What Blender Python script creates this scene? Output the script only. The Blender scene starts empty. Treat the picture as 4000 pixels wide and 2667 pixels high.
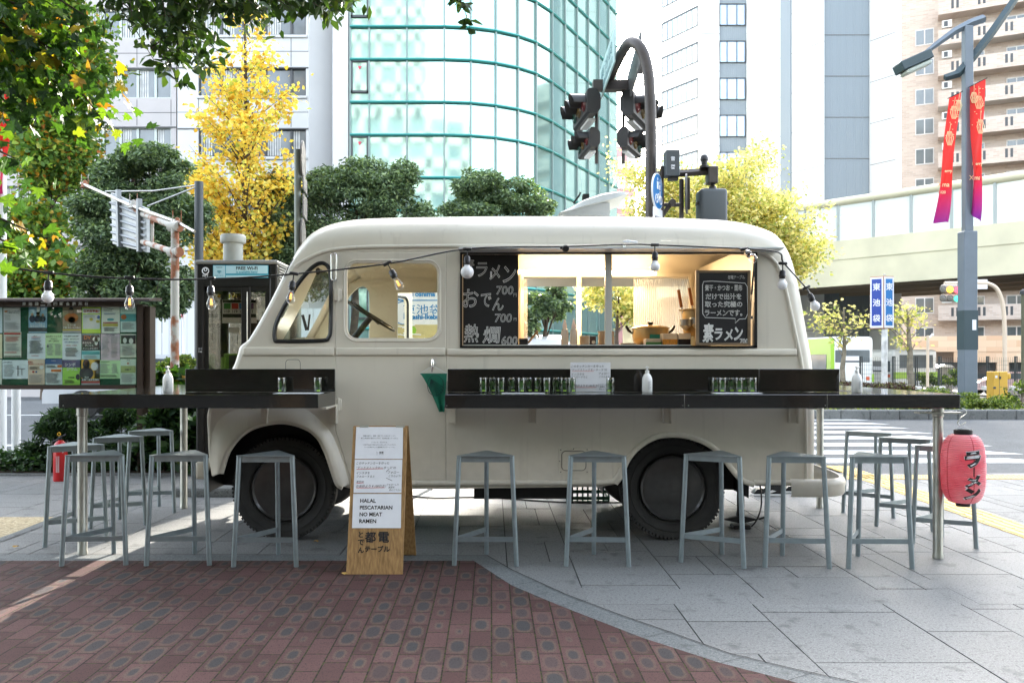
import bpy, bmesh, math, random
import numpy as np
from mathutils import Vector, Matrix, Euler
R = math.radians
rnd = random.Random(7)
SC = bpy.context.scene
COL = SC.collection

# ---------------------------------------------------------------- camera
F, CX, HY, H = 3350.0, 1920.0, 1400.0, 1.317      # focal length and vanishing point in photo pixels, eye height
cam = bpy.data.cameras.new('camera'); cam_o = bpy.data.objects.new('camera', cam); COL.objects.link(cam_o)
cam_o.location = (0, 0, H); cam_o.rotation_euler = (R(90), 0, 0)
cam.sensor_width = 36; cam.lens = 36*F/4000; cam.shift_x = (2000-CX)/4000; cam.shift_y = (HY-1333.5)/4000
cam.clip_start = .05; cam.clip_end = 1500
SC.camera = cam_o
# ---------------------------------------------------------------- sky, sun, exposure
SUN_AZ, SUN_EL = 12.6, 27.0
w = bpy.data.worlds.new('World'); SC.world = w; w.use_nodes = True
nt = w.node_tree; sk = nt.nodes.new('ShaderNodeTexSky'); sk.sky_type = 'NISHITA'; sk.sun_disc = False
sk.sun_elevation = R(SUN_EL); sk.sun_rotation = R(SUN_AZ); sk.air_density = 1.2; sk.dust_density = 3.0; sk.ozone_density = 1.0
hs0 = nt.nodes.new('ShaderNodeHueSaturation'); hs0.inputs['Saturation'].default_value = .5; nt.links.new(sk.outputs[0], hs0.inputs['Color']); nt.links.new(hs0.outputs[0], nt.nodes['Background'].inputs[0]); nt.nodes['Background'].inputs[1].default_value = .15
sun = bpy.data.lights.new('sun', 'SUN'); sun.energy = 2.0; sun.angle = R(.5); sun.color = (1, .93, .82)
sun_o = bpy.data.objects.new('sun', sun); COL.objects.link(sun_o)
sun_o.rotation_euler = Vector((math.sin(R(SUN_AZ))*math.cos(R(SUN_EL)), math.cos(R(SUN_AZ))*math.cos(R(SUN_EL)), math.sin(R(SUN_EL)))).to_track_quat('Z', 'Y').to_euler()
SC.view_settings.view_transform = 'Standard'; SC.view_settings.look = 'None'; SC.view_settings.gamma = 1
SC.view_settings.exposure = 3.36
SC.cycles.max_bounces = 7; SC.cycles.diffuse_bounces = 3; SC.cycles.glossy_bounces = 3; SC.cycles.transmission_bounces = 5
SC.cycles.transparent_max_bounces = 12; SC.cycles.caustics_reflective = False; SC.cycles.caustics_refractive = False
SC.cycles.sample_clamp_indirect = 6

# ---------------------------------------------------------------- measuring helpers
def P(px, py, D): return Vector(((px-CX)/F*D, D, H-(py-HY)/F*D))
def G(px, py):
    D = F*H/(py-HY); return Vector(((px-CX)/F*D, D, 0))
def XX(px, D): return (px-CX)/F*D
def ZZ(py, D): return H-(py-HY)/F*D

# ---------------------------------------------------------------- materials
MATS = {}
def mat(name, col=(.5,.5,.5), rough=.5, metal=0, var=0., vscale=4., bump=0., bscale=60., spec=.5, coat=0., emis=None, es=0., alpha=1, trans=0., ior=1.45, dirt=0.):
    if name in MATS: return MATS[name]
    m = bpy.data.materials.new(name); m.use_nodes = True; n = m.node_tree.nodes; l = m.node_tree.links
    b = n['Principled BSDF']; b.inputs['Base Color'].default_value = (*col, 1); b.inputs['Roughness'].default_value = rough
    b.inputs['Metallic'].default_value = metal; b.inputs['Specular IOR Level'].default_value = spec
    b.inputs['Coat Weight'].default_value = coat; b.inputs['Coat Roughness'].default_value = .05
    b.inputs['Transmission Weight'].default_value = trans; b.inputs['IOR'].default_value = ior; b.inputs['Alpha'].default_value = alpha
    if emis: b.inputs['Emission Color'].default_value = (*emis, 1); b.inputs['Emission Strength'].default_value = es
    if var or bump or dirt:
        tc = n.new('ShaderNodeTexCoord')
    if var:
        t = n.new('ShaderNodeTexNoise'); t.inputs['Scale'].default_value = vscale; t.inputs['Detail'].default_value = 5
        l.new(tc.outputs['Object'], t.inputs['Vector'])
        r = n.new('ShaderNodeMapRange'); r.inputs[1].default_value = .3; r.inputs[2].default_value = .7
        r.inputs[3].default_value = 1-var; r.inputs[4].default_value = 1+var
        l.new(t.outputs[0], r.inputs[0])
        h = n.new('ShaderNodeHueSaturation'); h.inputs['Color'].default_value = (*col, 1); l.new(r.outputs[0], h.inputs['Value'])
        l.new(h.outputs[0], b.inputs['Base Color'])
        r2 = n.new('ShaderNodeMapRange'); r2.inputs[3].default_value = max(0, rough-.08); r2.inputs[4].default_value = min(1, rough+.1)
        l.new(t.outputs[0], r2.inputs[0]); l.new(r2.outputs[0], b.inputs['Roughness'])
    if bump:
        t = n.new('ShaderNodeTexNoise'); t.inputs['Scale'].default_value = bscale; t.inputs['Detail'].default_value = 4
        l.new(tc.outputs['Object'], t.inputs['Vector'])
        bp = n.new('ShaderNodeBump'); bp.inputs['Strength'].default_value = bump; bp.inputs['Distance'].default_value = .01
        l.new(t.outputs[0], bp.inputs['Height']); l.new(bp.outputs[0], b.inputs['Normal'])
    MATS[name] = m; return m

def nodes_of(name):
    m = bpy.data.materials.new(name); m.use_nodes = True; MATS[name] = m
    n = m.node_tree.nodes; l = m.node_tree.links; b = n['Principled BSDF']
    def N(t, **k):
        x = n.new('ShaderNode'+t)
        for a, v in k.items():
            if a.startswith('i'): x.inputs[int(a[1:])].default_value = v
            else: setattr(x, a, v)
        return x
    def ma(op, a, c=None, d=None):
        x = n.new('ShaderNodeMath'); x.operation = op
        for i, v in enumerate((a, c, d)):
            if v is None: continue
            if isinstance(v, (int, float)): x.inputs[i].default_value = v
            else: l.new(v, x.inputs[i])
        return x.outputs[0]
    def mix(f, a, c):
        x = n.new('ShaderNodeMix'); x.data_type = 'RGBA'
        for i, v in ((0, f), (6, a), (7, c)):
            if isinstance(v, (int, float)): x.inputs[i].default_value = v
            elif isinstance(v, tuple): x.inputs[i].default_value = (*v, 1)
            else: l.new(v, x.inputs[i])
        return x.outputs[2]
    return m, n, l, b, N, ma, mix

def leafmat(name, cols, trans=.45, tint=(1.5, 1.6, .6), rough=.5):
    m, n, l, b, N, ma, mix = nodes_of(name)
    g = N('NewGeometry'); r = N('ValToRGB'); cr = r.color_ramp
    while len(cr.elements) < len(cols): cr.elements.new(.5)
    for i, c in enumerate(cols):
        cr.elements[i].position = c[0]; cr.elements[i].color = (*c[1], 1)
    l.new(g.outputs['Random Per Island'], r.inputs[0]); l.new(r.outputs[0], b.inputs['Base Color'])
    b.inputs['Roughness'].default_value = rough; b.inputs['Specular IOR Level'].default_value = .35
    t = N('BsdfTranslucent'); mm = n.new('ShaderNodeMix'); mm.data_type = 'RGBA'; mm.blend_type = 'MULTIPLY'
    mm.inputs[0].default_value = 1; mm.inputs[7].default_value = (*tint, 1); l.new(r.outputs[0], mm.inputs[6]); l.new(mm.outputs[2], t.inputs[0])
    s = N('MixShader', i0=trans); l.new(b.outputs[0], s.inputs[1]); l.new(t.outputs[0], s.inputs[2])
    l.new(s.outputs[0], n['Material Output'].inputs[0])
    return m

# ---------------------------------------------------------------- object helpers
WORLD = {}       # world position of every empty or mesh, for parenting
def tag(o, label=None, cat=None, group=None, kind=None):
    if label: o['label'] = label
    if cat: o['category'] = cat
    if group: o['group'] = group
    if kind: o['kind'] = kind
    return o
def thing(name, loc, label, cat, group=None):
    o = bpy.data.objects.new(name, None); COL.objects.link(o); o.location = loc; o.empty_display_size = .2
    WORLD[o.name] = Vector(loc); return tag(o, label, cat, group)
def finish(name, me, m, parent, smooth=None, org=None):
    o = bpy.data.objects.new(name, me); COL.objects.link(o)
    for x in (m if isinstance(m, (list, tuple)) else [m]): me.materials.append(x)
    base = WORLD[parent.name] if parent else Vector(org or (0, 0, 0))
    if base.length: me.transform(Matrix.Translation(-base))
    if parent: o.parent = parent
    else: o.location = base
    WORLD[o.name] = base
    if smooth:
        me.shade_smooth() if hasattr(me, 'shade_smooth') else None
        try: me.set_sharp_from_angle(angle=R(smooth if smooth is not True else 40))
        except Exception: pass
    return o

_glyph = {}
def glyphs(s, outline=0, bold=0):
    k = (s, outline, bold)
    if k not in _glyph:
        c = bpy.data.curves.new('t', 'FONT'); c.body = s; c.resolution_u = 3
        if outline: c.fill_mode = 'NONE'; c.bevel_depth = outline; c.bevel_resolution = 0
        elif bold: c.offset = bold
        o = bpy.data.objects.new('t', c); me = o.to_mesh()
        v = [tuple(x.co) for x in me.vertices]; f = [tuple(p.vertices) for p in me.polygons]
        o.to_mesh_clear(); bpy.data.objects.remove(o); bpy.data.curves.remove(c)
        _glyph[k] = (v, f)
    return _glyph[k]

class MB:
    def __init__(s): s.v = []; s.f = []; s.m = []; s.cur = 0
    def add(s, vs, fs, M=None):
        b = len(s.v); s.v += [tuple(M @ Vector(x)) for x in vs] if M is not None else [tuple(x) for x in vs]
        s.f += [tuple(i+b for i in f) for f in fs]; s.m += [s.cur]*len(fs); return s
    def box(s, x0, x1, y0, y1, z0, z1, M=None):
        if x0 > x1: x0, x1 = x1, x0
        if y0 > y1: y0, y1 = y1, y0
        if z0 > z1: z0, z1 = z1, z0
        return s.add([(x0,y0,z0),(x1,y0,z0),(x1,y1,z0),(x0,y1,z0),(x0,y0,z1),(x1,y0,z1),(x1,y1,z1),(x0,y1,z1)],
                     [(0,3,2,1),(4,5,6,7),(0,1,5,4),(1,2,6,5),(2,3,7,6),(3,0,4,7)], M)
    def rbox(s, x0, x1, y0, y1, z0, z1, r=.01, seg=2, M=None):
        bm = bmesh.new(); bmesh.ops.create_cube(bm, size=1)
        for v in bm.verts: v.co = Vector(((x0+x1)/2+v.co.x*(x1-x0), (y0+y1)/2+v.co.y*(y1-y0), (z0+z1)/2+v.co.z*(z1-z0)))
        bmesh.ops.bevel(bm, geom=bm.edges[:], offset=min(r, abs(x1-x0)*.49, abs(y1-y0)*.49, abs(z1-z0)*.49), segments=seg, affect='EDGES', profile=.5)
        bm.verts.index_update(); s.add([v.co[:] for v in bm.verts], [[v.index for v in f.verts] for f in bm.faces], M); bm.free(); return s
    def tube(s, pts, r, n=8, caps=True, M=None, closed=False):
        pts = [Vector(p) for p in pts]; k = len(pts); rs = r if isinstance(r, (list, tuple)) else [r]*k
        vs = []; fs = []; up = None
        for i, p in enumerate(pts):
            if closed: d = pts[(i+1) % k]-pts[i-1]
            else: d = pts[min(i+1, k-1)]-pts[max(i-1, 0)]
            d = d.normalized() if d.length > 1e-9 else Vector((0,0,1))
            if up is None: up = Vector((0,0,1)) if abs(d.z) < .9 else Vector((1,0,0))
            a = d.cross(up).normalized(); up = a.cross(d).normalized()
            rr = rs[i]
            r1, r2 = rr if isinstance(rr, tuple) else (rr, rr)
            for j in range(n):
                t = 2*math.pi*j/n; vs.append(p+a*math.cos(t)*r1+up*math.sin(t)*r2)
        for i in range(k if closed else k-1):
            i2 = (i+1) % k
            for j in range(n):
                fs.append((i*n+j, i*n+(j+1) % n, i2*n+(j+1) % n, i2*n+j))
        if caps and not closed:
            fs.append(tuple(range(n))[::-1]); fs.append(tuple(range((k-1)*n, k*n)))
        return s.add(vs, fs, M)
    def lathe(s, prof, c=(0,0,0), n=20, M=None, axis='z', sx=1, sy=1):
        vs = []; fs = []; k = len(prof)
        for (r, z) in prof:
            for j in range(n):
                t = 2*math.pi*j/n; q = (r*math.cos(t)*sx, r*math.sin(t)*sy, z)
                if axis == 'y': q = (q[0], q[2], q[1])
                if axis == 'x': q = (q[2], q[0], q[1])
                vs.append((c[0]+q[0], c[1]+q[1], c[2]+q[2]))
        for i in range(k-1):
            for j in range(n): fs.append((i*n+j, i*n+(j+1) % n, (i+1)*n+(j+1) % n, (i+1)*n+j))
        if prof[0][0] > 1e-5: fs.append(tuple(range(n))[::-1])
        if prof[-1][0] > 1e-5: fs.append(tuple(range((k-1)*n, k*n)))
        return s.add(vs, fs, M)
    def prism(s, poly, y0, y1, M=None, ax='y'):      # polygon in XZ (ax y), XY (ax z), YZ (ax x)
        n = len(poly)
        def q(a, b, t): return {'y': (a, t, b), 'z': (a, b, t), 'x': (t, a, b)}[ax]
        vs = [q(a, b, y0) for a, b in poly]+[q(a, b, y1) for a, b in poly]
        fs = [tuple(range(n)), tuple(range(n, 2*n))[::-1]]+[(i, i+n, (i+1) % n+n, (i+1) % n) for i in range(n)]
        return s.add(vs, fs, M)
    def text(s, body, x, z, y, h=None, w=None, al='c', M=None, outline=0, bold=0, thick=0, sp=None, italic=0):
        """Writing in the XZ plane facing -Y; box height h or width w; al l/c/r."""
        if sp is not None:      # evenly spaced characters
            for i, ch in enumerate(body): s.text(ch, x+i*sp, z, y, h=h, al='c', M=M, outline=outline, bold=bold)
            return s
        v, f = glyphs(body, outline, bold)
        if not v: return s
        x0 = min(a[0] for a in v); x1 = max(a[0] for a in v); z0 = min(a[1] for a in v); z1 = max(a[1] for a in v)
        if h is None: k = kx = w/max(x1-x0, 1e-6)
        else:
            k = h/max(z1-z0, .55 if len(body) < 3 else 1e-6); kx = k
            if w: kx = w/(x1-x0)
        ox = {'l': x-x0*kx, 'c': x-(x0+x1)/2*kx, 'r': x-x1*kx}[al]; zc = (z0+z1)/2
        s.add([(ox+(a[0]+italic*(a[1]-zc))*kx, y-a[2]*k*.6, z+(a[1]-zc)*k) for a in v], [q if outline else q for q in f], M)
        return s
    def vtext(s, body, x, z, y, h, step, M=None, **k):      # written downwards
        for i, ch in enumerate(body): s.text(ch, x, z-i*step, y, h=h, M=M, **k)
        return s
    def mesh(s, name='mesh'):
        me = bpy.data.meshes.new(name); me.from_pydata(s.v, [], s.f); me.update()
        if any(s.m): me.polygons.foreach_set('material_index', s.m)
        return me
    def build(s, name, m, parent=None, smooth=None, org=None, label=None, cat=None, group=None, kind=None):
        me = s.mesh(name)
        bm = bmesh.new(); bm.from_mesh(me); bmesh.ops.recalc_face_normals(bm, faces=bm.faces) if len(s.f) < 60000 else None; bm.to_mesh(me); bm.free()
        return tag(finish(name, me, m, parent, smooth, org), label, cat, group, kind)

def flat(name, loops, m, parent=None, M=None, thick=.0, bevel=0, res=0, org=None, **k):
    """2D outlines with holes (list of loops of (u,v)) filled, given thickness, mapped by matrix M."""
    c = bpy.data.curves.new('c', 'CURVE'); c.dimensions = '2D'; c.fill_mode = 'BOTH'; c.extrude = thick/2
    if bevel: c.bevel_depth = bevel; c.bevel_resolution = res
    for lp in loops:
        sp = c.splines.new('POLY'); sp.points.add(len(lp)-1)
        for i, (u, v) in enumerate(lp): sp.points[i].co = (u, v, 0, 1)
        sp.use_cyclic_u = True
    o = bpy.data.objects.new('c', c); me0 = o.to_mesh(); me = me0.copy(); o.to_mesh_clear()
    bpy.data.objects.remove(o); bpy.data.curves.remove(c)
    me.materials.clear()
    me.transform(M if M is not None else Matrix())
    ob = finish(name, me, m, parent, None, org); return tag(ob, **k)
def XZ(y):       # (u,v) -> (x=u, z=v) at depth y, front side towards -Y
    return Matrix(((1,0,0,0),(0,0,-1,y),(0,1,0,0),(0,0,0,1)))

def catmull(pts, n=6, closed=False):
    out = []; k = len(pts)
    for i in range(k if closed else k-1):
        p = [pts[(i+j-1) % k] if closed else pts[min(max(i+j-1, 0), k-1)] for j in range(4)]
        for t in range(n):
            u = t/n
            out.append(tuple(.5*((2*p[1][d])+(-p[0][d]+p[2][d])*u+(2*p[0][d]-5*p[1][d]+4*p[2][d]-p[3][d])*u*u+(-p[0][d]+3*p[1][d]-3*p[2][d]+p[3][d])*u**3) for d in range(len(pts[0]))))
    if not closed: out.append(tuple(pts[-1]))
    return out
def rrect(x0, x1, z0, z1, r, n=6):
    out = []
    for cx, cz, a in ((x1-r, z1-r, 0), (x0+r, z1-r, 90), (x0+r, z0+r, 180), (x1-r, z0+r, 270)):
        for i in range(n+1): t = R(a+90*i/n); out.append((cx+r*math.cos(t), cz+r*math.sin(t)))
    return out
def copy_tree(o, parent=None, loc=None, rz=None, label=None):
    c = o.copy(); COL.objects.link(c)
    if parent: c.parent = parent
    if loc is not None: c.location = loc
    if rz is not None: c.rotation_euler = (0, 0, rz)
    if label: c['label'] = label
    for ch in list(o.children): copy_tree(ch, c)
    return c

# ---------------------------------------------------------------- foliage
def leaves(pos, size, rng, aspect=.6, droop=.3, up=.35, fold=.25):
    """numpy: one folded leaf (2 quads = 6 vertices) per position; returns verts, faces arrays"""
    n = len(pos); size = np.broadcast_to(np.asarray(size), (n,))*rng.uniform(.65, 1.25, n)
    d = rng.normal(size=(n, 3)); d[:, 2] = d[:, 2]*.6-droop; d /= np.linalg.norm(d, axis=1)[:, None]
    u = rng.normal(size=(n, 3)); u[:, 2] = np.abs(u[:, 2])+up
    a = np.cross(d, u); a /= np.linalg.norm(a, axis=1)[:, None]+1e-9; nn = np.cross(a, d)
    L = (d*size[:, None]); W = a*(size*aspect*.5)[:, None]; Z = nn*(size*fold*.4)[:, None]
    V = np.stack([pos, pos+L*.4+W+Z, pos+L, pos+L*.4-W+Z, pos+L*.75+W*.62+Z*.5, pos+L*.75-W*.62+Z*.5], 1).reshape(-1, 3)
    b = np.arange(n)[:, None]*6
    Fq = np.concatenate([b+np.array([[0, 1, 4, 2]]), b+np.array([[0, 2, 5, 3]])], 0)
    return V, Fq
def clump_points(clumps, n, rng, shell=.55):
    vol = np.array([c[3]*c[4]*c[5] for c in clumps])**.75; k = rng.choice(len(clumps), n, p=vol/vol.sum())
    C = np.array(clumps)[k]; d = rng.normal(size=(n, 3)); d /= np.linalg.norm(d, axis=1)[:, None]
    r = rng.uniform(0, 1, n)**(1/3)*(1-shell)+shell*rng.beta(6, 1.2, n)
    return C[:, :3]+d*C[:, 3:6]*r[:, None]
def leaf_object(name, pos, size, m, parent, seed=1, **k):
    kk = {a: k.pop(a) for a in ('aspect', 'droop', 'up', 'fold') if a in k}
    V, Q = leaves(pos, size, np.random.default_rng(seed), **kk)
    me = bpy.data.meshes.new(name); me.vertices.add(len(V)); me.vertices.foreach_set('co', V.astype(np.float32).ravel())
    me.loops.add(Q.size); me.loops.foreach_set('vertex_index', Q.astype(np.int32).ravel())
    me.polygons.add(len(Q)); me.polygons.foreach_set('loop_start', np.arange(0, Q.size, 4, dtype=np.int32)); me.update(calc_edges=True); me.validate()
    return tag(finish(name, me, m, parent), **k)
def sub_clumps(clumps, per, rng, k=.42, spread=.8):
    """break big ellipsoids into many small tufts so that the outline is uneven and gaps show"""
    out = []
    for c in clumps:
        for i in range(per):
            d = rng.normal(size=3); d /= np.linalg.norm(d); r = rng.uniform(.35, 1)**.5*spread
            s = k*rng.uniform(.55, 1.2)
            out.append((c[0]+d[0]*c[3]*r, c[1]+d[1]*c[4]*r, c[2]+d[2]*c[5]*r, c[3]*s, c[4]*s, c[5]*s*.75))
    return out
def airy_tree(name, label, base, top, tr, clumps, n, size, m, bark, seed, limbs=60, sig=.22, group=None, cat='tree', aspect=.8, droop=.3, twigs=3):
    rng = np.random.default_rng(seed); rr = random.Random(seed); t = thing(name, base, label, cat, group); b = Vector(base); tp = Vector(top); mb = MB()
    mb.tube([b.lerp(tp, i/6)+Vector((rr.uniform(-1,1), rr.uniform(-1,1), 0))*tr*.5*(i > 0) for i in range(7)], [tr*(1.2-1.0*i/6) for i in range(7)], 9)
    segs = []; w_ = [c[3]*c[5] for c in clumps]
    for i in range(limbs):
        c = rr.choices(clumps, w_)[0]; d = Vector((rr.gauss(0,1), rr.gauss(0,1), rr.gauss(0,1))).normalized()*rr.uniform(.55,1.05); e = Vector((c[0]+d.x*c[3], c[1]+d.y*c[4], c[2]+d.z*c[5]))
        zz = min(tp.z-.1, max(b.z+(tp.z-b.z)*.25, e.z-(e-tp).length*.25-.5*abs(e.x-b.x))); u = (zz-b.z)/(tp.z-b.z); s0 = b.lerp(tp, u); mid = s0.lerp(e, .55)+Vector((rr.uniform(-.1,.1),0,rr.uniform(.0,.25))); r0 = max(.008, tr*(1-.85*u)*.35)
        mb.tube([s0, mid, e], [r0, r0*.5, r0*.12], 5); segs.append((mid, e, 1.)); segs.append((s0.lerp(mid,.45), mid, .5))
        for k in range(twigs):
            a = mid.lerp(e, rr.uniform(0,.8)); L = (e-mid).length*rr.uniform(.3,.7); f = a+Vector((rr.gauss(0,1), rr.gauss(0,1), rr.gauss(.2,.7))).normalized()*L; mb.tube([a, f], [r0*.25, r0*.06], 4); segs.append((a, f, .8))
    mb.build('trunk', bark, t, smooth=60); A = np.array([x[0][:] for x in segs]); B = np.array([x[1][:] for x in segs]); L = np.linalg.norm(B-A, axis=1)*np.array([x[2] for x in segs])
    k = rng.choice(len(segs), n, p=L/L.sum()); u = rng.uniform(0,1,n)[:,None]; pos = A[k]*(1-u)+B[k]*u+rng.normal(size=(n,3))*sig*np.array([1,1,.7])
    leaf_object('crown', pos, size, m, t, seed, aspect=aspect, droop=droop); return t
def tree(name, label, base, top, tr, clumps, n, size, m, bark, seed, group=None, cat='tree', per=10, k=.42, limbs=14, aspect=.6, shell=.5, droop=.3, sizes=None):
    rng = np.random.default_rng(seed); rr = random.Random(seed)
    t = thing(name, base, label, cat, group)
    b = Vector(base); tp = Vector(top); mb = MB(); pts = []
    for i in range(7):
        u = i/6; pts.append(b.lerp(tp, u)+Vector((rr.uniform(-1, 1), rr.uniform(-1, 1), 0))*tr*.5*(u > 0))
    mb.tube(pts, [tr*(1.25-.95*i/6) for i in range(7)], 9)
    sc = sub_clumps(clumps, per, rng, k)
    tg = rr.sample(sc, min(limbs, len(sc)))
    for c in tg:
        e = Vector(c[:3]); u = min(.92, max(.25, (e.z-b.z)/(tp.z-b.z+1e-6)-.25)); s0 = b.lerp(tp, u)
        mid = s0.lerp(e, .5)+Vector((0, 0, .12*(e-s0).length)); r0 = tr*(1-.75*u)*.5
        mb.tube([s0, mid, e], [r0, r0*.6, r0*.2], 6)
        for q in range(2):
            e2 = e+Vector((rr.uniform(-1, 1)*c[3], rr.uniform(-1, 1)*c[4], rr.uniform(-.3, 1)*c[5]))*1.3
            mb.tube([mid, mid.lerp(e2, .5)+Vector((0, 0, .1)), e2], [r0*.4, r0*.25, r0*.08], 4)
    mb.build('trunk', bark, t, smooth=60)
    leaf_object('crown', clump_points(sc, n, rng, shell), size, m, t, seed, aspect=aspect, droop=droop)
    return t
# ---------------------------------------------------------------- materials of the place
cream = mat('cream_paint', (.70, .655, .56), .36, var=.05, vscale=1.6, coat=.2, bump=.02, bscale=9)
def add_splash(m):
    n = m.node_tree.nodes; l = m.node_tree.links; b = n['Principled BSDF']; src = b.inputs['Base Color'].links[0].from_socket
    tc = n.new('ShaderNodeTexCoord'); sp = n.new('ShaderNodeSeparateXYZ'); l.new(tc.outputs['Object'], sp.inputs[0])
    t = n.new('ShaderNodeTexNoise'); t.inputs['Scale'].default_value = 14; t.inputs['Detail'].default_value = 8; l.new(tc.outputs['Object'], t.inputs[0])
    r = n.new('ShaderNodeMapRange'); r.inputs[1].default_value = .38; r.inputs[2].default_value = 1.0; r.inputs[3].default_value = .42; r.inputs[4].default_value = 0; l.new(sp.outputs[2], r.inputs[0])
    m2 = n.new('ShaderNodeMath'); m2.operation = 'MULTIPLY'; l.new(r.outputs[0], m2.inputs[0]); l.new(t.outputs[0], m2.inputs[1])
    st = n.new('ShaderNodeTexNoise'); st.inputs['Scale'].default_value = 1; mp = n.new('ShaderNodeMapping'); mp.inputs['Scale'].default_value = (26, 26, 1.2); l.new(tc.outputs['Object'], mp.inputs[0]); l.new(mp.outputs[0], st.inputs[0])
    r2 = n.new('ShaderNodeMapRange'); r2.inputs[1].default_value = .62; r2.inputs[2].default_value = .8; r2.inputs[4].default_value = .16; l.new(st.outputs[0], r2.inputs[0])
    ad = n.new('ShaderNodeMath'); ad.operation = 'ADD'; l.new(m2.outputs[0], ad.inputs[0]); l.new(r2.outputs[0], ad.inputs[1])
    mx = n.new('ShaderNodeMix'); mx.data_type = 'RGBA'; l.new(ad.outputs[0], mx.inputs[0]); l.new(src, mx.inputs[6]); mx.inputs[7].default_value = (.24, .20, .15, 1); l.new(mx.outputs[2], b.inputs['Base Color'])
add_splash(cream)
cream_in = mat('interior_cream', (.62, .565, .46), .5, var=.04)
blackgl = mat('black_lacquer', (.012, .011, .01), .10, spec=.6, coat=.5, bump=.03, bscale=25)
rubber = mat('tyre_rubber', (.032, .031, .03), .75, var=.25, vscale=12, bump=.2, bscale=80)
rubseal = mat('window_rubber', (.012, .012, .012), .45)
blackp = mat('black_plastic', (.015, .015, .016), .4)
darkm = mat('dark_metal', (.02, .02, .02), .5, metal=.3, var=.3, vscale=10)
hubm = mat('black_wheel_paint', (.045, .043, .042), .32, coat=.3, var=.3, vscale=9)
alum = mat('stool_aluminium', (.27, .32, .34), .36, metal=.7, var=.08, vscale=20, bump=.03)
steel = mat('galvanised_steel', (.42, .42, .39), .35, metal=.85, var=.15, vscale=14)
chrome = mat('chrome', (.8, .8, .8), .08, metal=1)
white = mat('white_plastic', (.78, .78, .76), .35)
paper = mat('white_paper', (.76, .77, .8), .6, var=.03, vscale=15)
ink = mat('black_ink', (.02, .018, .018), .6)
redink = mat('red_ink', (.6, .05, .03), .6)
def glassmat(name, tint=(.93, .97, .95), refl=.05, rough=.0):
    m, n, l, b, N, ma, mix = nodes_of(name)
    t = N('BsdfTransparent'); t.inputs[0].default_value = (*tint, 1); g = N('BsdfGlossy'); g.inputs['Roughness'].default_value = rough
    fr = N('Fresnel'); gm = N('NewGeometry'); l.new(ma('SUBTRACT', 1.5, ma('MULTIPLY', gm.outputs['Backfacing'], .8333)), fr.inputs[0]); f = ma('ADD', fr.outputs[0], refl-.04)
    s = N('MixShader'); l.new(f, s.inputs[0]); l.new(t.outputs[0], s.inputs[1]); l.new(g.outputs[0], s.inputs[2])
    l.new(s.outputs[0], n['Material Output'].inputs[0]); return m
glass = glassmat('window_glass'); bulbglass = glassmat('bulb_glass', (.97, .97, .97), .06)
jarglass = glassmat('jar_glass', (.55, .6, .52), .1)

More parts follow.
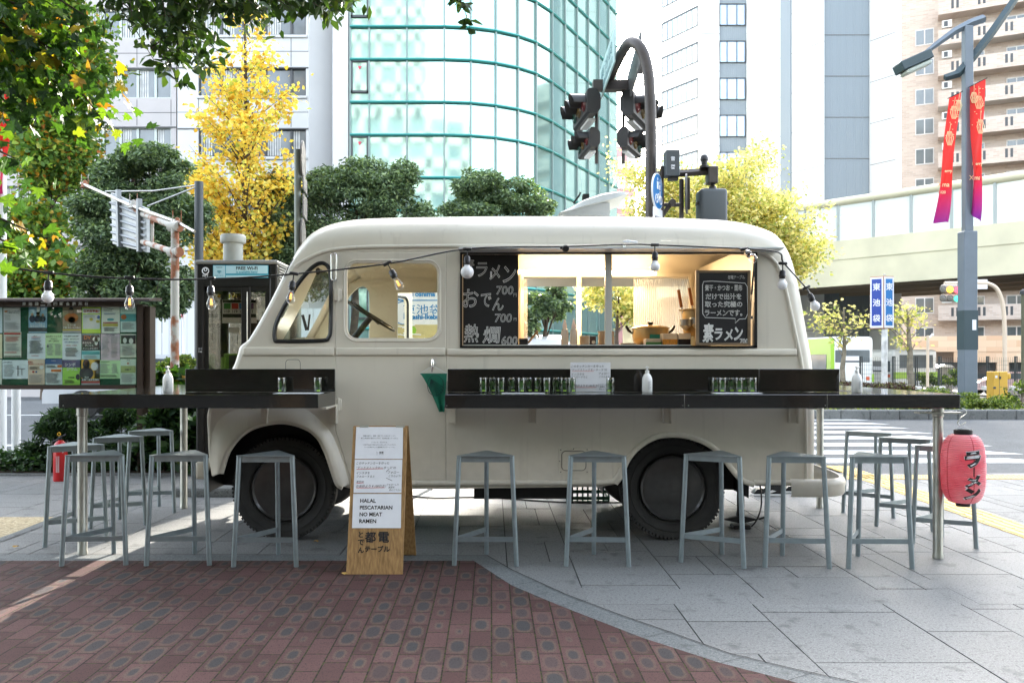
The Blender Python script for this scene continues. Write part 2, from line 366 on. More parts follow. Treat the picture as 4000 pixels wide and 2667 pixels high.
# ---------------------------------------------------------------- brick paving shader
def brick_mat():
    m, n, l, b, N, ma, mix = nodes_of('brick_paving')
    tc = N('TexCoord'); sp = N('SeparateXYZ'); l.new(tc.outputs['Object'], sp.inputs[0])
    u = ma('DIVIDE', sp.outputs[0], .1035); cu = ma('FLOOR', u)
    cmb0 = N('CombineXYZ'); l.new(cu, cmb0.inputs[0]); wn0 = N('TexWhiteNoise', noise_dimensions='2D'); l.new(cmb0.outputs[0], wn0.inputs[0])
    v = ma('ADD', ma('ADD', ma('DIVIDE', sp.outputs[1], .212), ma('MULTIPLY', ma('MODULO', cu, 2), .5)), ma('MULTIPLY', wn0.outputs[0], .12)); cv = ma('FLOOR', v)
    fu = ma('FRACT', u); fv = ma('FRACT', v)
    cm = N('CombineXYZ'); l.new(cu, cm.inputs[0]); l.new(cv, cm.inputs[1])
    wn = N('TexWhiteNoise', noise_dimensions='2D'); l.new(cm.outputs[0], wn.inputs[0])
    sc = N('SeparateColor'); l.new(wn.outputs[1], sc.inputs[0])
    du = ma('ABSOLUTE', ma('SUBTRACT', fu, .5)); dv = ma('ABSOLUTE', ma('SUBTRACT', fv, .5))
    nz = N('TexNoise', i2=60., i3=4.); l.new(tc.outputs['Object'], nz.inputs[0])
    nf = N('TexNoise', i2=230., i3=3.); l.new(tc.outputs['Object'], nf.inputs[0])
    nl = N('TexNoise', i2=1.1, i3=4.); l.new(tc.outputs['Object'], nl.inputs[0])
    wob = ma('MULTIPLY', ma('SUBTRACT', nz.outputs[0], .5), .16)
    # rounded spot
    r = ma('ADD', ma('POWER', ma('ADD', ma('POWER', ma('MULTIPLY', du, 2.0), 2.6), ma('POWER', ma('MULTIPLY', dv, 1.75), 2.6)), .385), ma('ADD', ma('MULTIPLY', wob, 1.1), ma('MULTIPLY', ma('SUBTRACT', nf.outputs[0], .5), .35)))
    size = ma('MULTIPLY', ma('POWER', sc.outputs[0], .45), .66)        # spot radius per brick
    has = ma('MULTIPLY', ma('GREATER_THAN', sc.outputs[1], .3), ma('ADD', .35, ma('MULTIPLY', wn0.outputs[0], .0)))
    hv = N('MapRange', i1=.2, i2=.8, i3=.5, i4=1.); l.new(sc.outputs[1], hv.inputs[0]); has = ma('MULTIPLY', ma('GREATER_THAN', sc.outputs[1], .22), hv.outputs[0])
    inner = N('MapRange', i1=-.06, i2=.06, i3=1., i4=0.); l.new(ma('SUBTRACT', r, size), inner.inputs[0])
    ring = N('MapRange', i1=.02, i2=.2, i3=1., i4=0.); l.new(ma('ABSOLUTE', ma('SUBTRACT', r, ma('ADD', size, .1))), ring.inputs[0])
    ramp = N('ValToRGB'); e = ramp.color_ramp.elements; e[0].color = (.064, .034, .031, 1); e[1].color = (.098, .053, .049, 1); l.new(sc.outputs[2], ramp.inputs[0])
    c = mix(ma('MULTIPLY', ma('MULTIPLY', ring.outputs[0], has), .6), ramp.outputs[0], (.108, .084, .064))
    c = mix(ma('MULTIPLY', ma('MULTIPLY', inner.outputs[0], has), .8), c, (.040, .045, .046))
    spk = N('MapRange', i1=.56, i2=.66, i3=0., i4=.8); l.new(nf.outputs[0], spk.inputs[0]); c = mix(spk.outputs[0], c, (.015, .012, .012))
    mo = ma('MAXIMUM', ma('GREATER_THAN', du, ma('SUBTRACT', .466, ma('MULTIPLY', wob, .05))), ma('GREATER_THAN', dv, .483))
    moss = N('MapRange', i1=.47, i2=.6, i3=0., i4=1.); l.new(nz.outputs[0], moss.inputs[0])
    c = mix(mo, c, mix(moss.outputs[0], (.016, .013, .011), (.04, .045, .012)))
    big = N('MapRange', i1=.3, i2=.7, i3=.85, i4=1.15); l.new(nl.outputs[0], big.inputs[0])
    h = N('HueSaturation'); l.new(c, h.inputs['Color']); l.new(big.outputs[0], h.inputs['Value'])
    l.new(h.outputs[0], b.inputs['Base Color']); b.inputs['Roughness'].default_value = .8; b.inputs['Specular IOR Level'].default_value = .12
    ht = ma('ADD', ma('MULTIPLY', ma('SUBTRACT', 1, mo), .8), ma('ADD', ma('MULTIPLY', nf.outputs[0], .12), ma('MULTIPLY', sc.outputs[1], .25)))
    bp = N('Bump'); bp.inputs['Strength'].default_value = .5; bp.inputs['Distance'].default_value = .006; l.new(ht, bp.inputs['Height']); l.new(bp.outputs[0], b.inputs['Normal'])
    return m
def granite_mat(name, base, dark, light, var=.1, rough=.6, scl=1.):
    m, n, l, b, N, ma, mix = nodes_of(name)
    tc = N('TexCoord'); g = N('NewGeometry')
    n1 = N('TexNoise', i2=260.*scl, i3=3.); n2 = N('TexNoise', i2=115.*scl, i3=3.); n3 = N('TexNoise', i2=.9, i3=5.); n4 = N('TexNoise', i2=7., i3=3.)
    for x in (n1, n2, n3, n4): l.new(tc.outputs['Object'], x.inputs[0])
    a = N('MapRange', i1=.52, i2=.62); l.new(n1.outputs[0], a.inputs[0]); c = mix(ma('MULTIPLY', a.outputs[0], .6), base, light)
    a = N('MapRange', i1=.55, i2=.66); l.new(n2.outputs[0], a.inputs[0]); c = mix(ma('MULTIPLY', a.outputs[0], .65), c, dark)
    st = N('MapRange', i1=.60, i2=.69); l.new(n4.outputs[0], st.inputs[0]); c = mix(ma('MULTIPLY', st.outputs[0], .5), c, dark)
    v = ma('ADD', ma('ADD', 1-var, ma('MULTIPLY', g.outputs['Random Per Island'], var*1.2)), ma('MULTIPLY', ma('SUBTRACT', n3.outputs[0], .5), .5))
    h = N('HueSaturation'); l.new(c, h.inputs['Color']); l.new(v, h.inputs['Value']); l.new(h.outputs[0], b.inputs['Base Color'])
    b.inputs['Roughness'].default_value = rough; b.inputs['Specular IOR Level'].default_value = .25
    bp = N('Bump'); bp.inputs['Strength'].default_value = .3; bp.inputs['Distance'].default_value = .003; l.new(n2.outputs[0], bp.inputs['Height']); l.new(bp.outputs[0], b.inputs['Normal'])
    return m
granite = granite_mat('granite_slabs', (.165, .168, .164), (.055, .058, .058), (.30, .302, .296), scl=.6)
border = granite_mat('border_granite', (.12, .13, .13), (.04, .045, .045), (.25, .26, .26), scl=.6)
asphalt = granite_mat('asphalt', (.075, .08, .083), (.04, .042, .045), (.2, .21, .21), rough=.8, scl=.5)
kerbst = granite_mat('kerb_stone', (.14, .145, .14), (.06, .06, .06), (.24, .24, .23), rough=.8, scl=.5)
gravelm = granite_mat('exposed_gravel', (.34, .28, .17), (.16, .12, .07), (.6, .52, .36), rough=.8, scl=.25)
dirt = mat('soil', (.045, .033, .022), .9, var=.4, vscale=20, bump=.6, bscale=40)
joint = mat('dark_joint', (.03, .03, .028), .9)
conc = mat('concrete', (.30, .29, .26), .8, var=.2, vscale=3, bump=.2, bscale=30)
paint = mat('road_paint', (.62, .63, .62), .6, var=.1, vscale=6, bump=.2, bscale=60)
tactile = mat('tactile_yellow', (.58, .40, .13), .6, var=.12, vscale=5)

# ---------------------------------------------------------------- ground
def slabs(x0, x1, y0, y1, cw=(.42, .56, .42, .7), seed=3):
    rr = random.Random(seed); mb = MB(); x = x0; i = 0; g = .0035
    while x < x1:
        cwid = cw[i % len(cw)]; i += 1; y = y0-rr.uniform(0, .5)
        while y < y1:
            L = rr.choice((.61, .47, .27, .61, .74)); 
            cells = [(x, x+cwid)]
            if rr.random() < .35: s = .14 if rr.random() < .7 else cwid*.5; cells = [(x, x+cwid-s), (x+cwid-s, x+cwid)]
            for a, c in cells:
                if c-a > g*3: mb.box(a+g, c-g, max(y, y0)+g, y+L-g, -.02, rr.uniform(-.001, .001))
            y += L
        x += cwid
    return mb
gb = MB(); ys = [-60, 12, 20, 27, 33, 40, 46, 60, 120, 400, 900]; 
def gz(y): return -.02 if y < 27 else (-.02-.9*min(1, (y-27)/19))
for i in range(len(ys)-1):
    gb.add([(-500, ys[i], gz(ys[i])), (500, ys[i], gz(ys[i])), (500, ys[i+1], gz(ys[i+1])), (-500, ys[i+1], gz(ys[i+1]))], [(0, 1, 2, 3)])
gb.build('ground', asphalt, kind='structure', smooth=None)
MB().box(-9, 9, -3, 9.7, -.03, -.0065).build('paving_bed', joint, kind='structure')
slabs(-6.2, 7.4, 4.6, 9.62, seed=5).build('stone_paving', granite, kind='structure')
nearp = slabs(.0, 4.2, 2.6, 4.62, seed=9); nearp.build('stone_paving_near', granite, kind='structure')
# stone border: band between brick and slabs
low = [(-7.2, 5.57), (-.116, 5.57), (.118, 4.963), (.363, 4.558), (.71, 4.033), (.989, 3.698), (1.21, 3.5), (1.75, 2.95), (2.6, 2.3)]
upp = [(-7.2, 5.83), (-.02, 5.83), (.127, 5.33), (.406, 4.79), (.653, 4.403), (.864, 4.108), (1.06, 3.82), (1.258, 3.646), (1.45, 3.5), (1.98, 2.98), (2.75, 2.4)]
upp[1] = (-.03, 5.72)
bl = MB(); bl.v = []; poly = low+upp[::-1]
flat('stone_border', [poly], border, M=Matrix.Translation((0, 0, .003)), kind='structure')
jm = MB()
for a, c in zip(upp[:-1], upp[1:]):
    a = Vector((*a, 0)); c = Vector((*c, 0)); nrm = (c-a).normalized().cross(Vector((0, 0, 1)))*.004
    jm.add([a+nrm, c+nrm, c-nrm, a-nrm], [(0, 1, 2, 3)], Matrix.Translation((0, 0, .0065)))
for i in (2, 3, 4, 5, 6, 7):
    a = Vector((*low[i], 0)); c = a+Vector((.16, .1, 0)); jm.add([a+Vector((0, .002, 0)), c+Vector((0, .002, 0)), c-Vector((0, .002, 0)), a-Vector((0, .002, 0))], [(0, 1, 2, 3)], Matrix.Translation((0, 0, .0065)))
jm.build('border_joints', joint, kind='structure')
flat('brick_paving', [low[:8]+[(2.6, 2.3), (2.6, -2), (-7.2, -2)]], brick_mat(), M=Matrix.Translation((0, 0, .006)), kind='structure')
gp = [G(-900, 2300), G(0, 2105), G(210, 2022), G(-900, 2022)]
flat('gravel_bed', [[(p.x, p.y) for p in gp]], gravelm, M=Matrix.Translation((0, 0, .008)), kind='structure')
a, c = G(-60, 2130), G(245, 2018)
MB().tube([a+Vector((0, 0, .004)), c+Vector((0, 0, .004))], [(.05, .008)]*2, 4).build('gravel_edging', border, kind='structure')
# tactile strips: bars along Y and dots along the kerb
tm = MB()
for k in range(17):
    y0 = 5.4+.3*k; sx = 4.02+.012*k
    tm.box(sx-.145, sx+.145, y0+.003, y0+.297, 0, .006)
    for q in range(4): tm.rbox(sx-.11+q*.073-.014, sx-.11+q*.073+.014, y0+.02, y0+.28, .006, .011, .004, 1)
tm.build('tactile_guide_path', tactile, kind='structure')
tm = MB(); tm.box(2.0, 9, 9.36, 9.68, 0, .006)
for i in range(117):
    for j in range(5): tm.lathe([(.014, .006), (.008, .011)], (2.03+i*.06, 9.4+j*.06, 0), 6)
tm.build('tactile_warning_strip', tactile, kind='structure')
# zebra crossing
zm = MB()
ends = [(18.75, 7.9), (17.62, 7.8), (16.6, 7.7), (15.5, 7.6), (14.45, 7.5), (13.3, 7.35), (12.2, 7.15), (11.2, 7.0)]
for y, xe in ends: zm.add([(-1.5, y-.24, 0), (xe+.28, y-.24, 0), (xe-.1, y+.24, 0), (-1.5, y+.24, 0)], [(0, 1, 2, 3)], Matrix.Translation((0, 0, -.014)))
zm.build('zebra_crossing', paint, kind='structure')
lm = MB(); lm.box(-40, -3.5, 13.1, 13.3, -.02, -.014)
lm.box(-40, -3, 20.2, 20.35, -.02, -.014); lm.box(-40, 9, 33, 33.2, -.36, -.33)
lm.build('road_line', paint, kind='structure')
# traffic island with kerb stones, soil
isl = MB()
x = 1.2
while x < 26:
    isl.rbox(x+.004, x+.64, 18.75+.012*(x-5), 18.97+.012*(x-5), -.1, .19, .02, 1); x += .645
isl.build('island_kerb', kerbst, kind='structure')
MB().box(1.2, 26, 18.99, 26.4, -.1, .13).build('planting_soil', dirt, kind='structure')
MB().box(-6.4, -1.2, 9.75, 11.3, -.1, .03).build('soil_bed', dirt, kind='structure')
km = MB(); km.rbox(-6.4, -2.95, 9.64, 9.76, -.1, .02, .01, 1); km.rbox(-3.05, -1.9, 8.15, 9.0, -.02, .09, .03, 2); km.build('kerb_stones', kerbst, kind='structure')
# ---------------------------------------------------------------- the food van
Y0, Y1 = 6.05, 7.99; YC = (Y0+Y1)/2; HW = (Y1-Y0)/2
def q(px, py): return (XX(px, Y0), ZZ(py, Y0))
van = thing('food_van', (XX(1950, Y0), YC, 0), 'cream vintage step van parked behind the counters, serving hatch open and lit warm inside', 'food truck')
QP = [(833,1857,-.05,0),(824,1780,-.06,0),(822,1700,-.07,0),(827,1610,-.09,0),(858,1540,-.09,0),(900,1480,-.09,.01),(930,1430,-.09,.01),(944,1392,-.09,.02),
 (958,1358,-.10,.02),(985,1328,-.09,0),(1010,1290,-.09,0),(1050,1220,-.09,0),(1088,1150,-.09,.01),(1118,1092,-.09,.02),(1152,1044,-.09,.07),(1200,1012,-.13,.14),
 (1261,985,-.14,.22),(1330,972,-.09,.27),(1420,966,-.03,.29),(1600,963,0,.295),(1900,961,0,.30),(2200,962,0,.303),(2500,964,0,.303),(2750,967,.02,.292),
 (2870,972,.07,.285),(2950,980,.13,.25),(3000,1000,.17,.22),(3035,1035,.19,.15),(3055,1085,.20,.09),(3075,1160,.20,.05),(3105,1300,.19,.02),(3130,1420,.18,0),
 (3142,1550,.17,0),(3147,1700,.16,0),(3148,1872,.15,0)]
cur = catmull([(*q(a, b), c, d) for a, b, c, d in QP], 5)
NT = 14; shell = MB(); e = .72
def sec(p, t):       # t in 0..1 across the whole width
    th = t*math.pi; f = math.sin(th)**e
    g = 1-(abs(math.cos(th))**e)*(1 if th < math.pi/2 else -1)
    return (p[0]+p[2]*f, Y0+HW*g, p[1]+p[3]*f)
rows = [[sec(p, j/(2*NT)) for j in range(2*NT+1)] for p in cur]
nj = 2*NT+1; vs = [v for r in rows for v in r]
# windscreen openings: leave out cells between cowl and roof lip, and rear door window
i_cowl = 10*5; i_lip = 14*5
fs = []; scr = []
for i in range(len(rows)-1):
    for j in range(nj-1):
        f = (i*nj+j, i*nj+j+1, (i+1)*nj+j+1, (i+1)*nj+j)
        if i_cowl-5 <= i < i_lip+2 and 5 <= j < nj-6 and j not in (NT, NT-1): scr.append(f)
        else: fs.append(f)
shell.add(vs, fs); sh = shell.build('body_shell', cream, van, smooth=50)
MB().add(vs, scr).build('windscreen', glass, van)
# side panel outline with wheel arches
OF = [(860,1845),(869,1815),(886,1763),(921,1712),(960,1678),(1000,1658),(1050,1645),(1104,1640),(1160,1649),(1210,1669),(1240,1692),(1262,1720),(1287,1775),(1310,1845),(1325,1885),(1342,1897)]
AR = [(2944,1891),(2898,1874),(2857,1830),(2816,1774),(2765,1734),(2694,1706),(2628,1698),(2561,1706),(2495,1744),(2449,1798),(2428,1852),(2403,1888)]
AF = catmull([q(*p) for p in OF], 4); ARc = catmull([q(*p) for p in AR], 4)
top = [(p[0], p[1]) for p in cur]
outline = top+[q(3140,1890)]+ARc+[q(2350,1897),q(1745,1906),q(1500,1906),q(1369,1904)]+AF[::-1]
door_hole = [q(1308,983),q(1745,983),q(1745,1876),q(1367,1876),q(1308,1683)]
door_pan = [q(1314,988),q(1739,988),q(1739,1870),q(1372,1870),q(1314,1681)]
vent = catmull([q(*p) for p in [(1075,1325),(1078,1270),(1110,1200),(1160,1115),(1215,1050),(1255,1028),(1284,1045),(1292,1090),(1292,1270),(1284,1318),(1255,1330),(1100,1333)]], 5, True)
dwin = rrect(XX(1353,Y0), XX(1712,Y0), ZZ(1324,Y0), ZZ(1025,Y0), .075)
hatch = [q(1801,990),q(2952,990),q(2952,1356),q(1801,1356)]
sp = flat('side_panel', [outline, door_hole, vent, hatch], cream, van, XZ(Y0+.012), thick=.018, bevel=.006, res=2)
for p in sp.data.polygons: p.use_smooth = False
dr = flat('cab_door', [door_pan, dwin], cream, van, XZ(Y0+.010), thick=.018, bevel=.006, res=2)
MB().box(XX(1300,Y0), XX(1750,Y0), Y0+.03, Y0+.04, ZZ(1000,Y0), ZZ(978,Y0)).box(XX(1303,Y0), XX(1316,Y0), Y0+.03, Y0+.04, ZZ(1690,Y0), ZZ(985,Y0)).box(XX(1736,Y0), XX(1750,Y0), Y0+.03, Y0+.04, ZZ(1880,Y0), ZZ(985,Y0)).build('door_seal', rubseal, van)
# glass panes and rubber seals
flat('side_window', [vent], glass, van, XZ(Y0+.012), thick=.004)
ob = bpy.data.objects[-1] if 0 else None
seal = MB(); seal.tube([(a, Y0-.002, b) for a, b in vent], .016, 6, closed=True); seal.build('window_seal', rubseal, van, smooth=60)
flat('door_window', [dwin], glass, dr, XZ(Y0+.012), thick=.004)
lip = MB(); lip.tube([(a, Y0-.002, b) for a, b in rrect(XX(1345,Y0), XX(1720,Y0), ZZ(1332,Y0), ZZ(1017,Y0), .09)], .009, 6, closed=True); lip.build('window_lip', cream, dr, smooth=60)
hg = MB()
for y in (1153, 1580): hg.rbox(XX(1308,Y0), XX(1335,Y0), Y0-.02, Y0+.0, ZZ(y+22,Y0), ZZ(y-22,Y0), .004); hg.tube([P(1322,y-26,Y0-.022), P(1322,y+26,Y0-.022)], .007, 8)
hg.build('hinge', cream, dr, smooth=50)
hd = MB(); hd.lathe([(.026,0),(.024,-.012),(.012,-.02),(.012,-.045)], (XX(1691,Y0), Y0-.0, ZZ(1418,Y0)), 14, axis='y')
hd.tube([(XX(1691,Y0), Y0-.05, ZZ(1404,Y0)), (XX(1692,Y0), Y0-.058, ZZ(1425,Y0)), (XX(1689,Y0), Y0-.05, ZZ(1452,Y0))], [.008,.012,.006], 8)
hd.build('handle', chrome, dr, smooth=60)
# belt moulding and gutter (follow the side)
tr = MB()
tr.rbox(XX(950,Y0), XX(1306,Y0), Y0-.018, Y0+.004, ZZ(1389,Y0), ZZ(1356,Y0), .012, 3)
tr.rbox(XX(1746,Y0), XX(3112,Y0), Y0-.018, Y0+.004, ZZ(1389,Y0), ZZ(1362,Y0), .012, 3)
tr.build('belt_moulding', cream, van, smooth=50)
MB().rbox(XX(1314,Y0), XX(1740,Y0), Y0-.020, Y0+.002, ZZ(1389,Y0), ZZ(1358,Y0), .012, 3).build('moulding', cream, dr, smooth=50)
gl = [(p[0], Y0-.004, p[1]+.0) for p in cur[14*5:]]
MB().tube(gl, [(.014,.014)]*len(gl), 8).build('rain_gutter', cream, van, smooth=60)
sl = [(*q(1369,1893),), (*q(1745,1893),)]
MB().tube([(a, Y0-.003, b) for a, b in (q(1372,1888), q(2355,1884), q(2395,1878), q(2415,1858), q(2430,1830))], .022, 10).build('sill', cream, van, smooth=60)
ff = MB(); ff.tube([(a, Y0-.012, b) for a, b in AF], [(.022,.03)]*len(AF), 10); ff.build('wheel_arch_lip', cream, van, smooth=60)
ff = MB(); ff.tube([(a, Y0-.006, b) for a, b in ARc], [(.018,.02)]*len(ARc), 10); ff.tube([(a, Y0-.003, b) for a, b in (q(2944,1884), q(3140,1884))], .018, 8); ff.build('wheel_arch_lip', cream, van, smooth=60)
# bulging front fender over the wheel
fo = catmull([q(*p) for p in [(832,1857),(822,1780),(828,1690),(870,1625),(950,1590),(1060,1572),(1180,1590),(1250,1640),(1300,1700),(1340,1800),(1366,1890)]], 6)
fi = [AF[int(round(i*(len(AF)-1)/(len(fo)-1)))] for i in range(len(fo))]
vs = []; fs = []
for i, (a, b) in enumerate(zip(fo, fi)):
    for j in range(7):
        u = j/6; vs.append((a[0]+(b[0]-a[0])*u, Y0-.002-.045*math.sin(u*math.pi*.5)**1.2, a[1]+(b[1]-a[1])*u))
for i in range(len(fo)-1):
    for j in range(6): fs.append((i*7+j, i*7+j+1, (i+1)*7+j+1, (i+1)*7+j))
MB().add(vs, fs).build('front_fender', cream, van, smooth=70)
# fuel flap and access hatch
def frame_line(mb, x0, x1, y0, y1, r, t=.0022, D=Y0-.002, n=5):
    lp = rrect(XX(x0,D), XX(x1,D), ZZ(y1,D), ZZ(y0,D), r, n); mb.tube([(a, D, b) for a, b in lp], t, 5, closed=True)
fm = MB(); frame_line(fm, 1116, 1173, 1404, 1470, .025); fm.build('fuel_flap_gap', darkm, van)
fm = MB(); fm.rbox(XX(2181,Y0), XX(2303,Y0), Y0-.006, Y0+.004, ZZ(1850,Y0), ZZ(1747,Y0), .004); fm.build('access_plate', cream, van)
fm = MB(); frame_line(fm, 2194, 2289, 1761, 1837, .03, .003, Y0-.008)
for x, y in ((2190,1756),(2293,1755),(2190,1842),(2293,1842),(2240,1752),(2186,1800)): fm.lathe([(.005,0),(.003,-.004)], (XX(x,Y0), Y0-.006, ZZ(y,Y0)), 6, axis='y')
fm.build('access_plate_frame', mat('flap_line', (.2,.19,.16), .5), van)
# grab mirror loop by the door, side vents
MB().tube([(a, Y0-.03, b) for a, b in rrect(XX(1297,Y0), XX(1317,Y0), ZZ(1098,Y0), ZZ(992,Y0), .017)], .0055, 8, closed=True).build('mirror_loop', chrome, van, smooth=60)
wp = MB(); wp.tube([P(1146,1010,6.0), P(1128,1040,5.98), P(1103,1100,6.1)], .004, 6); wp.tube([P(1103,1100,6.1), P(1050,1220,6.4)], .007, 6); wp.build('wiper', darkm, van)
# far side, floor, roof lining, bulkhead
far = flat('far_side', [outline, vent, [q(1435,1060),q(1660,1060),q(1660,1890),q(1435,1890)], [(XX(2040,Y1),ZZ(1085,Y1)),(XX(2700,Y1),ZZ(1085,Y1)),(XX(2700,Y1),1.38),(XX(2040,Y1),1.38)]], cream_in, van, XZ(Y1-.012), thick=.016, bevel=.004)
inn = MB(); inn.box(XX(1000,Y0)+.1, XX(3140,Y0), Y0+.55, Y1-.55, .50, .54)
inn.box(XX(1780,Y0), XX(1780,Y0)+.03, YC+.25, Y1-.04, .54, 2.2)
inn.build('floor_and_bulkhead', cream_in, van)
cl = MB(); rr2 = [[(v[0], YC+(v[1]-YC)*.965, v[2]-.035) for v in r] for r in rows[16*5:30*5]]
cl.add([v for r in rr2 for v in r], [(i*nj+j, i*nj+j+1, (i+1)*nj+j+1, (i+1)*nj+j) for i in range(len(rr2)-1) for j in range(nj-1)]); cl.build('roof_lining', cream_in, van, smooth=60)
bw = MB(); bw.box(XX(2955,Y0)+.05, XX(2955,Y0)+.08, Y0+.06, Y1-.05, .54, 2.15); bw.build('rear_bulkhead', cream_in, van)
# kitchen: counter boards, far hatch posts and ribbed sheet
kt = MB(); kt.box(XX(1805,Y0), XX(2950,Y0), Y0+.03, Y0+.52, 1.385, 1.405); kt.box(XX(1805,Y0), XX(2950,Y0), Y0+.05, Y0+.07, 1.0, 1.385); kt.build('kitchen_counter', mat('counter_wood', (.42,.33,.22), .5, var=.1), van)
kt = MB(); kt.box(XX(2040,Y0)+.1, XX(2955,Y0)+.04, Y1-.5, Y1-.06, .5, 1.25); kt.build('back_counter', steel, van)
ps = MB()
for x0, x1 in ((2033,2046),(2252,2270),(2690,2700)): ps.box(XX(x0,Y1-.06), XX(x1,Y1-.06), Y1-.07, Y1-.03, 1.38, ZZ(1080,Y1))
ps.box(XX(2033,Y1-.06), XX(2700,Y1-.06), Y1-.075, Y1-.03, ZZ(1084,Y1), ZZ(1072,Y1)); ps.build('far_hatch_frame', cream_in, van)
rb = MB(); D = Y1-.09; x = XX(2474,D); pts = []
while x < XX(2696,D): pts.append((x, D+(.006 if len(pts) % 2 else 0))); x += .009
for i in range(len(pts)-1): rb.add([(pts[i][0], pts[i][1], 1.38), (pts[i+1][0], pts[i+1][1], 1.38), (pts[i+1][0], pts[i+1][1], ZZ(1090,D)), (pts[i][0], pts[i][1], ZZ(1090,D))], [(0,1,2,3)])
rm, n_, l_, b_, N_, ma_, mix_ = nodes_of('ribbed_sheet'); tt = N_('BsdfTranslucent'); tt.inputs[0].default_value = (.75,.72,.62,1); t2 = N_('BsdfTransparent'); sx_ = N_('MixShader', i0=.45); l_.new(tt.outputs[0], sx_.inputs[1]); l_.new(t2.outputs[0], sx_.inputs[2]); sy = N_('MixShader', i0=.8); l_.new(b_.outputs[0], sy.inputs[1]); l_.new(sx_.outputs[0], sy.inputs[2]); l_.new(sy.outputs[0], n_['Material Output'].inputs[0])
rb.build('ribbed_sheet', rm, van)
rb = MB(); D = Y1-.09; x = XX(2046,D)
while x < XX(2060,D): rb.box(x, x+.005, D, D+.006, 1.38, ZZ(1090,D)); x += .009
rb.build('ribbed_sheet', rm, van)
# propped-up hatch on the far side, seen through the van
fh = MB(); fh.add([(XX(2000,Y0)+.1, Y1+.03, 2.12), (XX(2960,Y0)+.2, Y1+.03, 2.12), (XX(2960,Y0)+.2, Y1+.75, 2.19), (XX(2000,Y0)+.1, Y1+.75, 2.19)], [(0,1,2,3)]); fh.add([(XX(2000,Y0)+.1, Y1+.75, 2.19), (XX(2960,Y0)+.2, Y1+.75, 2.19), (XX(2960,Y0)+.2, Y1+.76, 2.05), (XX(2000,Y0)+.1, Y1+.76, 2.05)], [(0,1,2,3)])
fh.build('far_hatch_lid', mat('pale_grey_panel', (.5,.52,.5), .5), van)
# hatch frame, centre post, awning strip
hf = MB()
for x0, x1, y0, y1 in ((1797,2956,1350,1359),(1797,2956,988,993),(2944,2956,990,1356),(1797,1806,990,1356)): hf.box(XX(x0,Y0), XX(x1,Y0), Y0-.012, Y0+.03, ZZ(y1,Y0), ZZ(y0,Y0))
hf.build('hatch_frame', rubseal, van)
MB().rbox(XX(2364,Y0), XX(2391,Y0), Y0+.0, Y0+.03, ZZ(1349,Y0), ZZ(993,Y0), .004).box(XX(1810,Y0), XX(2700,Y0), Y0-.004, Y0+.03, ZZ(1350,Y0), ZZ(1346,Y0)).build('centre_post', mat('pale_frame', (.5,.5,.46), .4), van)
aw = MB(); D = Y0-.06
aw.prism([(Y0+.0, ZZ(975,Y0)), (Y0-.17, ZZ(974,Y0)-.006), (Y0-.17, ZZ(974,Y0)-.016), (Y0+.0, ZZ(975,Y0)-.022)], XX(1795,Y0)+.0, XX(3020,Y0)+.02, ax='x')
aw.build('awning', mat('awning_white', (.62,.65,.66), .3), van)
lt = MB(); lt.tube([P(2438,958,Y0-.03), P(2438,972,Y0-.03)], .009, 10); lt.lathe([(.02,0),(.022,.008),(.008,.014)], P(2438,974,Y0-.03), 12); lt.tube([P(2432,945,Y0-.03), P(2450,942,Y0-.04), P(2490,946,Y0-.05)], [.006,.009,.006], 8); lt.build('awning_catch', chrome, van, smooth=60)
st = MB(); st.tube([P(2949,1000,Y0-.02), P(2936,1150,Y0-.02)], .007, 8); st.tube([P(2936,1150,Y0-.02), P(2932,1240,Y0-.02)], .004, 6); st.lathe([(.014,-.01),(.014,.01)], P(2933,1240,Y0-.02), 8); st.build('gas_strut', blackp, van)
# lamp tube inside
lm_t = MB(); lm_t.tube([P(2025,1062,Y1-.2), P(2563,1066,Y1-.2)], .016, 8)
tube_o = lm_t.build('tube_lamp', mat('lamp_glow', (1,.9,.7), .5, emis=(1,.72,.40), es=5), van)
la = bpy.data.lights.new('kitchen_lamp', 'AREA'); la.shape = 'RECTANGLE'; la.size = 1.2; la.size_y = .08; la.energy = 9; la.color = (1,.68,.38)
lo = bpy.data.objects.new('kitchen_lamp', la); COL.objects.link(lo); lo.location = P(2290,1075,Y1-.25); lo.rotation_euler = (R(-25),0,0)
# cab: wheel, dashboard, seat back, far open door
sw = MB(); cx = P(1450,1235,6.75); Mx = Matrix.Translation(cx) @ Euler((0, R(-52), 0)).to_matrix().to_4x4()
sw.tube([(0, .21*math.cos(a*math.pi/16), .21*math.sin(a*math.pi/16)) for a in range(32)], .012, 8, closed=True, M=Mx @ Matrix.Rotation(R(-6), 4, 'Y'))
for a in (90, 210, 330): sw.tube([(0,0,0), (0, .2*math.cos(R(a)), .2*math.sin(R(a)))], .012, 6, M=Mx)
sw.tube([(0,0,0),(-.28,0,0)], .025, 10, M=Mx); sw.build('steering_wheel', blackp, van, smooth=60)
da = MB(); da.prism([(-1.62,1.02),(-1.62,1.42),(-1.35,1.47),(-1.15,1.36),(-1.12,1.0)], Y0+.08, Y1-.08); da.build('dashboard', cream, van)
se = MB(); se.rbox(-.72, -.3, 6.3, 6.9, .75, .9, .04); se.rbox(-.36, -.24, 6.3, 6.9, .85, 1.38, .04); se.build('seat', blackp, van)
fd = flat('far_door', [[(0,.5),(.62,.5),(.62,2.03),(0,2.03)], rrect(.08,.54,1.32,1.92,.07)], cream, van, Matrix.Translation((XX(1462,8.05),0,0)) @ Matrix.Rotation(R(62),4,'Z') @ XZ(0), thick=.03, bevel=.006)
fdm = Matrix.Translation((XX(1462,8.05),8.03,0)) @ Matrix.Rotation(R(62),4,'Z')
fd.data.transform(Matrix.Translation((0,8.03,0)))
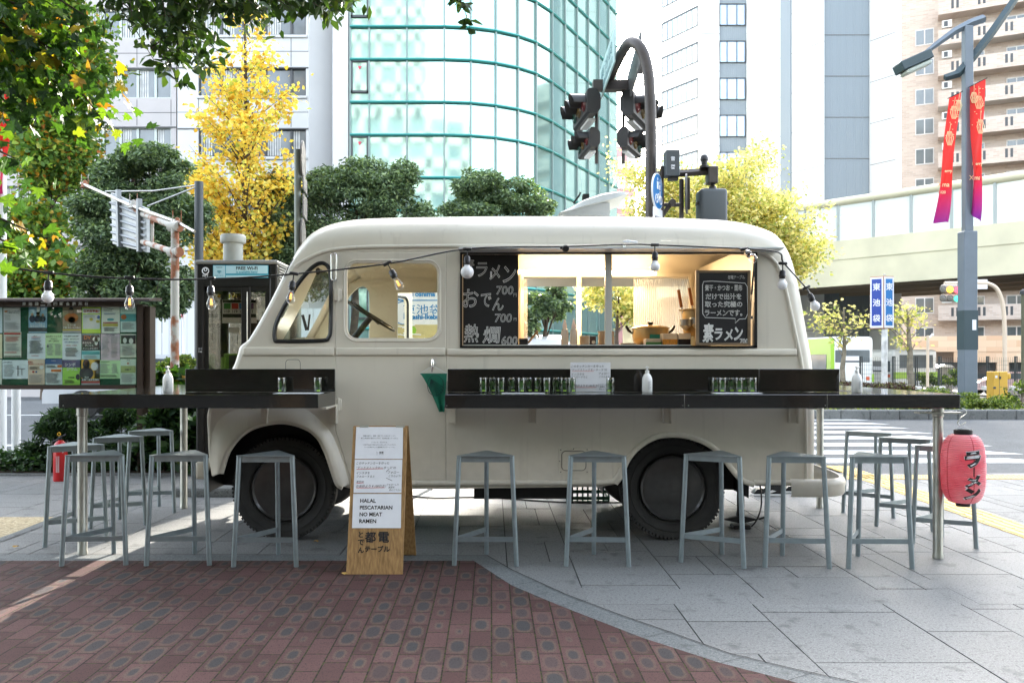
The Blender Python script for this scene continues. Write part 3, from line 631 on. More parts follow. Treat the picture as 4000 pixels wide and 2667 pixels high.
MB().tube([(a,-.02,b) for a,b in rrect(.08,.54,1.32,1.92,.07)], .013, 6, closed=True, M=fdm).build('far_door_seal', rubseal, van)
up = MB(); up.box(XX(1370,Y0), XX(2390,Y0), Y0+.03, Y1-.03, .415, .43); up.box(XX(2960,Y0), XX(3140,Y0), Y0+.03, Y1-.03, .415, .43); up.box(XX(2390,Y0), XX(2960,Y0), Y0+.5, Y1-.5, .45, .465); up.box(XX(840,Y0)+.05, XX(1370,Y0), Y0+.5, Y1-.5, .45, .465); up.build('underfloor', darkm, van)
# chassis, wheels
ch = MB(); ch.box(XX(1850,Y0), XX(2245,Y0), Y0+.12, Y0+.5, ZZ(1958,Y0), ZZ(1900,Y0)); ch.box(XX(1500,6.3), XX(3100,6.3), 6.55, 6.65, .38, .5); ch.box(XX(1300,6.3), XX(3000,6.3), 7.35, 7.45, .38, .5); ch.box(-1.6, -1.3, 6.3, 7.7, .3, .37)
ch.tube([(XX(1108,6.3),6.45,.37),(XX(1108,6.3),7.55,.37)], .05, 8); ch.tube([(XX(2630,6.3),6.45,.37),(XX(2630,6.3),7.55,.37)], .07, 8); ch.lathe([(.02,-.12),(.13,-.08),(.15,0),(.13,.08),(.02,.12)], (XX(2630,6.3),7.0,.37), 14, axis='y'); ch.tube([(.5,7.15,.42),(1.1,7.15,.36),(1.5,7.5,.3)], .035, 8)
ch.build('chassis', darkm, van, smooth=40)
for nm, px, py in (('f',1106,1893),('r',2630,1908)):
    for side in (0, 1):
        wz = .375; yy = 6.30 if side == 0 else 7.66
        wx = XX(px, Y0+.16); e_ = bpy.data.objects.new('wheel', None); COL.objects.link(e_); c = Vector((wx, yy, wz)); e_.parent = van; e_.location = c-WORLD[van.name]; WORLD[e_.name] = c
        sg = -1 if side == 0 else 1
        ty = MB(); rp = [(.235,.0),(.245,.045),(.30,.085),(.352,.086),(.368,.07),(.375,.04),(.375,-.04),(.368,-.07),(.352,-.086),(.30,-.085),(.245,-.045),(.235,0)]
        ty.lathe([(r_, z_) for r_, z_ in rp], c, 64, axis='y')
        for k in range(80):      # shoulder lugs
            Mx = Matrix.Translation(c) @ Matrix.Rotation(2*math.pi*k/80, 4, 'Y')
            ty.box(-.0085, .0085, sg*.066, sg*.087, .345, .373, Mx)
        for rr_ in (.255, .31): ty.tube([(c.x+rr_*math.cos(a*math.pi/24), c.y+sg*.089*(.86 if rr_ < .3 else 1), c.z+rr_*math.sin(a*math.pi/24)) for a in range(48)], .0025, 4, closed=True)
        ty.build('tyre', rubber, e_, smooth=35)
        rm_ = MB(); rm_.lathe([(0,sg*.062),(.040,sg*.060),(.047,sg*.050),(.050,sg*.012),(.060,sg*.006),(.112,sg*.004),(.120,sg*-.004),(.128,sg*-.040),(.165,sg*-.045),(.180,sg*-.030),(.188,sg*.020),(.206,sg*.030),(.214,sg*.058),(.232,sg*.072),(.240,sg*.060)], c, 48, axis='y')
        rm_.build('rim', hubm, e_, smooth=25); nt_ = MB()
        for k in range(6): a = 2*math.pi*k/6+.3; nt_.lathe([(.015,sg*.004),(.015,sg*.024),(.009,sg*.030),(0,sg*.030)], (c.x+.083*math.cos(a), c.y, c.z+.083*math.sin(a)), 6, axis='y')
        nt_.build('wheel_nuts', mat('worn_nut', (.30,.27,.22), .45, metal=.4), e_)
for px, a in ((1106,0),(2630,0)):
    wx = XX(px, Y0+.12)
    pts = [(wx+.52*math.cos(R(t)), .40+.52*math.sin(R(t))) for t in range(-8, 189, 12)]
    for s_ in (0, 1):
        wl = MB(); yy0, yy1 = ((Y0+.03, Y0+.42), (Y1-.42, Y1-.03))[s_]
        for i in range(len(pts)-1): wl.add([(pts[i][0],yy0,pts[i][1]),(pts[i+1][0],yy0,pts[i+1][1]),(pts[i+1][0],yy1,pts[i+1][1]),(pts[i][0],yy1,pts[i][1])],[(0,1,2,3)])
        wl.prism([(wx+.52*math.cos(R(t)), .40+.52*math.sin(R(t))) for t in range(-8, 189, 12)], yy1 if s_ == 0 else yy0, (yy1 if s_ == 0 else yy0)+.004); wl.build('wheel_well', darkm, van)
# bumpers
bp_ = MB(); prof = catmull([(3092,6.04,0),(3140,5.98,0),(3220,5.98,0),(3262,6.06,0),(3276,6.3,0),(3276,7.7,0),(3262,7.96,0),(3200,8.06,0)], 5)
vs = []; fs = []; pts = []
bpts = catmull([(XX(3085,6.0),5.975),(XX(3150,6.0),5.965),(XX(3235,6.0),5.98),(XX(3270,6.05)+.06,6.09),(XX(3270,6.05)+.13,6.4),(XX(3270,6.05)+.15,7.0),(XX(3270,6.05)+.13,7.6),(XX(3270,6.05)+.06,7.93),(XX(3235,6.0),8.06),(XX(3085,6.0),8.07)], 5)
pr = [(0,ZZ(1938,6.0)),(.012,ZZ(1928,6.0)),(.012,ZZ(1905,6.0)),(.018,ZZ(1893,6.0)),(.012,ZZ(1882,6.0)),(.006,ZZ(1874,6.0)),(-.03,ZZ(1870,6.0))]
for i, p in enumerate(bpts):
    a = bpts[max(i-1,0)]; b2 = bpts[min(i+1,len(bpts)-1)]; d = Vector((b2[0]-a[0], b2[1]-a[1])).normalized(); nn = Vector((d.y,-d.x))
    for o_, z_ in pr: vs.append((p[0]+nn.x*o_, p[1]+nn.y*o_, z_))
k = len(pr)
for i in range(len(bpts)-1):
    for j in range(k-1): fs.append((i*k+j, i*k+j+1, (i+1)*k+j+1, (i+1)*k+j))
ro = bp_.add(vs, fs).build('rear_bumper', cream, van, smooth=60)
MB().lathe([(.022,-.016),(.018,-.026),(.0,-.030)], (XX(3192,6.0), 5.985, ZZ(1900,6.0)), 16, axis='y').build('bumper_bolt', steel, van, smooth=60)
fb = MB(); fb.rbox(XX(765,6.2), XX(832,6.2), 6.15, 7.9, ZZ(1870,6.2), ZZ(1800,6.2), .03, 3); fb.build('front_bumper', cream, van, smooth=50)
hl = MB(); hl.lathe([(.085,0),(.095,.02),(.08,.05),(.03,.07),(0,.075)], (XX(838,6.25), 6.28, ZZ(1630,6.2)), 20, M=None, axis='x'); 
hl2 = MB(); hc = Vector((XX(832,6.25), 6.3, ZZ(1625,6.2))); hl2.lathe([(.10,.03),(.105,.0),(.09,-.02),(.05,-.035),(0,-.04)], hc, 20, axis='x'); hl2.build('headlight', chrome, van, smooth=60)
# raised roof vent
rv = MB(); prof = [(2180,842),(2225,815),(2275,785),(2340,760),(2390,753),(2425,757),(2440,770),(2432,782),(2400,800),(2372,812),(2371,846)]
b_ = MB(); b_.prism([(XX(x,6.9), ZZ(y,6.9)) for x, y in ((2190,846),(2238,832),(2292,812),(2372,806),(2372,855),(2190,855))], 6.75, 7.25); b_.build('vent_base', mat('vent_white', (.62,.65,.68), .4), van)
cv = MB(); tops = [(2178,846),(2225,816),(2275,785),(2340,761),(2390,754),(2425,757),(2441,772)]; bots = [(2178,848),(2232,838),(2290,822),(2345,806),(2395,793),(2425,780),(2441,774)]
vs = []; fs = []
for i, (t_, b2) in enumerate(zip(tops, bots)):
    for j in range(9):
        u = j/8; a = math.pi*u; x = XX(t_[0],6.9); zt = ZZ(t_[1],6.9); zb = ZZ(b2[1],6.9); vs.append((x, 7.0-math.cos(a)*.32, zb+(zt-zb)*math.sin(a)**.6))
for i in range(6):
    for j in range(8): fs.append((i*9+j, i*9+j+1, (i+1)*9+j+1, (i+1)*9+j))
    fs.append((i*9, (i+1)*9, (i+1)*9+8, i*9+8))
cv.add(vs, fs); cv.build('roof_vent_cover', mat('vent_cover', (.6,.62,.6), .35), van, smooth=35)
vb = MB(); c = P(2285,762,6.95); vb.box(c.x-.02,c.x+.03,6.9,7.0,c.z-.05,c.z+.0); vb.tube([P(2240,795,6.95), P(2262,765,6.95), P(2268,752,6.95)], .008, 6); vb.build('vent_motor', blackp, van)
# light switch of the interior: small round mirror in side window
MB().lathe([(.018,0),(.018,-.012),(0,-.014)], P(1243,1060,6.5), 10, axis='y', sy=1.6).build('inside_mirror', blackp, van)
lv = MB(); lv.tube([P(1182,1230,6.6), P(1198,1290,6.6)], .012, 6); lv.tube([P(1210,1228,6.6), P(1203,1290,6.6)], .008, 6); lv.build('gear_lever', blackp, van)
# ---------------------------------------------------------------- counters round the van
ZT = 1.087
def brackets(par, xs):
    for px, dy in xs:
        mb = MB(); x = XX(px, 6.0); mb.box(x, x+.05, 5.62, 6.045, .985, .997); mb.rbox(x, x+.048, 6.0, 6.044, .865, .985, .003, 1); mb.box(x+.046, x+.052, 5.96, 6.04, .865, .985); mb.lathe([(.008,0),(.007,-.004),(0,-.005)], (x+.022, 6.0, .945), 10, axis='y'); mb.build('bracket', cream, par)
rc = thing('counter', (XX(2600,5.55), 5.7, 0), 'long black counter along the serving side of the van, pink lantern at its corner', 'counter', 'black counters round the van')
tb = MB(); XR = 3.01; xl = XX(1738,5.52)
tb.rbox(xl, XR, 5.505, 5.93, .998, ZT, .004, 1); tb.box(2.57, XR, 5.93, 8.05, .998, ZT); tb.build('counter_top', blackgl, rc)
MB().rbox(XX(1748,5.9), XX(2965,5.9), 5.905, 5.925, ZT+.001, ZT+.158, .003, 1).rbox(XX(2967,5.9), XX(3281,5.9), 5.905, 5.925, ZT+.001, ZT+.158, .003, 1).build('back_board', blackgl, rc)
brackets(rc, ((1750,0),(2066,0),(2590,0),(3086,0)))
sm = MB()
for px in (2674, 3232): sm.box(XX(px,5.5)-.001, XX(px,5.5)+.001, 5.503, 5.505, 1.0, ZT-.002)
for px in (1745, 2668, 2690, 3225): sm.lathe([(.004,0),(.003,-.002)], (XX(px,5.5), 5.505, 1.015), 8, axis='y')
sm.build('panel_screw', steel, rc)
def pole(par, x, y): 
    MB().lathe([(.034,0),(.034,.02),(.031,.03),(.031,.93),(.036,.935),(.036,.998)], (x,y,0), 16).build('leg', steel, par, smooth=40)
g = G(3670,2182); pole(rc, g.x, g.y+.02); pole(rc, 2.9, 7.57)
MB().box(g.x-.14, g.x+.14, 5.62, 5.70, .955, .965).build('leg_plate', steel, rc)
lc = thing('counter', (XX(700,5.55), 5.7, 0), 'shorter black counter at the nose of the van with two jars and a bottle', 'counter', 'black counters round the van')
XL = XX(228,5.505); xe = XX(1242,5.5)
tb = MB(); tb.rbox(XL, xe, 5.505, 5.93, .998, ZT, .004, 1); tb.prism([(xe,5.505),(XX(1306,5.9),5.93),(xe,5.93)], .998, ZT, ax='z'); tb.box(XL, -2.14, 5.93, 7.55, .998, ZT); tb.build('counter_top', blackgl, lc)
MB().rbox(XX(722,5.9), XX(1308,5.9), 5.905, 5.925, ZT+.001, ZT+.158, .003, 1).build('back_board', blackgl, lc)
brackets(lc, ((1018,0),(1288,0)))
g = G(322,2166); pole(lc, g.x, g.y); g = G(718,1984); pole(lc, g.x, g.y)
MB().lathe([(.004,0),(.003,-.002)], (XX(245,5.5), 5.505, 1.015), 8, axis='y').build('panel_screw', steel, lc)

# ---------------------------------------------------------------- stools
def make_stool(loc):
    t = thing('bar_stool', loc, 'x', 'stool', 'aluminium bar stools round the counters'); o = Vector(loc)
    s, b, hh = .168, .198, .70         # half side at seat, half side at feet
    tri = lambda k, z: [Vector((-k, -k*.577, z)), Vector((k, -k*.577, z)), Vector((0, k*1.155, z))]
    T = tri(s, hh-.02); B = tri(b, 0)
    seat = [(p.x, p.y) for p in tri(s+.028, 0)]
    rnd_ = []
    for i in range(3):
        p = Vector(seat[i]); a = Vector(seat[i-1]); c = Vector(seat[(i+1) % 3]); u = (a-p).normalized(); v = (c-p).normalized(); r = .035
        for kk in range(5):
            f = kk/4; rnd_.append(tuple(p+u*r*(1-f)**2+v*r*f**2))
    MB().prism(rnd_, hh-.006, hh, Matrix.Translation(o), ax='z').build('seat', alum, t)
    rim = MB()
    for i in range(3):
        a = T[i]; c = T[(i+1) % 3]; d = (c-a).normalized(); nn = d.cross(Vector((0,0,1)))*.003
        p0 = a+d*.015; p1 = c-d*.015
        rim.add([o+p0+nn+Vector((0,0,-.022)), o+p1+nn+Vector((0,0,-.022)), o+p1+nn+Vector((0,0,.013)), o+p0+nn+Vector((0,0,.013)), o+p0-nn+Vector((0,0,-.022)), o+p1-nn+Vector((0,0,-.022)), o+p1-nn+Vector((0,0,.013)), o+p0-nn+Vector((0,0,.013))], [(0,1,2,3),(5,4,7,6),(0,4,5,1),(3,2,6,7)])
    rim.build('seat_rail', alum, t)
    for i in range(3):
        MB().tube([o+B[i], o+T[i]+Vector((0,0,.012))], .0155, 14).build('leg', alum, t, smooth=50)
    f = .25; Q = [B[i].lerp(T[i], f) for i in range(3)]
    for (i, j) in ((0,1),(2,0)):
        a, c = Q[i], Q[j]; d = (c-a).normalized(); p0 = a+d*.014; p1 = c-d*.014; nn = d.cross(Vector((0,0,1)))*.003; z = Vector((0,0,.016))
        MB().add([o+p0+nn-z, o+p1+nn-z, o+p1+nn+z, o+p0+nn+z, o+p0-nn-z, o+p1-nn-z, o+p1-nn+z, o+p0-nn+z], [(0,1,2,3),(5,4,7,6),(0,4,5,1),(3,2,6,7),(0,3,7,4),(1,5,6,2)]).build('footrest', alum, t)
    return t
st0 = make_stool((0,0,0))
ST = [   # left foot, right foot (photo pixels), mirror, label
 ((244,2213),(489,2209),0,'bar stool standing right beside the front leg of the left counter'),
 ((572,2212),(818,2210),0,'bar stool in front of the van nose, second of the front row from the left'),
 ((912,2216),(1158,2216),0,'bar stool in front of the front wheel, left of the wooden board'),
 ((1776,2210),(2016,2211),0,'bar stool right of the wooden board, left foot at the red brick tip'),
 ((2215,2210),(2453,2213),0,'bar stool in front of the small access plate, left of the rear wheel'),
 ((2665,2195),(2900,2219),0,'slightly turned bar stool overlapping the right half of the rear wheel'),
 ((2996,2215),(3231,2219),0,'bar stool in front of the rear bumper'),
 ((3325,2219),(3553,2220),0,'front bar stool between the rear bumper and the right counter leg'),
 ((174,2137),(419,2114),0,'bar stool at the left counter end with the fire extinguisher behind it'),
 ((355,2063),(567,2049),0,'bar stool at the left counter end, middle one of the row going back'),
 ((494,2006),(679,2001),0,'bar stool farthest back at the left counter end, against the dark shrubs'),
 ((3300,2003),(3482,2021),0,'bar stool farthest back beside the rear bumper, near the zebra crossing'),
 ((3431,2055),(3635,2075),0,'middle bar stool of the three behind the right counter leg'),
 ((3574,2122),(3803,2141),0,'bar stool partly hidden by the right counter leg, under the pink lantern')]
for i, (a, c, mi, lab) in enumerate(ST):
    A = G(*a); C = G(*c); d = (C-A).normalized(); ang = math.atan2(d.y, d.x); mid = (A+C)/2; ctr = mid+Vector((-d.y, d.x, 0))*.198*.577
    o = st0 if i == 0 else copy_tree(st0)
    o.location = (ctr.x, ctr.y, .004 if i in (0,1,2) else 0); o.rotation_euler = (0,0,ang); o['label'] = lab

# ---------------------------------------------------------------- wooden A-frame board
g = G(1463,2247); gy = g.y; bx0, bx1 = XX(1352,gy), XX(1573,gy)
ab = thing('sandwich_board', ((bx0+bx1)/2, gy, 0), 'wooden sandwich board with three white sheets on red bricks before the cab door', 'sign')
wood = mat('board_wood', (.33,.19,.075), .5, var=.1, vscale=5, bump=.05)
wn, n_, l_, b_, N_, ma_, mix_ = nodes_of('oak_board'); tc_ = N_('TexCoord'); mp = N_('Mapping'); mp.inputs['Scale'].default_value = (60,60,3); l_.new(tc_.outputs['Object'], mp.inputs[0]); nz_ = N_('TexNoise', i2=1.5, i3=6.); l_.new(mp.outputs[0], nz_.inputs[0]); rp_ = N_('ValToRGB'); rp_.color_ramp.elements[0].color = (.22,.12,.045,1); rp_.color_ramp.elements[1].color = (.42,.25,.10,1); rp_.color_ramp.elements[0].position = .3; rp_.color_ramp.elements[1].position = .7; l_.new(nz_.outputs[0], rp_.inputs[0]); l_.new(rp_.outputs[0], b_.inputs[0]); b_.inputs['Roughness'].default_value = .45
# panel slopes back: local plane with u across, v up
hb = .985; lean = math.atan2(.17, hb)
gyt = gy+.17
wtop0, wtop1 = XX(1380,gyt), XX(1591,gyt); ztop = ZZ(1664,gyt)
def BP(u, v, off=0): # u 0..1 left-right, v 0..1 bottom-top ; panel point
    xl_ = bx0+(wtop0-bx0)*v; xr_ = bx1+(wtop1-bx1)*v; nrm = Vector((0,-math.cos(lean),math.sin(lean)))
    return Vector((xl_+(xr_-xl_)*u, gy+.17*v, .008+(ztop-.008)*v))+nrm*off
def bq(mb, u0, u1, v0, v1, off):
    mb.add([BP(u0,v0,off), BP(u1,v0,off), BP(u1,v1,off), BP(u0,v1,off)], [(0,1,2,3)])
def bslab(mb, u0, u1, v0, v1, o0, o1):
    mb.add([BP(u0,v0,o0), BP(u1,v0,o0), BP(u1,v1,o0), BP(u0,v1,o0), BP(u0,v0,o1), BP(u1,v0,o1), BP(u1,v1,o1), BP(u0,v1,o1)], [(0,1,2,3),(5,4,7,6),(0,4,5,1),(3,2,6,7),(0,3,7,4),(1,5,6,2)])
m_ = MB(); bslab(m_, 0,1,0,1,0,-.018); m_.build('front_panel', wn, ab)
m_ = MB(); dz = gyt+.02
m_.add([(bx0+.02,dz+.34,.0),(bx1+.035,dz+.34,.0),(wtop1+.004,dz,ztop),(wtop0+.0,dz,ztop),(bx0+.02,dz+.36,.0),(bx1+.035,dz+.36,.0),(wtop1+.004,dz+.018,ztop),(wtop0+.0,dz+.018,ztop)], [(0,1,2,3),(5,4,7,6),(0,4,5,1),(3,2,6,7),(0,3,7,4),(1,5,6,2)]); m_.build('back_panel', wn, ab)
m_ = MB(); 
for u in (.2,.87): bslab(m_, u-.08,u+.08,.99,1.004,.004,-.03)
m_.build('hinge', steel, ab)
PW = (bx1-bx0)
def btext(mb, s, u, v, hgt, off=.004, al='c', **k):      # writing on the leaning panel
    c = BP(u, v, off); Mx = Matrix.Translation(c) @ Matrix.Rotation(-lean, 4, 'X'); mb.text(s, 0, 0, 0, h=hgt, al=al, M=Mx, **k)
vv = lambda py: (2247-py)/(2247-1664)*1.0
def uv_(px, py):
    v = vv(py); l0 = 1352+(1380-1352)*v; r0 = 1573+(1591-1573)*v; return (px-l0)/(r0-l0), v
sheets = [((1392,1386),(1575,1573),1667,1796),((1386,1381),(1572,1568),1799,1931),((1380,1375),(1568,1566),1935,2069)]
shs = []
for (lt, lb), (rt, rb_), t, b in sheets:
    m_ = MB(); ul, vt = uv_(lt, t); ur, _ = uv_(rt, t); ul2, vb2 = uv_(lb, b); ur2, _ = uv_(rb_, b)
    m_.add([BP(ul2,vb2,.003), BP(ur2,vb2,.003), BP(ur,vt,.003), BP(ul,vt,.003)], [(0,1,2,3)])
    shs.append(m_.build('paper_sheet', paper, ab))
def BT(m_, s, px, py, hpx, al='c', **k):
    u, v = uv_(px, py); btext(m_, s, u, v, hpx/F*(gy+.1), al=al, **k)
m_ = MB()
for i, s in enumerate(('国産の煮干し、鰹節、昆布でとった出汁をベースに','魚介と植物性の素材だけで作り、添加物は使っていません。')): BT(m_, s, 1483, 1703+i*10, 5.2)
for i, s in enumerate(('こどもにも、おとなにも、','さまざまな食の嗜好の方にも召し上がっていただける','スープを飲み干しても罪悪感がないラーメンです。')): BT(m_, s, 1483, 1729+i*10, 5)
BT(m_, '都電', 1490, 1770, 8, bold=.01); BT(m_, 'テーブル', 1490, 1778, 4, bold=.01)
for i, ch in enumerate('とでん'): BT(m_, ch, 1473, 1768+i*5, 4)
m_.build('print', ink, shs[0])
m_ = MB(); HWR = dict(italic=.22)
for s, x, y, h_ in (('このキッチンカーを作った',1393,1813,10),('“デッドストックモータース”の',1392,1831,10.5),('インスタを',1392,1852,9.5),('フォローすると',1393,1866,9),('本日の',1392,1887,9.5),('お会計より￥100引き！',1392,1904,11)): BT(m_, s, x, y, h_, 'l', **HWR)
for s, x, y, h_ in (('フォロー',1515,1850,9),('こちらより!',1519,1864,8),('フォローした',1511,1898,7),('画面を',1518,1909,7.5),('見せて下さい',1520,1920,7)): BT(m_, s, x, y, h_, 'l', **HWR)
for a, c in (((1508,1848),(1520,1836)),((1509,1872),(1532,1883))):
    p0 = BP(*uv_(*a), .004); p1 = BP(*uv_(*c), .004); m_.tube([p0, p1], .0012, 4)
m_.build('handwriting', ink, shs[1])
m_ = MB()
for (a, c, y) in ((1393,1497,1837),(1392,1421,1893),(1392,1503,1912)):
    m_.tube([BP(*uv_(a,y),.004), BP(*uv_(c,y-2),.004)], .0014, 4)
m_.build('red_underline', redink, shs[1])
m_ = MB()
for i, s in enumerate(('HALAL','PESCATARIAN','NO MEAT','RAMEN')): BT(m_, s, 1407-i*1.2, 1962+i*26.6, 15, 'l', bold=.025)
m_.build('print', ink, shs[2])
m_ = MB(); BT(m_, '都', 1447, 2104, 41, bold=.02); BT(m_, '電', 1499, 2104, 41, bold=.02); BT(m_, 'テーブル', 1474, 2149, 24, bold=.03)
for i, ch in enumerate('とでん'): BT(m_, ch, 1410, 2094+i*30, 22, bold=.03)
m_.build('lettering', ink, ab)

# ---------------------------------------------------------------- pink paper lantern
D = 5.55; lx = XX(3762,D); lt_ = thing('paper_lantern', (lx, D, ZZ(1960,D)), 'pink paper lantern with black brush lettering hanging at the counter corner', 'lantern')
zt, zb = ZZ(1695,D), ZZ(1962,D); RR = 79/F*D; hh = zt-zb
def lprof(u): return RR*(1-abs(2*u-1)**3.2)**.45*.62+RR*.38 if 0 < u < 1 else RR*.38
m_ = MB(); pr = []
NR = 36
for i in range(NR*4+1):
    u = i/(NR*4); pr.append((lprof(u)+.0028*math.cos(i*math.pi/2), zb+hh*u))
m_.lathe(pr, (lx, D, 0), 40)
lam, n_, l_, b_, N_, ma_, mix_ = nodes_of('lantern_paper'); tc_ = N_('TexCoord'); sp_ = N_('SeparateXYZ'); l_.new(tc_.outputs['Object'], sp_.inputs[0])
at_ = ma_('ARCTAN2', sp_.outputs[0], sp_.outputs[1]); stv = ma_('ABSOLUTE', ma_('SUBTRACT', ma_('FRACT', ma_('MULTIPLY', at_, 5/(2*math.pi))), .5)); sm_ = N_('MapRange', i1=.03, i2=.012, i3=0., i4=1.); l_.new(stv, sm_.inputs[0])
nz_ = N_('TexNoise', i2=5., i3=3.); l_.new(tc_.outputs['Object'], nz_.inputs[0]); mr = N_('MapRange', i1=.35, i2=.65, i3=0., i4=1.); l_.new(nz_.outputs[0], mr.inputs[0])
c_ = mix_(mr.outputs[0], (.80,.22,.27), (.88,.50,.53)); c_ = mix_(ma_('MULTIPLY', sm_.outputs[0], .7), c_, (.45,.02,.03)); l_.new(c_, b_.inputs[0]); b_.inputs['Roughness'].default_value = .45
tl = N_('BsdfTranslucent'); l_.new(c_, tl.inputs[0]); sx_ = N_('MixShader', i0=.55); l_.new(b_.outputs[0], sx_.inputs[1]); l_.new(tl.outputs[0], sx_.inputs[2]); l_.new(sx_.outputs[0], n_['Material Output'].inputs[0])
m_.build('paper_shade', lam, lt_, smooth=60)
MB().lathe([(RR*.40,zt-.004),(RR*.42,zt),(RR*.42,zt+.028),(RR*.39,zt+.028),(RR*.38,zt-.002)], (lx,D,0), 28).build('top_ring', blackp, lt_, smooth=40)
MB().lathe([(RR*.30,zb-.022),(RR*.32,zb-.022),(RR*.34,zb+.004)], (lx,D,0), 28).build('bottom_ring', blackp, lt_, smooth=40)
def lant_text(mb, outer):
    for i, (ch, py, hp) in enumerate((('ラ',1785,62),('|',1833,34),('メ',1868,44),('ン',1915,46))):
        if ch == '|': v = [(-.055,-.5,0),(.07,-.5,0),(.09,.5,0),(-.045,.5,0)]; f = [(0,1,2,3)]; x0,x1,z0,z1 = -.5,.5,-.5,.5; kx = kz = hp/F*D
        else:
            v, f = glyphs(ch, .03 if outer else 0, 0 if outer else .085); v = list(v)
            x0 = min(a[0] for a in v); x1 = max(a[0] for a in v); z0 = min(a[1] for a in v); z1 = max(a[1] for a in v); kz = hp/F*D/(z1-z0); kx = (66 if outer else 62)/F*D/(x1-x0); kz *= 1.06 if outer else 1
        if outer and ch == '|': continue
        vs = []
        for a in v:
            x = (a[0]-(x0+x1)/2)*kx; z = (a[1]-(z0+z1)/2)*kz+ZZ(py,D); z += x*.12
            u = (z-zb)/hh; r = lprof(min(.97,max(.03,u)))+(.0045 if outer else .0062); th = R(-3)+x/r
            vs.append((lx+r*math.sin(th), D-r*math.cos(th), z))
        mb.add(vs, f)
m_ = MB(); lant_text(m_, 0); m_.build('lettering', ink, lt_)
m_ = MB(); lant_text(m_, 1); m_.build('lettering_outline', paper, lt_)
wr = MB(); a = Vector((lx, D, ZZ(1662,D))); wr.tube([(lx-RR*.36,D,zt+.026), a, (lx+RR*.36,D,zt+.026)], .0012, 5)
hk = catmull([tuple(P(x,y,D-.02)) for x, y in ((3757,1594),(3770,1600),(3774,1615),(3752,1632),(3741,1650),(3748,1660),(3762,1655),(3774,1648))], 5); wr.tube(hk, .003, 6); wr.build('hook', steel, lt_)

# ---------------------------------------------------------------- string of bulbs
sg_ = thing('string_lights', (0, 5.5, 2.0), 'black cable string of round bulbs running across the van and past the phone booth', 'string lights')
SL = [(-60,1028,5.0),(190,1066,5.1),(505,1088,5.2),(820,1090,5.35),(1148,1070,5.5),(1515,1030,5.6),(1825,972,5.78),(2205,963,5.8),(2440,955,5.8),(2560,957,5.8),(2910,972,5.8),(3040,986,5.85),(3058,1022,5.9),(3100,1070,5.97),(3143,1118,6.1),(3165,1145,6.35)]
MB().tube([tuple(P(*p)) for p in catmull(SL, 5)], .0055, 8).build('cable', blackp, sg_, smooth=60)
gold = mat('filament', (1,.45,.1), .4, emis=(1,.45,.12), es=.25)
bulbs = [(190,1066,5.1,'w',0,-2),(506,1086,5.2,'c',0,0),(822,1089,5.35,'c',0,2),(1148,1070,5.5,'c',0,-8),(1514,1030,5.6,'c',0,28),(1825,974,5.78,'W',0,0),(2205,968,5.78,'n',80,0),(2558,958,5.78,'w',0,0),(2908,973,5.78,'c',60,10),(3058,1030,5.9,'w',0,-2),(3150,1124,6.12,'w',0,25)]
for px, py, D, k, rx, ry in bulbs:
    p = P(px, py, D); Mx = Matrix.Translation(p) @ Euler((R(-rx), R(-ry), 0)).to_matrix().to_4x4()
    m_ = MB(); m_.tube([(0,0,.0),(0,0,-.05)], .004, 6, M=Mx); m_.rbox(-.03,.03,-.01,.01,-.008,.012,.005,1,M=Mx)
    m_.lathe([(.012,-.045),(.021,-.055),(.022,-.078),(.024,-.08),(.024,-.088),(.021,-.09),(.02,-.105)], (0,0,0), 16, M=Mx)
    s_ = m_.build('socket', blackp, sg_, smooth=45)
    if k in 'wW':
        r = .034 if k == 'w' else .044; m_ = MB(); m_.lathe([(.018,-.105),(.022,-.118)]+[(r*math.sin(t), -.118-r*.85-r*math.cos(t)*1.0*-1*-1) for t in [R(a) for a in range(40, 181, 10)][::1]] if 0 else [(.018,-.105),(.02,-.115)]+[(r*math.cos(R(a)), -.118-r*.8+r*math.sin(R(a))) for a in range(50, -91, -10)], (0,0,0), 20, M=Mx)
        m_.build('bulb', mat('opal_bulb', (.82,.82,.84), .3), sg_, smooth=60)
    elif k == 'c':
        m_ = MB(); m_.lathe([(.014,-.105),(.016,-.118),(.024,-.138),(.030,-.158),(.027,-.176),(.016,-.189),(0,-.193)], (0,0,0), 18, M=Mx)
        b__ = m_.build('bulb', bulbglass, sg_, smooth=60)
        m_ = MB()
        for dx in (-.007,-.002,.003,.008): m_.tube([(dx*.6,0,-.125),(dx,0,-.165)], .0014, 4, M=Mx)
        m_.build('filament', gold, b__)

# ---------------------------------------------------------------- things on the counters
def place_z(D): return ZT
def bottle(px, D, lab, loc=ZT):
    x = XX(px, D); t = thing('pump_bottle', (x, D, loc), lab, 'bottle', 'white pump bottles on the counters')
    MB().lathe([(.030,0),(.034,.004),(.034,.085),(.031,.103),(.022,.122),(.013,.130),(.011,.134)], (x,D,loc), 24).build('body', white, t, smooth=50)
    m_ = MB(); m_.lathe([(.014,.134),(.014,.15),(.006,.152),(.006,.168),(.012,.169),(.012,.176),(.0,.178)], (x,D,loc), 16); m_.rbox(x-.008,x+.008,D-.032,D,loc+.168,loc+.177,.003); m_.build('pump', white, t, smooth=50)
    m_ = MB()
    for i in range(9): m_.box(x-.002,x+.018-(i%3)*.003,D-.0352,D-.0345,loc+.075-i*.006,loc+.077-i*.006)
    m_.build('label_print', mat('grey_print', (.3,.32,.35), .6), t)
bottle(656, 5.82, 'white pump bottle on the left counter, against the green leaves')
bottle(2528, 5.74, 'white pump bottle alone on the middle of the long counter')
bottle(3347, 5.78, 'white pump bottle at the right end of the long counter, against the bus')
green = mat('bamboo_green', (.10,.30,.06), .5); lime = mat('lime_label', (.35,.6,.08), .5)
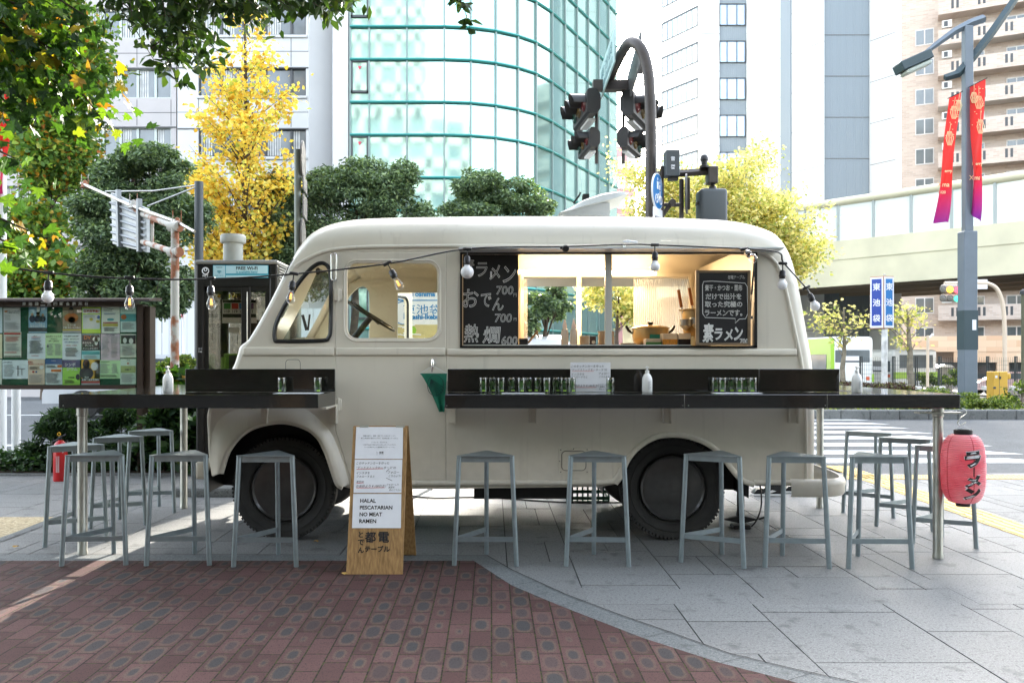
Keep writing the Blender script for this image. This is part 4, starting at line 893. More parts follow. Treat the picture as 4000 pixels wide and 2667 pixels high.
def jar(loc, lab, grp):
    t = thing('glass_jar', loc, lab, 'jar', grp); o = Vector(loc)
    MB().lathe([(.0,.001),(.026,.001),(.028,.005),(.028,.088),(.026,.094)], o, 18).build('glass', jarglass, t, smooth=50)
    m_ = MB(); m_.lathe([(.027,.092),(.0285,.093),(.0285,.099),(.0,.1005)], o, 18); m_.tube([o+Vector((.0,-.027,.098)), o+Vector((.006,-.031,.090)), o+Vector((.0,-.031,.084)), o+Vector((-.006,-.031,.090)), o+Vector((.0,-.027,.098))], .0015, 4); m_.build('lid', chrome, t, smooth=50)
    m_ = MB(); r2 = random.Random(11)
    for i in range(7):
        a = r2.uniform(-1.1,1.1); b0 = o+Vector((.015*math.sin(a),-.018*math.cos(a),.012)); tp = b0+Vector((r2.uniform(-.004,.004),0,r2.uniform(.04,.065))); m_.tube([b0,tp], .0012, 4)
        for q_ in range(5):
            c = b0.lerp(tp, .45+.13*q_); d = Vector((r2.choice((-1,1))*r2.uniform(.008,.014), 0, r2.uniform(.002,.01))); m_.add([c, c+d*.5+Vector((0,0,.0022)), c+d, c+d*.5-Vector((0,0,.0022))], [(0,1,2,3)])
    m_.build('sprouts', green, t)
    MB().box(o.x-.012,o.x+.010,o.y-.0285,o.y-.0278,o.z+.008,o.z+.017).build('label_strip', lime, t)
    return t
j0 = jar((0,0,ZT), 'x', 'glass jars of green sprouts in the left cluster of the long counter')
JG = 'glass jars of green sprouts in the left cluster of the long counter'; JR = 'glass jars of green sprouts in the right cluster of the long counter'
jl = ['glass jar with green sprouts, one of the tight row left of the white notice card']
JS = [(1888,5.80,JG,'leftmost glass jar of the row on the long counter'),(1924,5.84,JG,None),(1957,5.80,JG,None),(1998,5.84,JG,None),(2036,5.79,JG,None),(2064,5.85,JG,None),(2102,5.82,JG,None),(2136,5.79,JG,None),(2172,5.83,JG,None),(2203,5.80,JG,None),(2233,5.79,JG,'glass jar in front of the left edge of the white notice card'),(2384,5.79,JG,'glass jar standing at the right edge of the white notice card'),
 (2794,5.86,JR,None),(2822,5.80,JR,None),(2855,5.84,JR,None),(2886,5.80,JR,None),(2912,5.85,JR,None),(2940,5.80,JR,'rightmost glass jar of the right cluster on the long counter'),
 (1101,5.80,JR,'left one of the two glass jars on the short counter'),(1241,5.80,JR,'glass jar near the cab door end of the short counter')]
r3 = random.Random(5); ORD = 'first second third fourth fifth sixth seventh eighth ninth tenth eleventh'.split()
for i, (px, D, g_, lab) in enumerate(JS):
    o = j0 if i == 0 else copy_tree(j0)
    o.location = (XX(px,D), D, ZT+.0015); o.rotation_euler = (0,0,r3.uniform(-.5,.5)); o['group'] = 'glass jars of green sprouts on the short counter' if px < 1300 else g_
    o['label'] = lab or ('glass jar, %s from the left in the row before the notice card' % ORD[i] if g_ is JG else 'glass jar, %s from the left in the cluster below the framed chalkboard' % ORD[i-12])
m_ = MB(); m_.box(XX(1960,5.6),XX(2130,5.6),5.6,5.72,ZT+.0005,ZT+.0012); tag(m_.build('menu_sheet', paper, None, org=(XX(2045,5.6),5.66,ZT)), 'flat white sheet lying before the jar row on the long counter', 'paper', 'flat sheets on the counters')
m_ = MB(); m_.box(XX(2800,5.6),XX(2985,5.6),5.62,5.76,ZT+.0005,ZT+.0012); tag(m_.build('menu_sheet', paper, None, org=(XX(2900,5.6),5.66,ZT)), 'flat white sheet lying under the right jar cluster', 'paper', 'flat sheets on the counters')
m_ = MB(); m_.box(XX(1065,5.6),XX(1250,5.6),5.6,5.75,ZT+.0005,ZT+.0012); tag(m_.build('menu_sheet', paper, None, org=(XX(1150,5.6),5.66,ZT)), 'flat white sheet lying before the two jars on the short counter', 'paper', 'flat sheets on the counters')
# notice card standing behind the jars
D = 5.89; nc = thing('notice_card', (XX(2305,D), D, ZT), 'white handwritten card with red underlines standing behind the jars', 'card')
m_ = MB(); m_.box(XX(2228,D),XX(2385,D),D,D+.003,ZT+.002,ZZ(1415,D)); m_.build('card', paper, nc)
m_ = MB()
for s, x, y, h_ in (('このキッチンカーを作った',2231,1430,10),('“デッドストックモータース”の',2230,1444,9.5),('インスタを',2232,1461,9),('フォローすると',2232,1472,8),('お会計より￥100引き！',2234,1506,10)): m_.text(s, XX(x,D), ZZ(y,D), D-.002, h=h_/F*D, al='l', italic=.2)
for s, x, y, h_ in (('フォロー',2338,1459,8.5),('こちらより!',2341,1471,7),('フォローした',2336,1501,6),('画面を',2343,1510,6),('見せて下さい',2340,1519,6)): m_.text(s, XX(x,D), ZZ(y,D), D-.002, h=h_/F*D, al='l', italic=.2)
m_.build('handwriting', ink, nc)
m_ = MB()
for a, c, y in ((2236,2320,1449),(2236,2328,1512)): m_.box(XX(a,D),XX(c,D),D-.002,D-.001,ZZ(y+1.2,D),ZZ(y,D))
m_.build('red_underline', redink, nc)
# green cloth pouch on the door handle
D = 6.0; pc = thing('cloth_pouch', (XX(1690,D), D, ZZ(1600,D)), 'dark green cloth with printed emblem hanging by strings from the cab door handle', 'cloth')
cp = [(1640,1458),(1745,1460),(1745,1480),(1747,1530),(1740,1580),(1738,1610),(1722,1606),(1700,1585),(1682,1550),(1664,1520),(1652,1490)]
grm = mat('green_cloth', (.006,.16,.095), .6, var=.15, vscale=12, bump=.3, bscale=30)
vs = []; ncx = 10; ncy = 14; fs = []
for i in range(ncy):
    v = i/(ncy-1); y = 1458+150*v; lft = 1640+75*v**.8; rgt = 1746-10*v
    for j in range(ncx):
        u = j/(ncx-1); vs.append(tuple(P(lft+(rgt-lft)*u, y, D)+Vector((0, .012*math.sin(u*9+v*3)*(.3+v), 0))))
for i in range(ncy-1):
    for j in range(ncx-1): fs.append((i*ncx+j, i*ncx+j+1, (i+1)*ncx+j+1, (i+1)*ncx+j))
MB().add(vs, fs).build('cloth', grm, pc, smooth=80)
MB().tube([tuple(P(1642,1458,D)), tuple(P(1690,1428,D-.02)), tuple(P(1744,1458,D))], .0015, 4).build('string', paper, pc)
m_ = MB(); c = P(1700,1505,D-.018); pts = [(c.x+.06*math.cos(R(t))*(1 if math.cos(R(t))>0 else .9), c.y+0, c.z+.072*math.sin(R(t))) for t in range(0,360,15)]
for i in range(9): a = R(200+i*18); m_.tube([c+Vector((-.03,0,.045)), c+Vector((.055*math.cos(a)+.01,0,.07*math.sin(a)))], .0018, 4)
m_.tube(pts, .002, 4, closed=True); m_.build('emblem', mat('emblem_ink', (.004,.05,.04), .7), pc)

# ---------------------------------------------------------------- chalkboards
chalk = mat('chalk', (.72,.72,.70), .9); board = mat('blackboard', (.010,.010,.011), .55, var=.3, vscale=6)
D = Y0+.045; cb = thing('menu_chalkboard', (XX(1915,D), D, 1.405), 'frameless black menu panel with hollow chalk letters filling the left end of the hatch', 'chalkboard')
MB().box(XX(1809,D),XX(2025,D),D,D+.012,1.406,ZZ(988,D)).build('panel', board, cb)
def CT(m_, D, s, px, py, hpx, al='c', ol=.017, w=None, **k): m_.text(s, XX(px,D), ZZ(py,D), D-.003, h=hpx/F*D, w=(w/F*D if w else None), al=al, outline=ol, **k)
m_ = MB(); HB = dict(italic=.1)
CT(m_, D, '素', 1832, 1042, 62, w=40, **HB); CT(m_, D, 'ラ', 1882, 1053, 56, **HB, w=44); CT(m_, D, 'メ', 1934, 1064, 58, **HB, w=42); CT(m_, D, 'ン', 1990, 1072, 66, w=50, **HB); m_.box(XX(1915,D),XX(1922,D),D-.004,D-.002,ZZ(1085,D),ZZ(1060,D))
CT(m_, D, '700', 1972, 1134, 34, **HB); CT(m_, D, '円', 2012, 1152, 14, ol=.015)
CT(m_, D, 'お', 1838, 1165, 72, w=62, **HB); CT(m_, D, 'で', 1898, 1172, 54, w=42, **HB); CT(m_, D, 'ん', 1946, 1188, 50, w=44, **HB)
CT(m_, D, '700', 1966, 1242, 34, **HB); CT(m_, D, '円', 2012, 1247, 12, ol=.015)
CT(m_, D, '熱', 1842, 1302, 72, w=58, **HB); CT(m_, D, '燗', 1920, 1308, 66, w=66, **HB); CT(m_, D, '600', 1990, 1330, 34, w=62, **HB); CT(m_, D, '都電テーブル', 1955, 993, 8, ol=.01)
m_.build('chalk_lettering', chalk, cb)
D = 6.0; cb = thing('framed_chalkboard', (XX(2825,D), D, 1.405), 'wood framed blackboard with chalk speech bubble leaning in the right of the hatch', 'chalkboard')
fwood = mat('grey_wood', (.17,.12,.07), .6, var=.25, vscale=15)
m_ = MB(); x0, x1, z0, z1 = XX(2718,D), XX(2932,D), ZZ(1349,D), ZZ(1056,D)
m_.rbox(x0,x0+.022,D-.008,D+.016,z0,z1,.003); m_.rbox(x1-.022,x1,D-.008,D+.016,z0,z1,.003); m_.rbox(x0+.022,x1-.022,D-.006,D+.014,z0,z0+.018,.003); m_.rbox(x0+.022,x1-.022,D-.006,D+.014,z1-.018,z1,.003); m_.build('frame', fwood, cb)
MB().box(x0+.02,x1-.02,D,D+.01,z0+.015,z1-.015).build('panel', board, cb)
m_ = MB(); CT(m_, D, '都電テーブル', 2876, 1083, 15, ol=.014, w=66)
for i, (s, y, w_) in enumerate((('煮干・かつお・昆布',1124,146),('だけで出汁を',1158,140),('取った究極の',1188,146),('ラーメンです。',1222,146))): CT(m_, D, s, 2826, y, 24, ol=.022, w=w_)
m_.tube([tuple(P(x,y,D-.003)) for x, y in ((2748,1100),(2780,1098),(2910,1106),(2919,1120),(2921,1225),(2912,1245),(2888,1246),(2872,1262),(2872,1244),(2755,1240),(2745,1225),(2744,1115))], .0024, 5, closed=True)
CT(m_, D, '素', 2766, 1300, 74, w=42, ol=.03, **HB); CT(m_, D, 'ラ', 2806, 1305, 46, w=32, ol=.035, **HB); CT(m_, D, 'メ', 2846, 1308, 46, w=34, ol=.035, **HB); CT(m_, D, 'ン', 2884, 1303, 54, w=34, ol=.035, **HB); CT(m_, D, '700', 2906, 1333, 22, ol=.03, w=34)
m_.build('chalk_lettering', chalk, cb)

# ---------------------------------------------------------------- kitchen things on the van's inner shelf
ZS = 1.4055; plasw = mat('milky_plastic', (.6,.52,.42), .4, trans=.2); bowlm = mat('bowl_ceramic', (.6,.5,.38), .4); brass = mat('worn_brass_pot', (.45,.33,.16), .32, metal=.9, var=.15)
def kt_thing(name, px, D, lab, cat, z=ZS, group=None): return thing(name, (XX(px,D), D, z), lab, cat, group)
for px, D, lab in ((2206,6.2,'left one of two milky squeeze bottles in the hatch'),(2241,6.18,'right squeeze bottle in the hatch, beside the cups')):
    t = kt_thing('squeeze_bottle', px, D, lab, 'bottle', group='squeeze bottles in the hatch'); x = XX(px,D)
    MB().lathe([(.024,0),(.026,.004),(.026,.105),(.020,.122),(.014,.13)], (x,D,ZS), 20).build('body', plasw, t, smooth=50)
    MB().lathe([(.014,.13),(.016,.145),(.010,.165),(.005,.192),(.0,.193)], (x,D,ZS), 14).build('nozzle', mat('nozzle_cap', (.75,.55,.45), .4), t, smooth=50)
t = kt_thing('plastic_cups', 2283, 6.3, 'sleeve of clear plastic cups beside the squeeze bottles', 'cups'); m_ = MB(); x = XX(2283,6.3)
for i in range(6): m_.lathe([(.032,.0+.013*i),(.04,.012+.013*i)], (x,6.3,ZS), 18)
m_.build('cup_sleeve', plasw, t, smooth=30)
t = kt_thing('bowl_stack', 2368, 6.35, 'stack of pale bowls behind the centre post of the hatch', 'bowls'); x = XX(2368,6.35)
for i in range(9): MB().lathe([(.03,.012*i),(.058,.010+.012*i),(.064,.018+.012*i),(.062,.018+.012*i)], (x,6.35,ZS), 26).build('bowl', bowlm, t, smooth=50)
t = kt_thing('plate_stack', 2455, 6.25, 'two low dishes lying in front of the big pot', 'plates'); x = XX(2455,6.25)
for i in range(2): MB().lathe([(.05,.011*i),(.065,.010+.011*i),(.066,.012+.011*i)], (x,6.25,ZS), 26).build('plate', bowlm, t, smooth=50)
t = kt_thing('donabe_pot', 2540, 6.5, 'wide brass pot with black knob and ear handles on the hatch shelf', 'pot'); x = XX(2540,6.5); D = 6.5
MB().lathe([(.10,.0),(.125,.02),(.135,.06),(.137,.125),(.142,.128)], (x,D,ZS+.012), 32).build('body', brass, t, smooth=50)
MB().lathe([(.145,.128),(.13,.138),(.07,.15),(0,.153)], (x,D,ZS+.012), 32).build('lid', brass, t, smooth=50)
MB().lathe([(.01,.152),(.024,.165),(.02,.178),(0,.181)], (x,D,ZS+.012), 14).build('knob', blackp, t, smooth=50)
for s_ in (-1,1): MB().tube([(x+s_*.135,D,ZS+.10),(x+s_*.165,D,ZS+.125),(x+s_*.185,D,ZS+.16)], [.006,.011,.010], 8).build('handle', blackp, t, smooth=50)
MB().box(x-.03,x+.055,D-.140,D-.138,ZS+.06,ZS+.09).build('label_patch', mat('teal_label', (.02,.2,.14), .5), t)
MB().lathe([(.09,0),(.09,.012)], (x,D,ZS), 20).build('trivet', darkm, t)
for px, wpx, hz, col, fill, lab in ((2548,62,.055,(.62,.6,.5),(.05,.14,.03),'low clear tub of chopped greens in the hatch'),(2612,60,.092,(.6,.5,.35),(.55,.22,.03),'tub of amber broth in the hatch'),(2668,50,.095,(.6,.5,.35),(.015,.008,.006),'tub of dark soy sauce next to the framed chalkboard')):
    D = 6.22; t = kt_thing('sauce_tub', px, D, lab, 'tub', group='plastic tubs in the hatch'); x = XX(px,D); w2 = wpx/2/F*D*.98
    MB().rbox(x-w2,x+w2,D-.05,D+.05,ZS,ZS+hz,.006).build('tub', mat('tub_clear', (.75,.62,.45), .3, trans=.5), t)
    MB().rbox(x-w2+.001,x+w2-.001,D-.0525,D+.048,ZS+.001,ZS+hz*.55,.004).build('contents', mat('fill_%d' % px, fill, .3, var=.3, vscale=90), t)
t = kt_thing('stock_pot', 2725, 6.55, 'tall brass stock pot half hidden by the framed chalkboard', 'pot'); x = XX(2725,6.55); D = 6.55
MB().lathe([(.09,.08),(.11,.12),(.125,.27),(.14,.275),(.142,.285),(.135,.285)], (x,D,ZS), 30).lathe([(.10,0),(.10,.08)], (x,D,ZS), 20).build('body', brass, t, smooth=50)
for i, (bx, by) in enumerate(((2648,1122),(2690,1115))):
    D = 6.45; t = thing('noodle_strainer', tuple(P(bx+18,by+90,D)), ('left' if i == 0 else 'right')+' noodle strainer with wooden handle standing in the stock pot', 'strainer', 'noodle strainers in the stock pot')
    MB().tube([P(bx+2,by+10,D), P(bx+14,by+78,D)], .012, 10).build('handle', mat('strainer_wood', (.38,.13,.03), .45, var=.15), t, smooth=50)
    MB().tube([P(bx-6,by+2,D), P(bx-4,by-12,D), P(bx+4,by-10,D), P(bx+4,by+10,D)], .0025, 5).build('hook', steel, t); m_ = MB(); m_.tube([P(bx+14,by+78,D), P(bx+20,by+100,D)], .004, 5); m_.lathe([(.05,0),(.045,-.05),(.0,-.09)], P(bx+30,by+125,D), 14); m_.build('wire', steel, t)
t = kt_thing('container_stack', 2045, 6.2, 'short stack of black containers at the left of the hatch', 'containers'); x = XX(2045,6.2)
for i in range(5): MB().rbox(x-.032,x+.032,6.17,6.25,ZS+.0115*i,ZS+.0115*i+.0105,.003).build('tray', blackp, t)
t = kt_thing('wooden_clip', 2085, 6.2, 'wooden stick with metal end leaning over the sill of the hatch', 'tongs'); m_ = MB(); m_.tube([P(2062,1340,6.2),P(2100,1293,6.2)], .008, 8); m_.tube([P(2098,1292,6.2),P(2102,1310,6.2)], .004, 6); m_.build('stick', wood, t)
t = kt_thing('card_stand', 2315, 6.15, 'small dark card stand between the cups and the bowls', 'card'); x = XX(2315,6.15)
MB().box(x-.022,x+.022,6.14,6.145,ZS,ZS+.07).build('card', mat('brown_card', (.06,.03,.02), .5), t); MB().lathe([(.013,0),(.011,-.002)], (x+.005,6.14,ZS+.028), 16, axis='y').build('disc', bowlm, t)

# ---------------------------------------------------------------- under and behind the van
t = thing('jack_stand', (*G(2893,2062).xy, 0), 'black stabiliser jack under the rear end of the van', 'jack'); o = Vector(t.location)
m_ = MB(); m_.tube([o+Vector((0,0,.05)), o+Vector((0,0,.45))], .028, 10); m_.build('leg', darkm, t, smooth=50)
m_ = MB(); m_.prism([(-.14,.07),(0,.04),(.14,.07),(0,.10)], -.02, .02, Matrix.Translation(o)); m_.tube([o+Vector((.14,0,.07)), o+Vector((.2,.0,.09))], .008, 6); m_.rbox(-.07,.07,-.06,.06,.0,.03,.01,1,M=Matrix.Translation(o)); m_.build('base', darkm, t)
cab = MB(); cab.tube([tuple(Vector(p)) for p in catmull([(XX(2920,7),7.0,.5),(XX(2880,7),6.9,.25),(XX(2880,6.8),6.8,.03),(XX(2930,6.7),6.65,.02),(XX(2975,6.7),6.7,.2),(XX(2950,6.9),6.9,.5)], 6)], .006, 6)
tag(cab.build('power_cable', blackp, None, org=(XX(2900,6.8),6.8,0)), 'black cable looping to the pavement under the van rear', 'cable')
cab = MB(); cab.tube([tuple(p) for p in catmull([tuple(G(1590,1938)+Vector((0,0,.01))), tuple(G(1700,1948)+Vector((0,0,.01))), tuple(G(1900,1946)+Vector((0,0,.01))), tuple(G(2200,1965)+Vector((0,0,.01))), tuple(G(2500,1965)+Vector((0,0,.01)))], 5)], .008, 6)
tag(cab.build('power_cable', blackp, None, org=tuple(G(1900,1950))), 'black cable lying straight along the pavement beneath the van', 'cable')
t = thing('plastic_crate', (*G(2290,1950).xy, 0), 'dark green plastic crate behind the van under the kitchen', 'crate'); o = Vector(t.location); m_ = MB()
for z in (.02,.08,.14,.2,.26):
    m_.box(o.x-.2,o.x+.2,o.y-.14,o.y-.13,z,z+.03); m_.box(o.x-.2,o.x-.19,o.y-.13,o.y+.14,z,z+.03); m_.box(o.x+.19,o.x+.2,o.y-.13,o.y+.14,z,z+.03)
for i in range(9): m_.box(o.x-.2+i*.048,o.x-.185+i*.048,o.y-.138,o.y-.132,0,.29)
m_.box(o.x-.19,o.x+.19,o.y-.13,o.y+.14,.0,.01); m_.build('slats', mat('green_crate', (.01,.06,.03), .5), t)

# fire extinguisher
g = G(236,1877); t = thing('fire_extinguisher', (g.x,g.y,0), 'red fire extinguisher with yellow pin standing by the shrubs', 'fire extinguisher'); red = mat('extinguisher_red', (.5,.012,.015), .3, coat=.3)
MB().lathe([(.068,0),(.072,.01),(.072,.36),(.06,.40),(.03,.43),(.02,.44)], (g.x,g.y,0), 28).build('cylinder', red, t, smooth=50)
MB().box(g.x-.012,g.x+.012,g.y-.02,g.y+.02,.44,.47).tube([(g.x-.02,g.y,.465),(g.x+.07,g.y-.02,.50)],.008,6).tube([(g.x-.02,g.y,.45),(g.x-.085,g.y,.42),(g.x-.09,g.y-.02,.2)],.009,6).build('valve', blackp, t)
MB().tube([(g.x-.005+.016*math.cos(a*.7),g.y-.02,.505+.016*math.sin(a*.7)) for a in range(9)], .005, 5, closed=True).build('safety_pin', mat('pin_yellow', (.75,.4,.02), .5), t)
m_ = MB()
for i in range(16):
    for k in range(2): m_.box(g.x-.012+k*.02,g.x+.004+k*.02,g.y-.0745,g.y-.073,.1+i*.011,.105+i*.011)
m_.lathe([(.024,-.0735),(.022,-.075)], (g.x+.045,g.y+.02,.33), 14, axis='y'); m_.build('label_print', mat('white_print', (.65,.65,.65), .5), t)

# a person behind the van, only shoes in view
def skin_figure(name, joints, edges, radii, m, parent, sub=1, root=0):
    me = bpy.data.meshes.new(name); me.from_pydata(joints, edges, []); o = bpy.data.objects.new(name, me); COL.objects.link(o)
    md = o.modifiers.new('skin', 'SKIN'); md.use_smooth_shade = True
    for i, r in enumerate(radii):
        sv = me.skin_vertices[0].data[i]; sv.radius = (r, r) if not isinstance(r, tuple) else r; sv.use_root = (i == root)
    s = o.modifiers.new('sub', 'SUBSURF'); s.levels = sub; s.render_levels = sub
    dg = bpy.context.evaluated_depsgraph_get(); m2 = bpy.data.meshes.new_from_object(o.evaluated_get(dg)); bpy.data.objects.remove(o)
    m2.name = name; m2.materials.clear(); return finish(name, m2, m, parent)
g = G(3005,1932); t = thing('person', (g.x+.1,g.y,0), 'person in dark trousers and black sneakers with white flash, standing behind the van rear', 'person'); o = Vector((g.x+.1,g.y+.02,0))
J = [(0,0,.95),(0,0,1.15),(0,0,1.38),(0,0,1.50),(0,-.01,1.62),(0,-.01,1.70), (.1,0,.92),(.11,-.01,.5),(.12,.02,.1), (-.1,0,.92),(-.11,-.01,.5),(-.12,.02,.1), (.19,0,1.4),(.24,.02,1.13),(.25,-.08,.9), (-.19,0,1.4),(-.24,.02,1.13),(-.25,-.08,.9)]
E_ = [(0,1),(1,2),(2,3),(3,4),(4,5),(0,6),(6,7),(7,8),(0,9),(9,10),(10,11),(2,12),(12,13),(13,14),(2,15),(15,16),(16,17)]
rad = [.13,.12,.13,.055,.085,.075,.085,.06,.042,.085,.06,.042,.055,.042,.03,.055,.042,.03]
skin_figure('body', [tuple(o+Vector(j)) for j in J], E_, rad, mat('dark_clothes', (.03,.035,.05), .8), t, 2)
skin_figure('face_and_neck', [tuple(o+Vector(j)) for j in ((0,0,1.49),(0,-.012,1.58),(0,-.02,1.66),(0,-.01,1.72))], [(0,1),(1,2),(2,3)], [.052,.07,.088,.07], mat('skin', (.5,.3,.2), .5), t, 2)
MB().lathe([(.094,0),(.098,.04),(.08,.09),(.0,.115)], o+Vector((0,.015,1.66)), 16).build('hair', mat('black_hair', (.01,.008,.007), .6), t, smooth=60)
for s_, dx, dy in ((-1,-.12,-.06),(1,.24,.12)):
    c = o+Vector((dx,dy,0)); sh_ = MB()
    sh_.prism([(-.15,.0),(-.155,.03),(-.12,.065),(-.05,.075),(.02,.11),(.09,.11),(.125,.08),(.13,.03),(.125,0)], -.045, .045, Matrix.Translation(c)); so = sh_.build('shoe', blackp, t, smooth=40)
    MB().rbox(-.158,.133,-.05,.05,-.0,.022,.008,2,M=Matrix.Translation(c)).build('sole', white, so)
    MB().prism([(-.06,.03),(.02,.06),(.06,.05),(.0,.028)], -.048, -.0455, Matrix.Translation(c)).build('flash', white, so)
    MB().tube([c+Vector((.07,0,.09)), o+Vector((s_*.12,0,.25))], .05, 10).build('trouser_cuff', MATS['dark_clothes'], t, smooth=60)
# ---------------------------------------------------------------- buildings
def wallmat(name, col, var=.05, rough=.6): return mat(name, col, rough, var=var, vscale=.6, bump=.05, bscale=4)
w_grey = wallmat('warm_grey_cladding', (.44,.41,.40)); w_white = wallmat('white_cladding', (.58,.58,.57), .04); w_joint = mat('cladding_joint', (.12,.12,.12), .8)
winm = mat('office_window', (.10,.12,.13), .06, spec=.8, var=.3, vscale=.5); curt = mat('curtain', (.5,.5,.48), .7, var=.25, vscale=2)
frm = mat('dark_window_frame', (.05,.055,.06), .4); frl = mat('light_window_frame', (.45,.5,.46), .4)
def banded(name, lab, cat, x0, x1, Y, rows, ztop, cols, wall, fr, thick=.5, pier_l=None, pier_r=None, zb=-1):
    t = thing(name, ((x0+x1)/2, Y, zb), lab, cat); m_ = MB(); zs = [zb]
    for a, b in rows: m_.box(x0, x1, Y, Y+thick, zs[-1], a); zs.append(b)
    m_.box(x0, x1, Y, Y+thick, zs[-1], ztop)
    for a, b in rows:
        if cols[0] > x0: m_.box(x0, cols[0], Y, Y+thick, a, b)
        if cols[-1] < x1: m_.box(cols[-1], x1, Y, Y+thick, a, b)
    m_.box(x0, x1, Y+thick+.3, Y+14, zb, ztop); m_.build('wall', wall, t)
    r5 = random.Random(int(abs(x0)*10))
    for a, b in rows:
        for c, d in zip(cols[:-1], cols[1:]):
            f = MB(); f.box(c, d, Y+.12, Y+.2, a, a+.07).box(c, d, Y+.12, Y+.2, b-.07, b).box(c, c+.07, Y+.10, Y+.2, a, b).box(d-.07, d, Y+.10, Y+.2, a, b); w_ = f.build('window', fr, t)
            MB().box(c+.07, d-.07, Y+.2, Y+.22, a+.07, b-.07).build('pane', winm, w_)
            if r5.random() < .6:
                cm = MB(); x = c+.1; e_ = d-.1 if r5.random() < .5 else c+(d-c)*.55
                while x < e_: cm.box(x, x+.09, Y+.185, Y+.197, a+.08, b-.08); x += .14
                cm.build('curtain', curt, w_)
    j = MB()
    for i in range(len(rows)):
        a = rows[i][1]; b = rows[i+1][0] if i+1 < len(rows) else ztop; j.box(x0, x1, Y-.006, Y, (a+b)/2-.02, (a+b)/2+.02)
        for c in cols[::2]: j.box(c-.02, c+.02, Y-.006, Y, a+.1, b-.1)
        j.box(x0, x1, Y-.04, Y, a-.03, a+.04)
    j.build('panel_joint', w_joint, t); return t
D = 50.; rows = [(ZZ(b,D), ZZ(a,D)) for a, b in ((1191,1305),(960,1075),(729,844),(498,613),(268,383),(37,150),(-194,-80),(-425,-310))]
cols = [XX(x,D) for x in (-340,-205,-138,-71,-4,63,130,197,264,331,400,468,535,605,668)]
gb_ = banded('office_building', 'warm grey panelled office block behind the plane tree', 'building', XX(-500,D), XX(688,D), D, rows, 42, cols, w_grey, frl)
rows = [(ZZ(b,D), ZZ(a,D)) for a, b in ((1220,1328),(981,1090),(743,850),(504,612),(266,374),(28,137),(-210,-100),(-450,-340))]
cols = [XX(x,D) for x in (775,862,948,1035,1137,1195)]
wb = banded('office_building', 'white clad office block behind the yellow tree', 'building', XX(693,D), XX(1290,D), D, rows, 42, cols, w_white, frm)
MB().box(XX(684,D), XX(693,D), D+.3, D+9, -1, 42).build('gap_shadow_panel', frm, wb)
m_ = MB()
for z in [r[0] for r in rows]: m_.rbox(XX(770,D), XX(1200,D), D-.12, D, z-.18, z-.03, .02, 1)
for x in (1200, 1290): pass
pts = [(XX(1205,D),D-.001)]+[(XX(1215,D)+2.1*math.sin(R(a)), D-.55+.0+2.0*(1-math.cos(R(a)))*.9) for a in range(0, 91, 15)]+[(XX(1215,D)+2.1, D+10), (XX(1205,D), D+10)]
m_.prism(pts, -1, 42, ax='z'); m_.build('corner_pier', w_white, wb, smooth=30)
MB().box(XX(1300,46), XX(1340,46)+.2, 46, 60, -1, 40).build('side_slab', wallmat('dark_slab', (.16,.16,.17)), wb)

# curved glass building
gt = thing('glass_building', (-1, 44, -1), 'rounded office building of pale green glass with teal floor lines', 'building')
path = [(-6.75,41.0),(-5.84,41.0),(-4.04,41.0),(-2.26,41.0)]+[(-2.26+6*math.sin(R(a)), 41+6*(1-math.cos(R(a)))) for a in (12,24,36,48,63)]
p = Vector(path[-1]); d_ = Vector((.454,.891)).normalized()
for i in range(6): p = p+d_*1.75; path.append((p.x, p.y))
cgl, n_, l_, b_, N_, ma_, mix_ = nodes_of('green_curtain_glass'); g_ = N_('NewGeometry'); mr = N_('MapRange', i3=.92, i4=1.06); l_.new(g_.outputs['Random Per Island'], mr.inputs[0]); hs = N_('HueSaturation'); hs.inputs['Color'].default_value = (.34,.52,.47,1); l_.new(mr.outputs[0], hs.inputs['Value']); l_.new(hs.outputs[0], b_.inputs[0]); b_.inputs['Metallic'].default_value = .65; b_.inputs['Roughness'].default_value = .05
tc_ = N_('TexCoord'); nz_ = N_('TexNoise', i2=.5, i3=1.); l_.new(tc_.outputs['Object'], nz_.inputs[0]); bp = N_('Bump'); bp.inputs['Strength'].default_value = .02; bp.inputs['Distance'].default_value = .2; l_.new(nz_.outputs[0], bp.inputs['Height']); l_.new(bp.outputs[0], b_.inputs['Normal'])
teal = mat('teal_metal', (.05,.28,.25), .35, metal=.5); z0s = [-1,2.74,6.34,9.94,13.54,17.14,20.74,24.34,27.9]
whm = mat('white_mullion', (.62,.6,.58), .4); grm_ = mat('grey_green_mullion', (.20,.27,.25), .4)
fins = MB(); mul = MB(); body = MB()
body.prism([(a+.0, b+.6) for a, b in path]+[(7.2,60),(-6.75,60)], -1, 27.8, ax='z'); body.build('core', mat('core_white', (.7,.74,.72), .6), gt)
for i in range(len(path)-1):
    a = Vector((*path[i],0)); b = Vector((*path[i+1],0)); d = (b-a).normalized(); nn = Vector((d.y,-d.x,0)); L = (b-a).length
    for k in range(len(z0s)-1):
        z0, z1 = z0s[k], z0s[k+1]; zm = z0+2.04
        m_ = MB()
        for (u, v) in ((z0, zm),(zm+.0, z1)): m_.add([a+d*.03+Vector((0,0,u+.03)), b-d*.03+Vector((0,0,u+.03)), b-d*.03+Vector((0,0,v-.03)), a+d*.03+Vector((0,0,v-.03))], [(0,1,2,3)])
        m_.build('glass_panel', cgl, gt)
    mul.add([a-d*.04+nn*.1, a+d*.04+nn*.1, a+d*.04-nn*.1, a-d*.04-nn*.1]+[q_+Vector((0,0,28.8)) for q_ in (a-d*.04+nn*.1, a+d*.04+nn*.1, a+d*.04-nn*.1, a-d*.04-nn*.1)], [(0,1,5,4),(1,2,6,5),(3,0,4,7),(2,3,7,6)], Matrix.Translation((0,0,-1)))
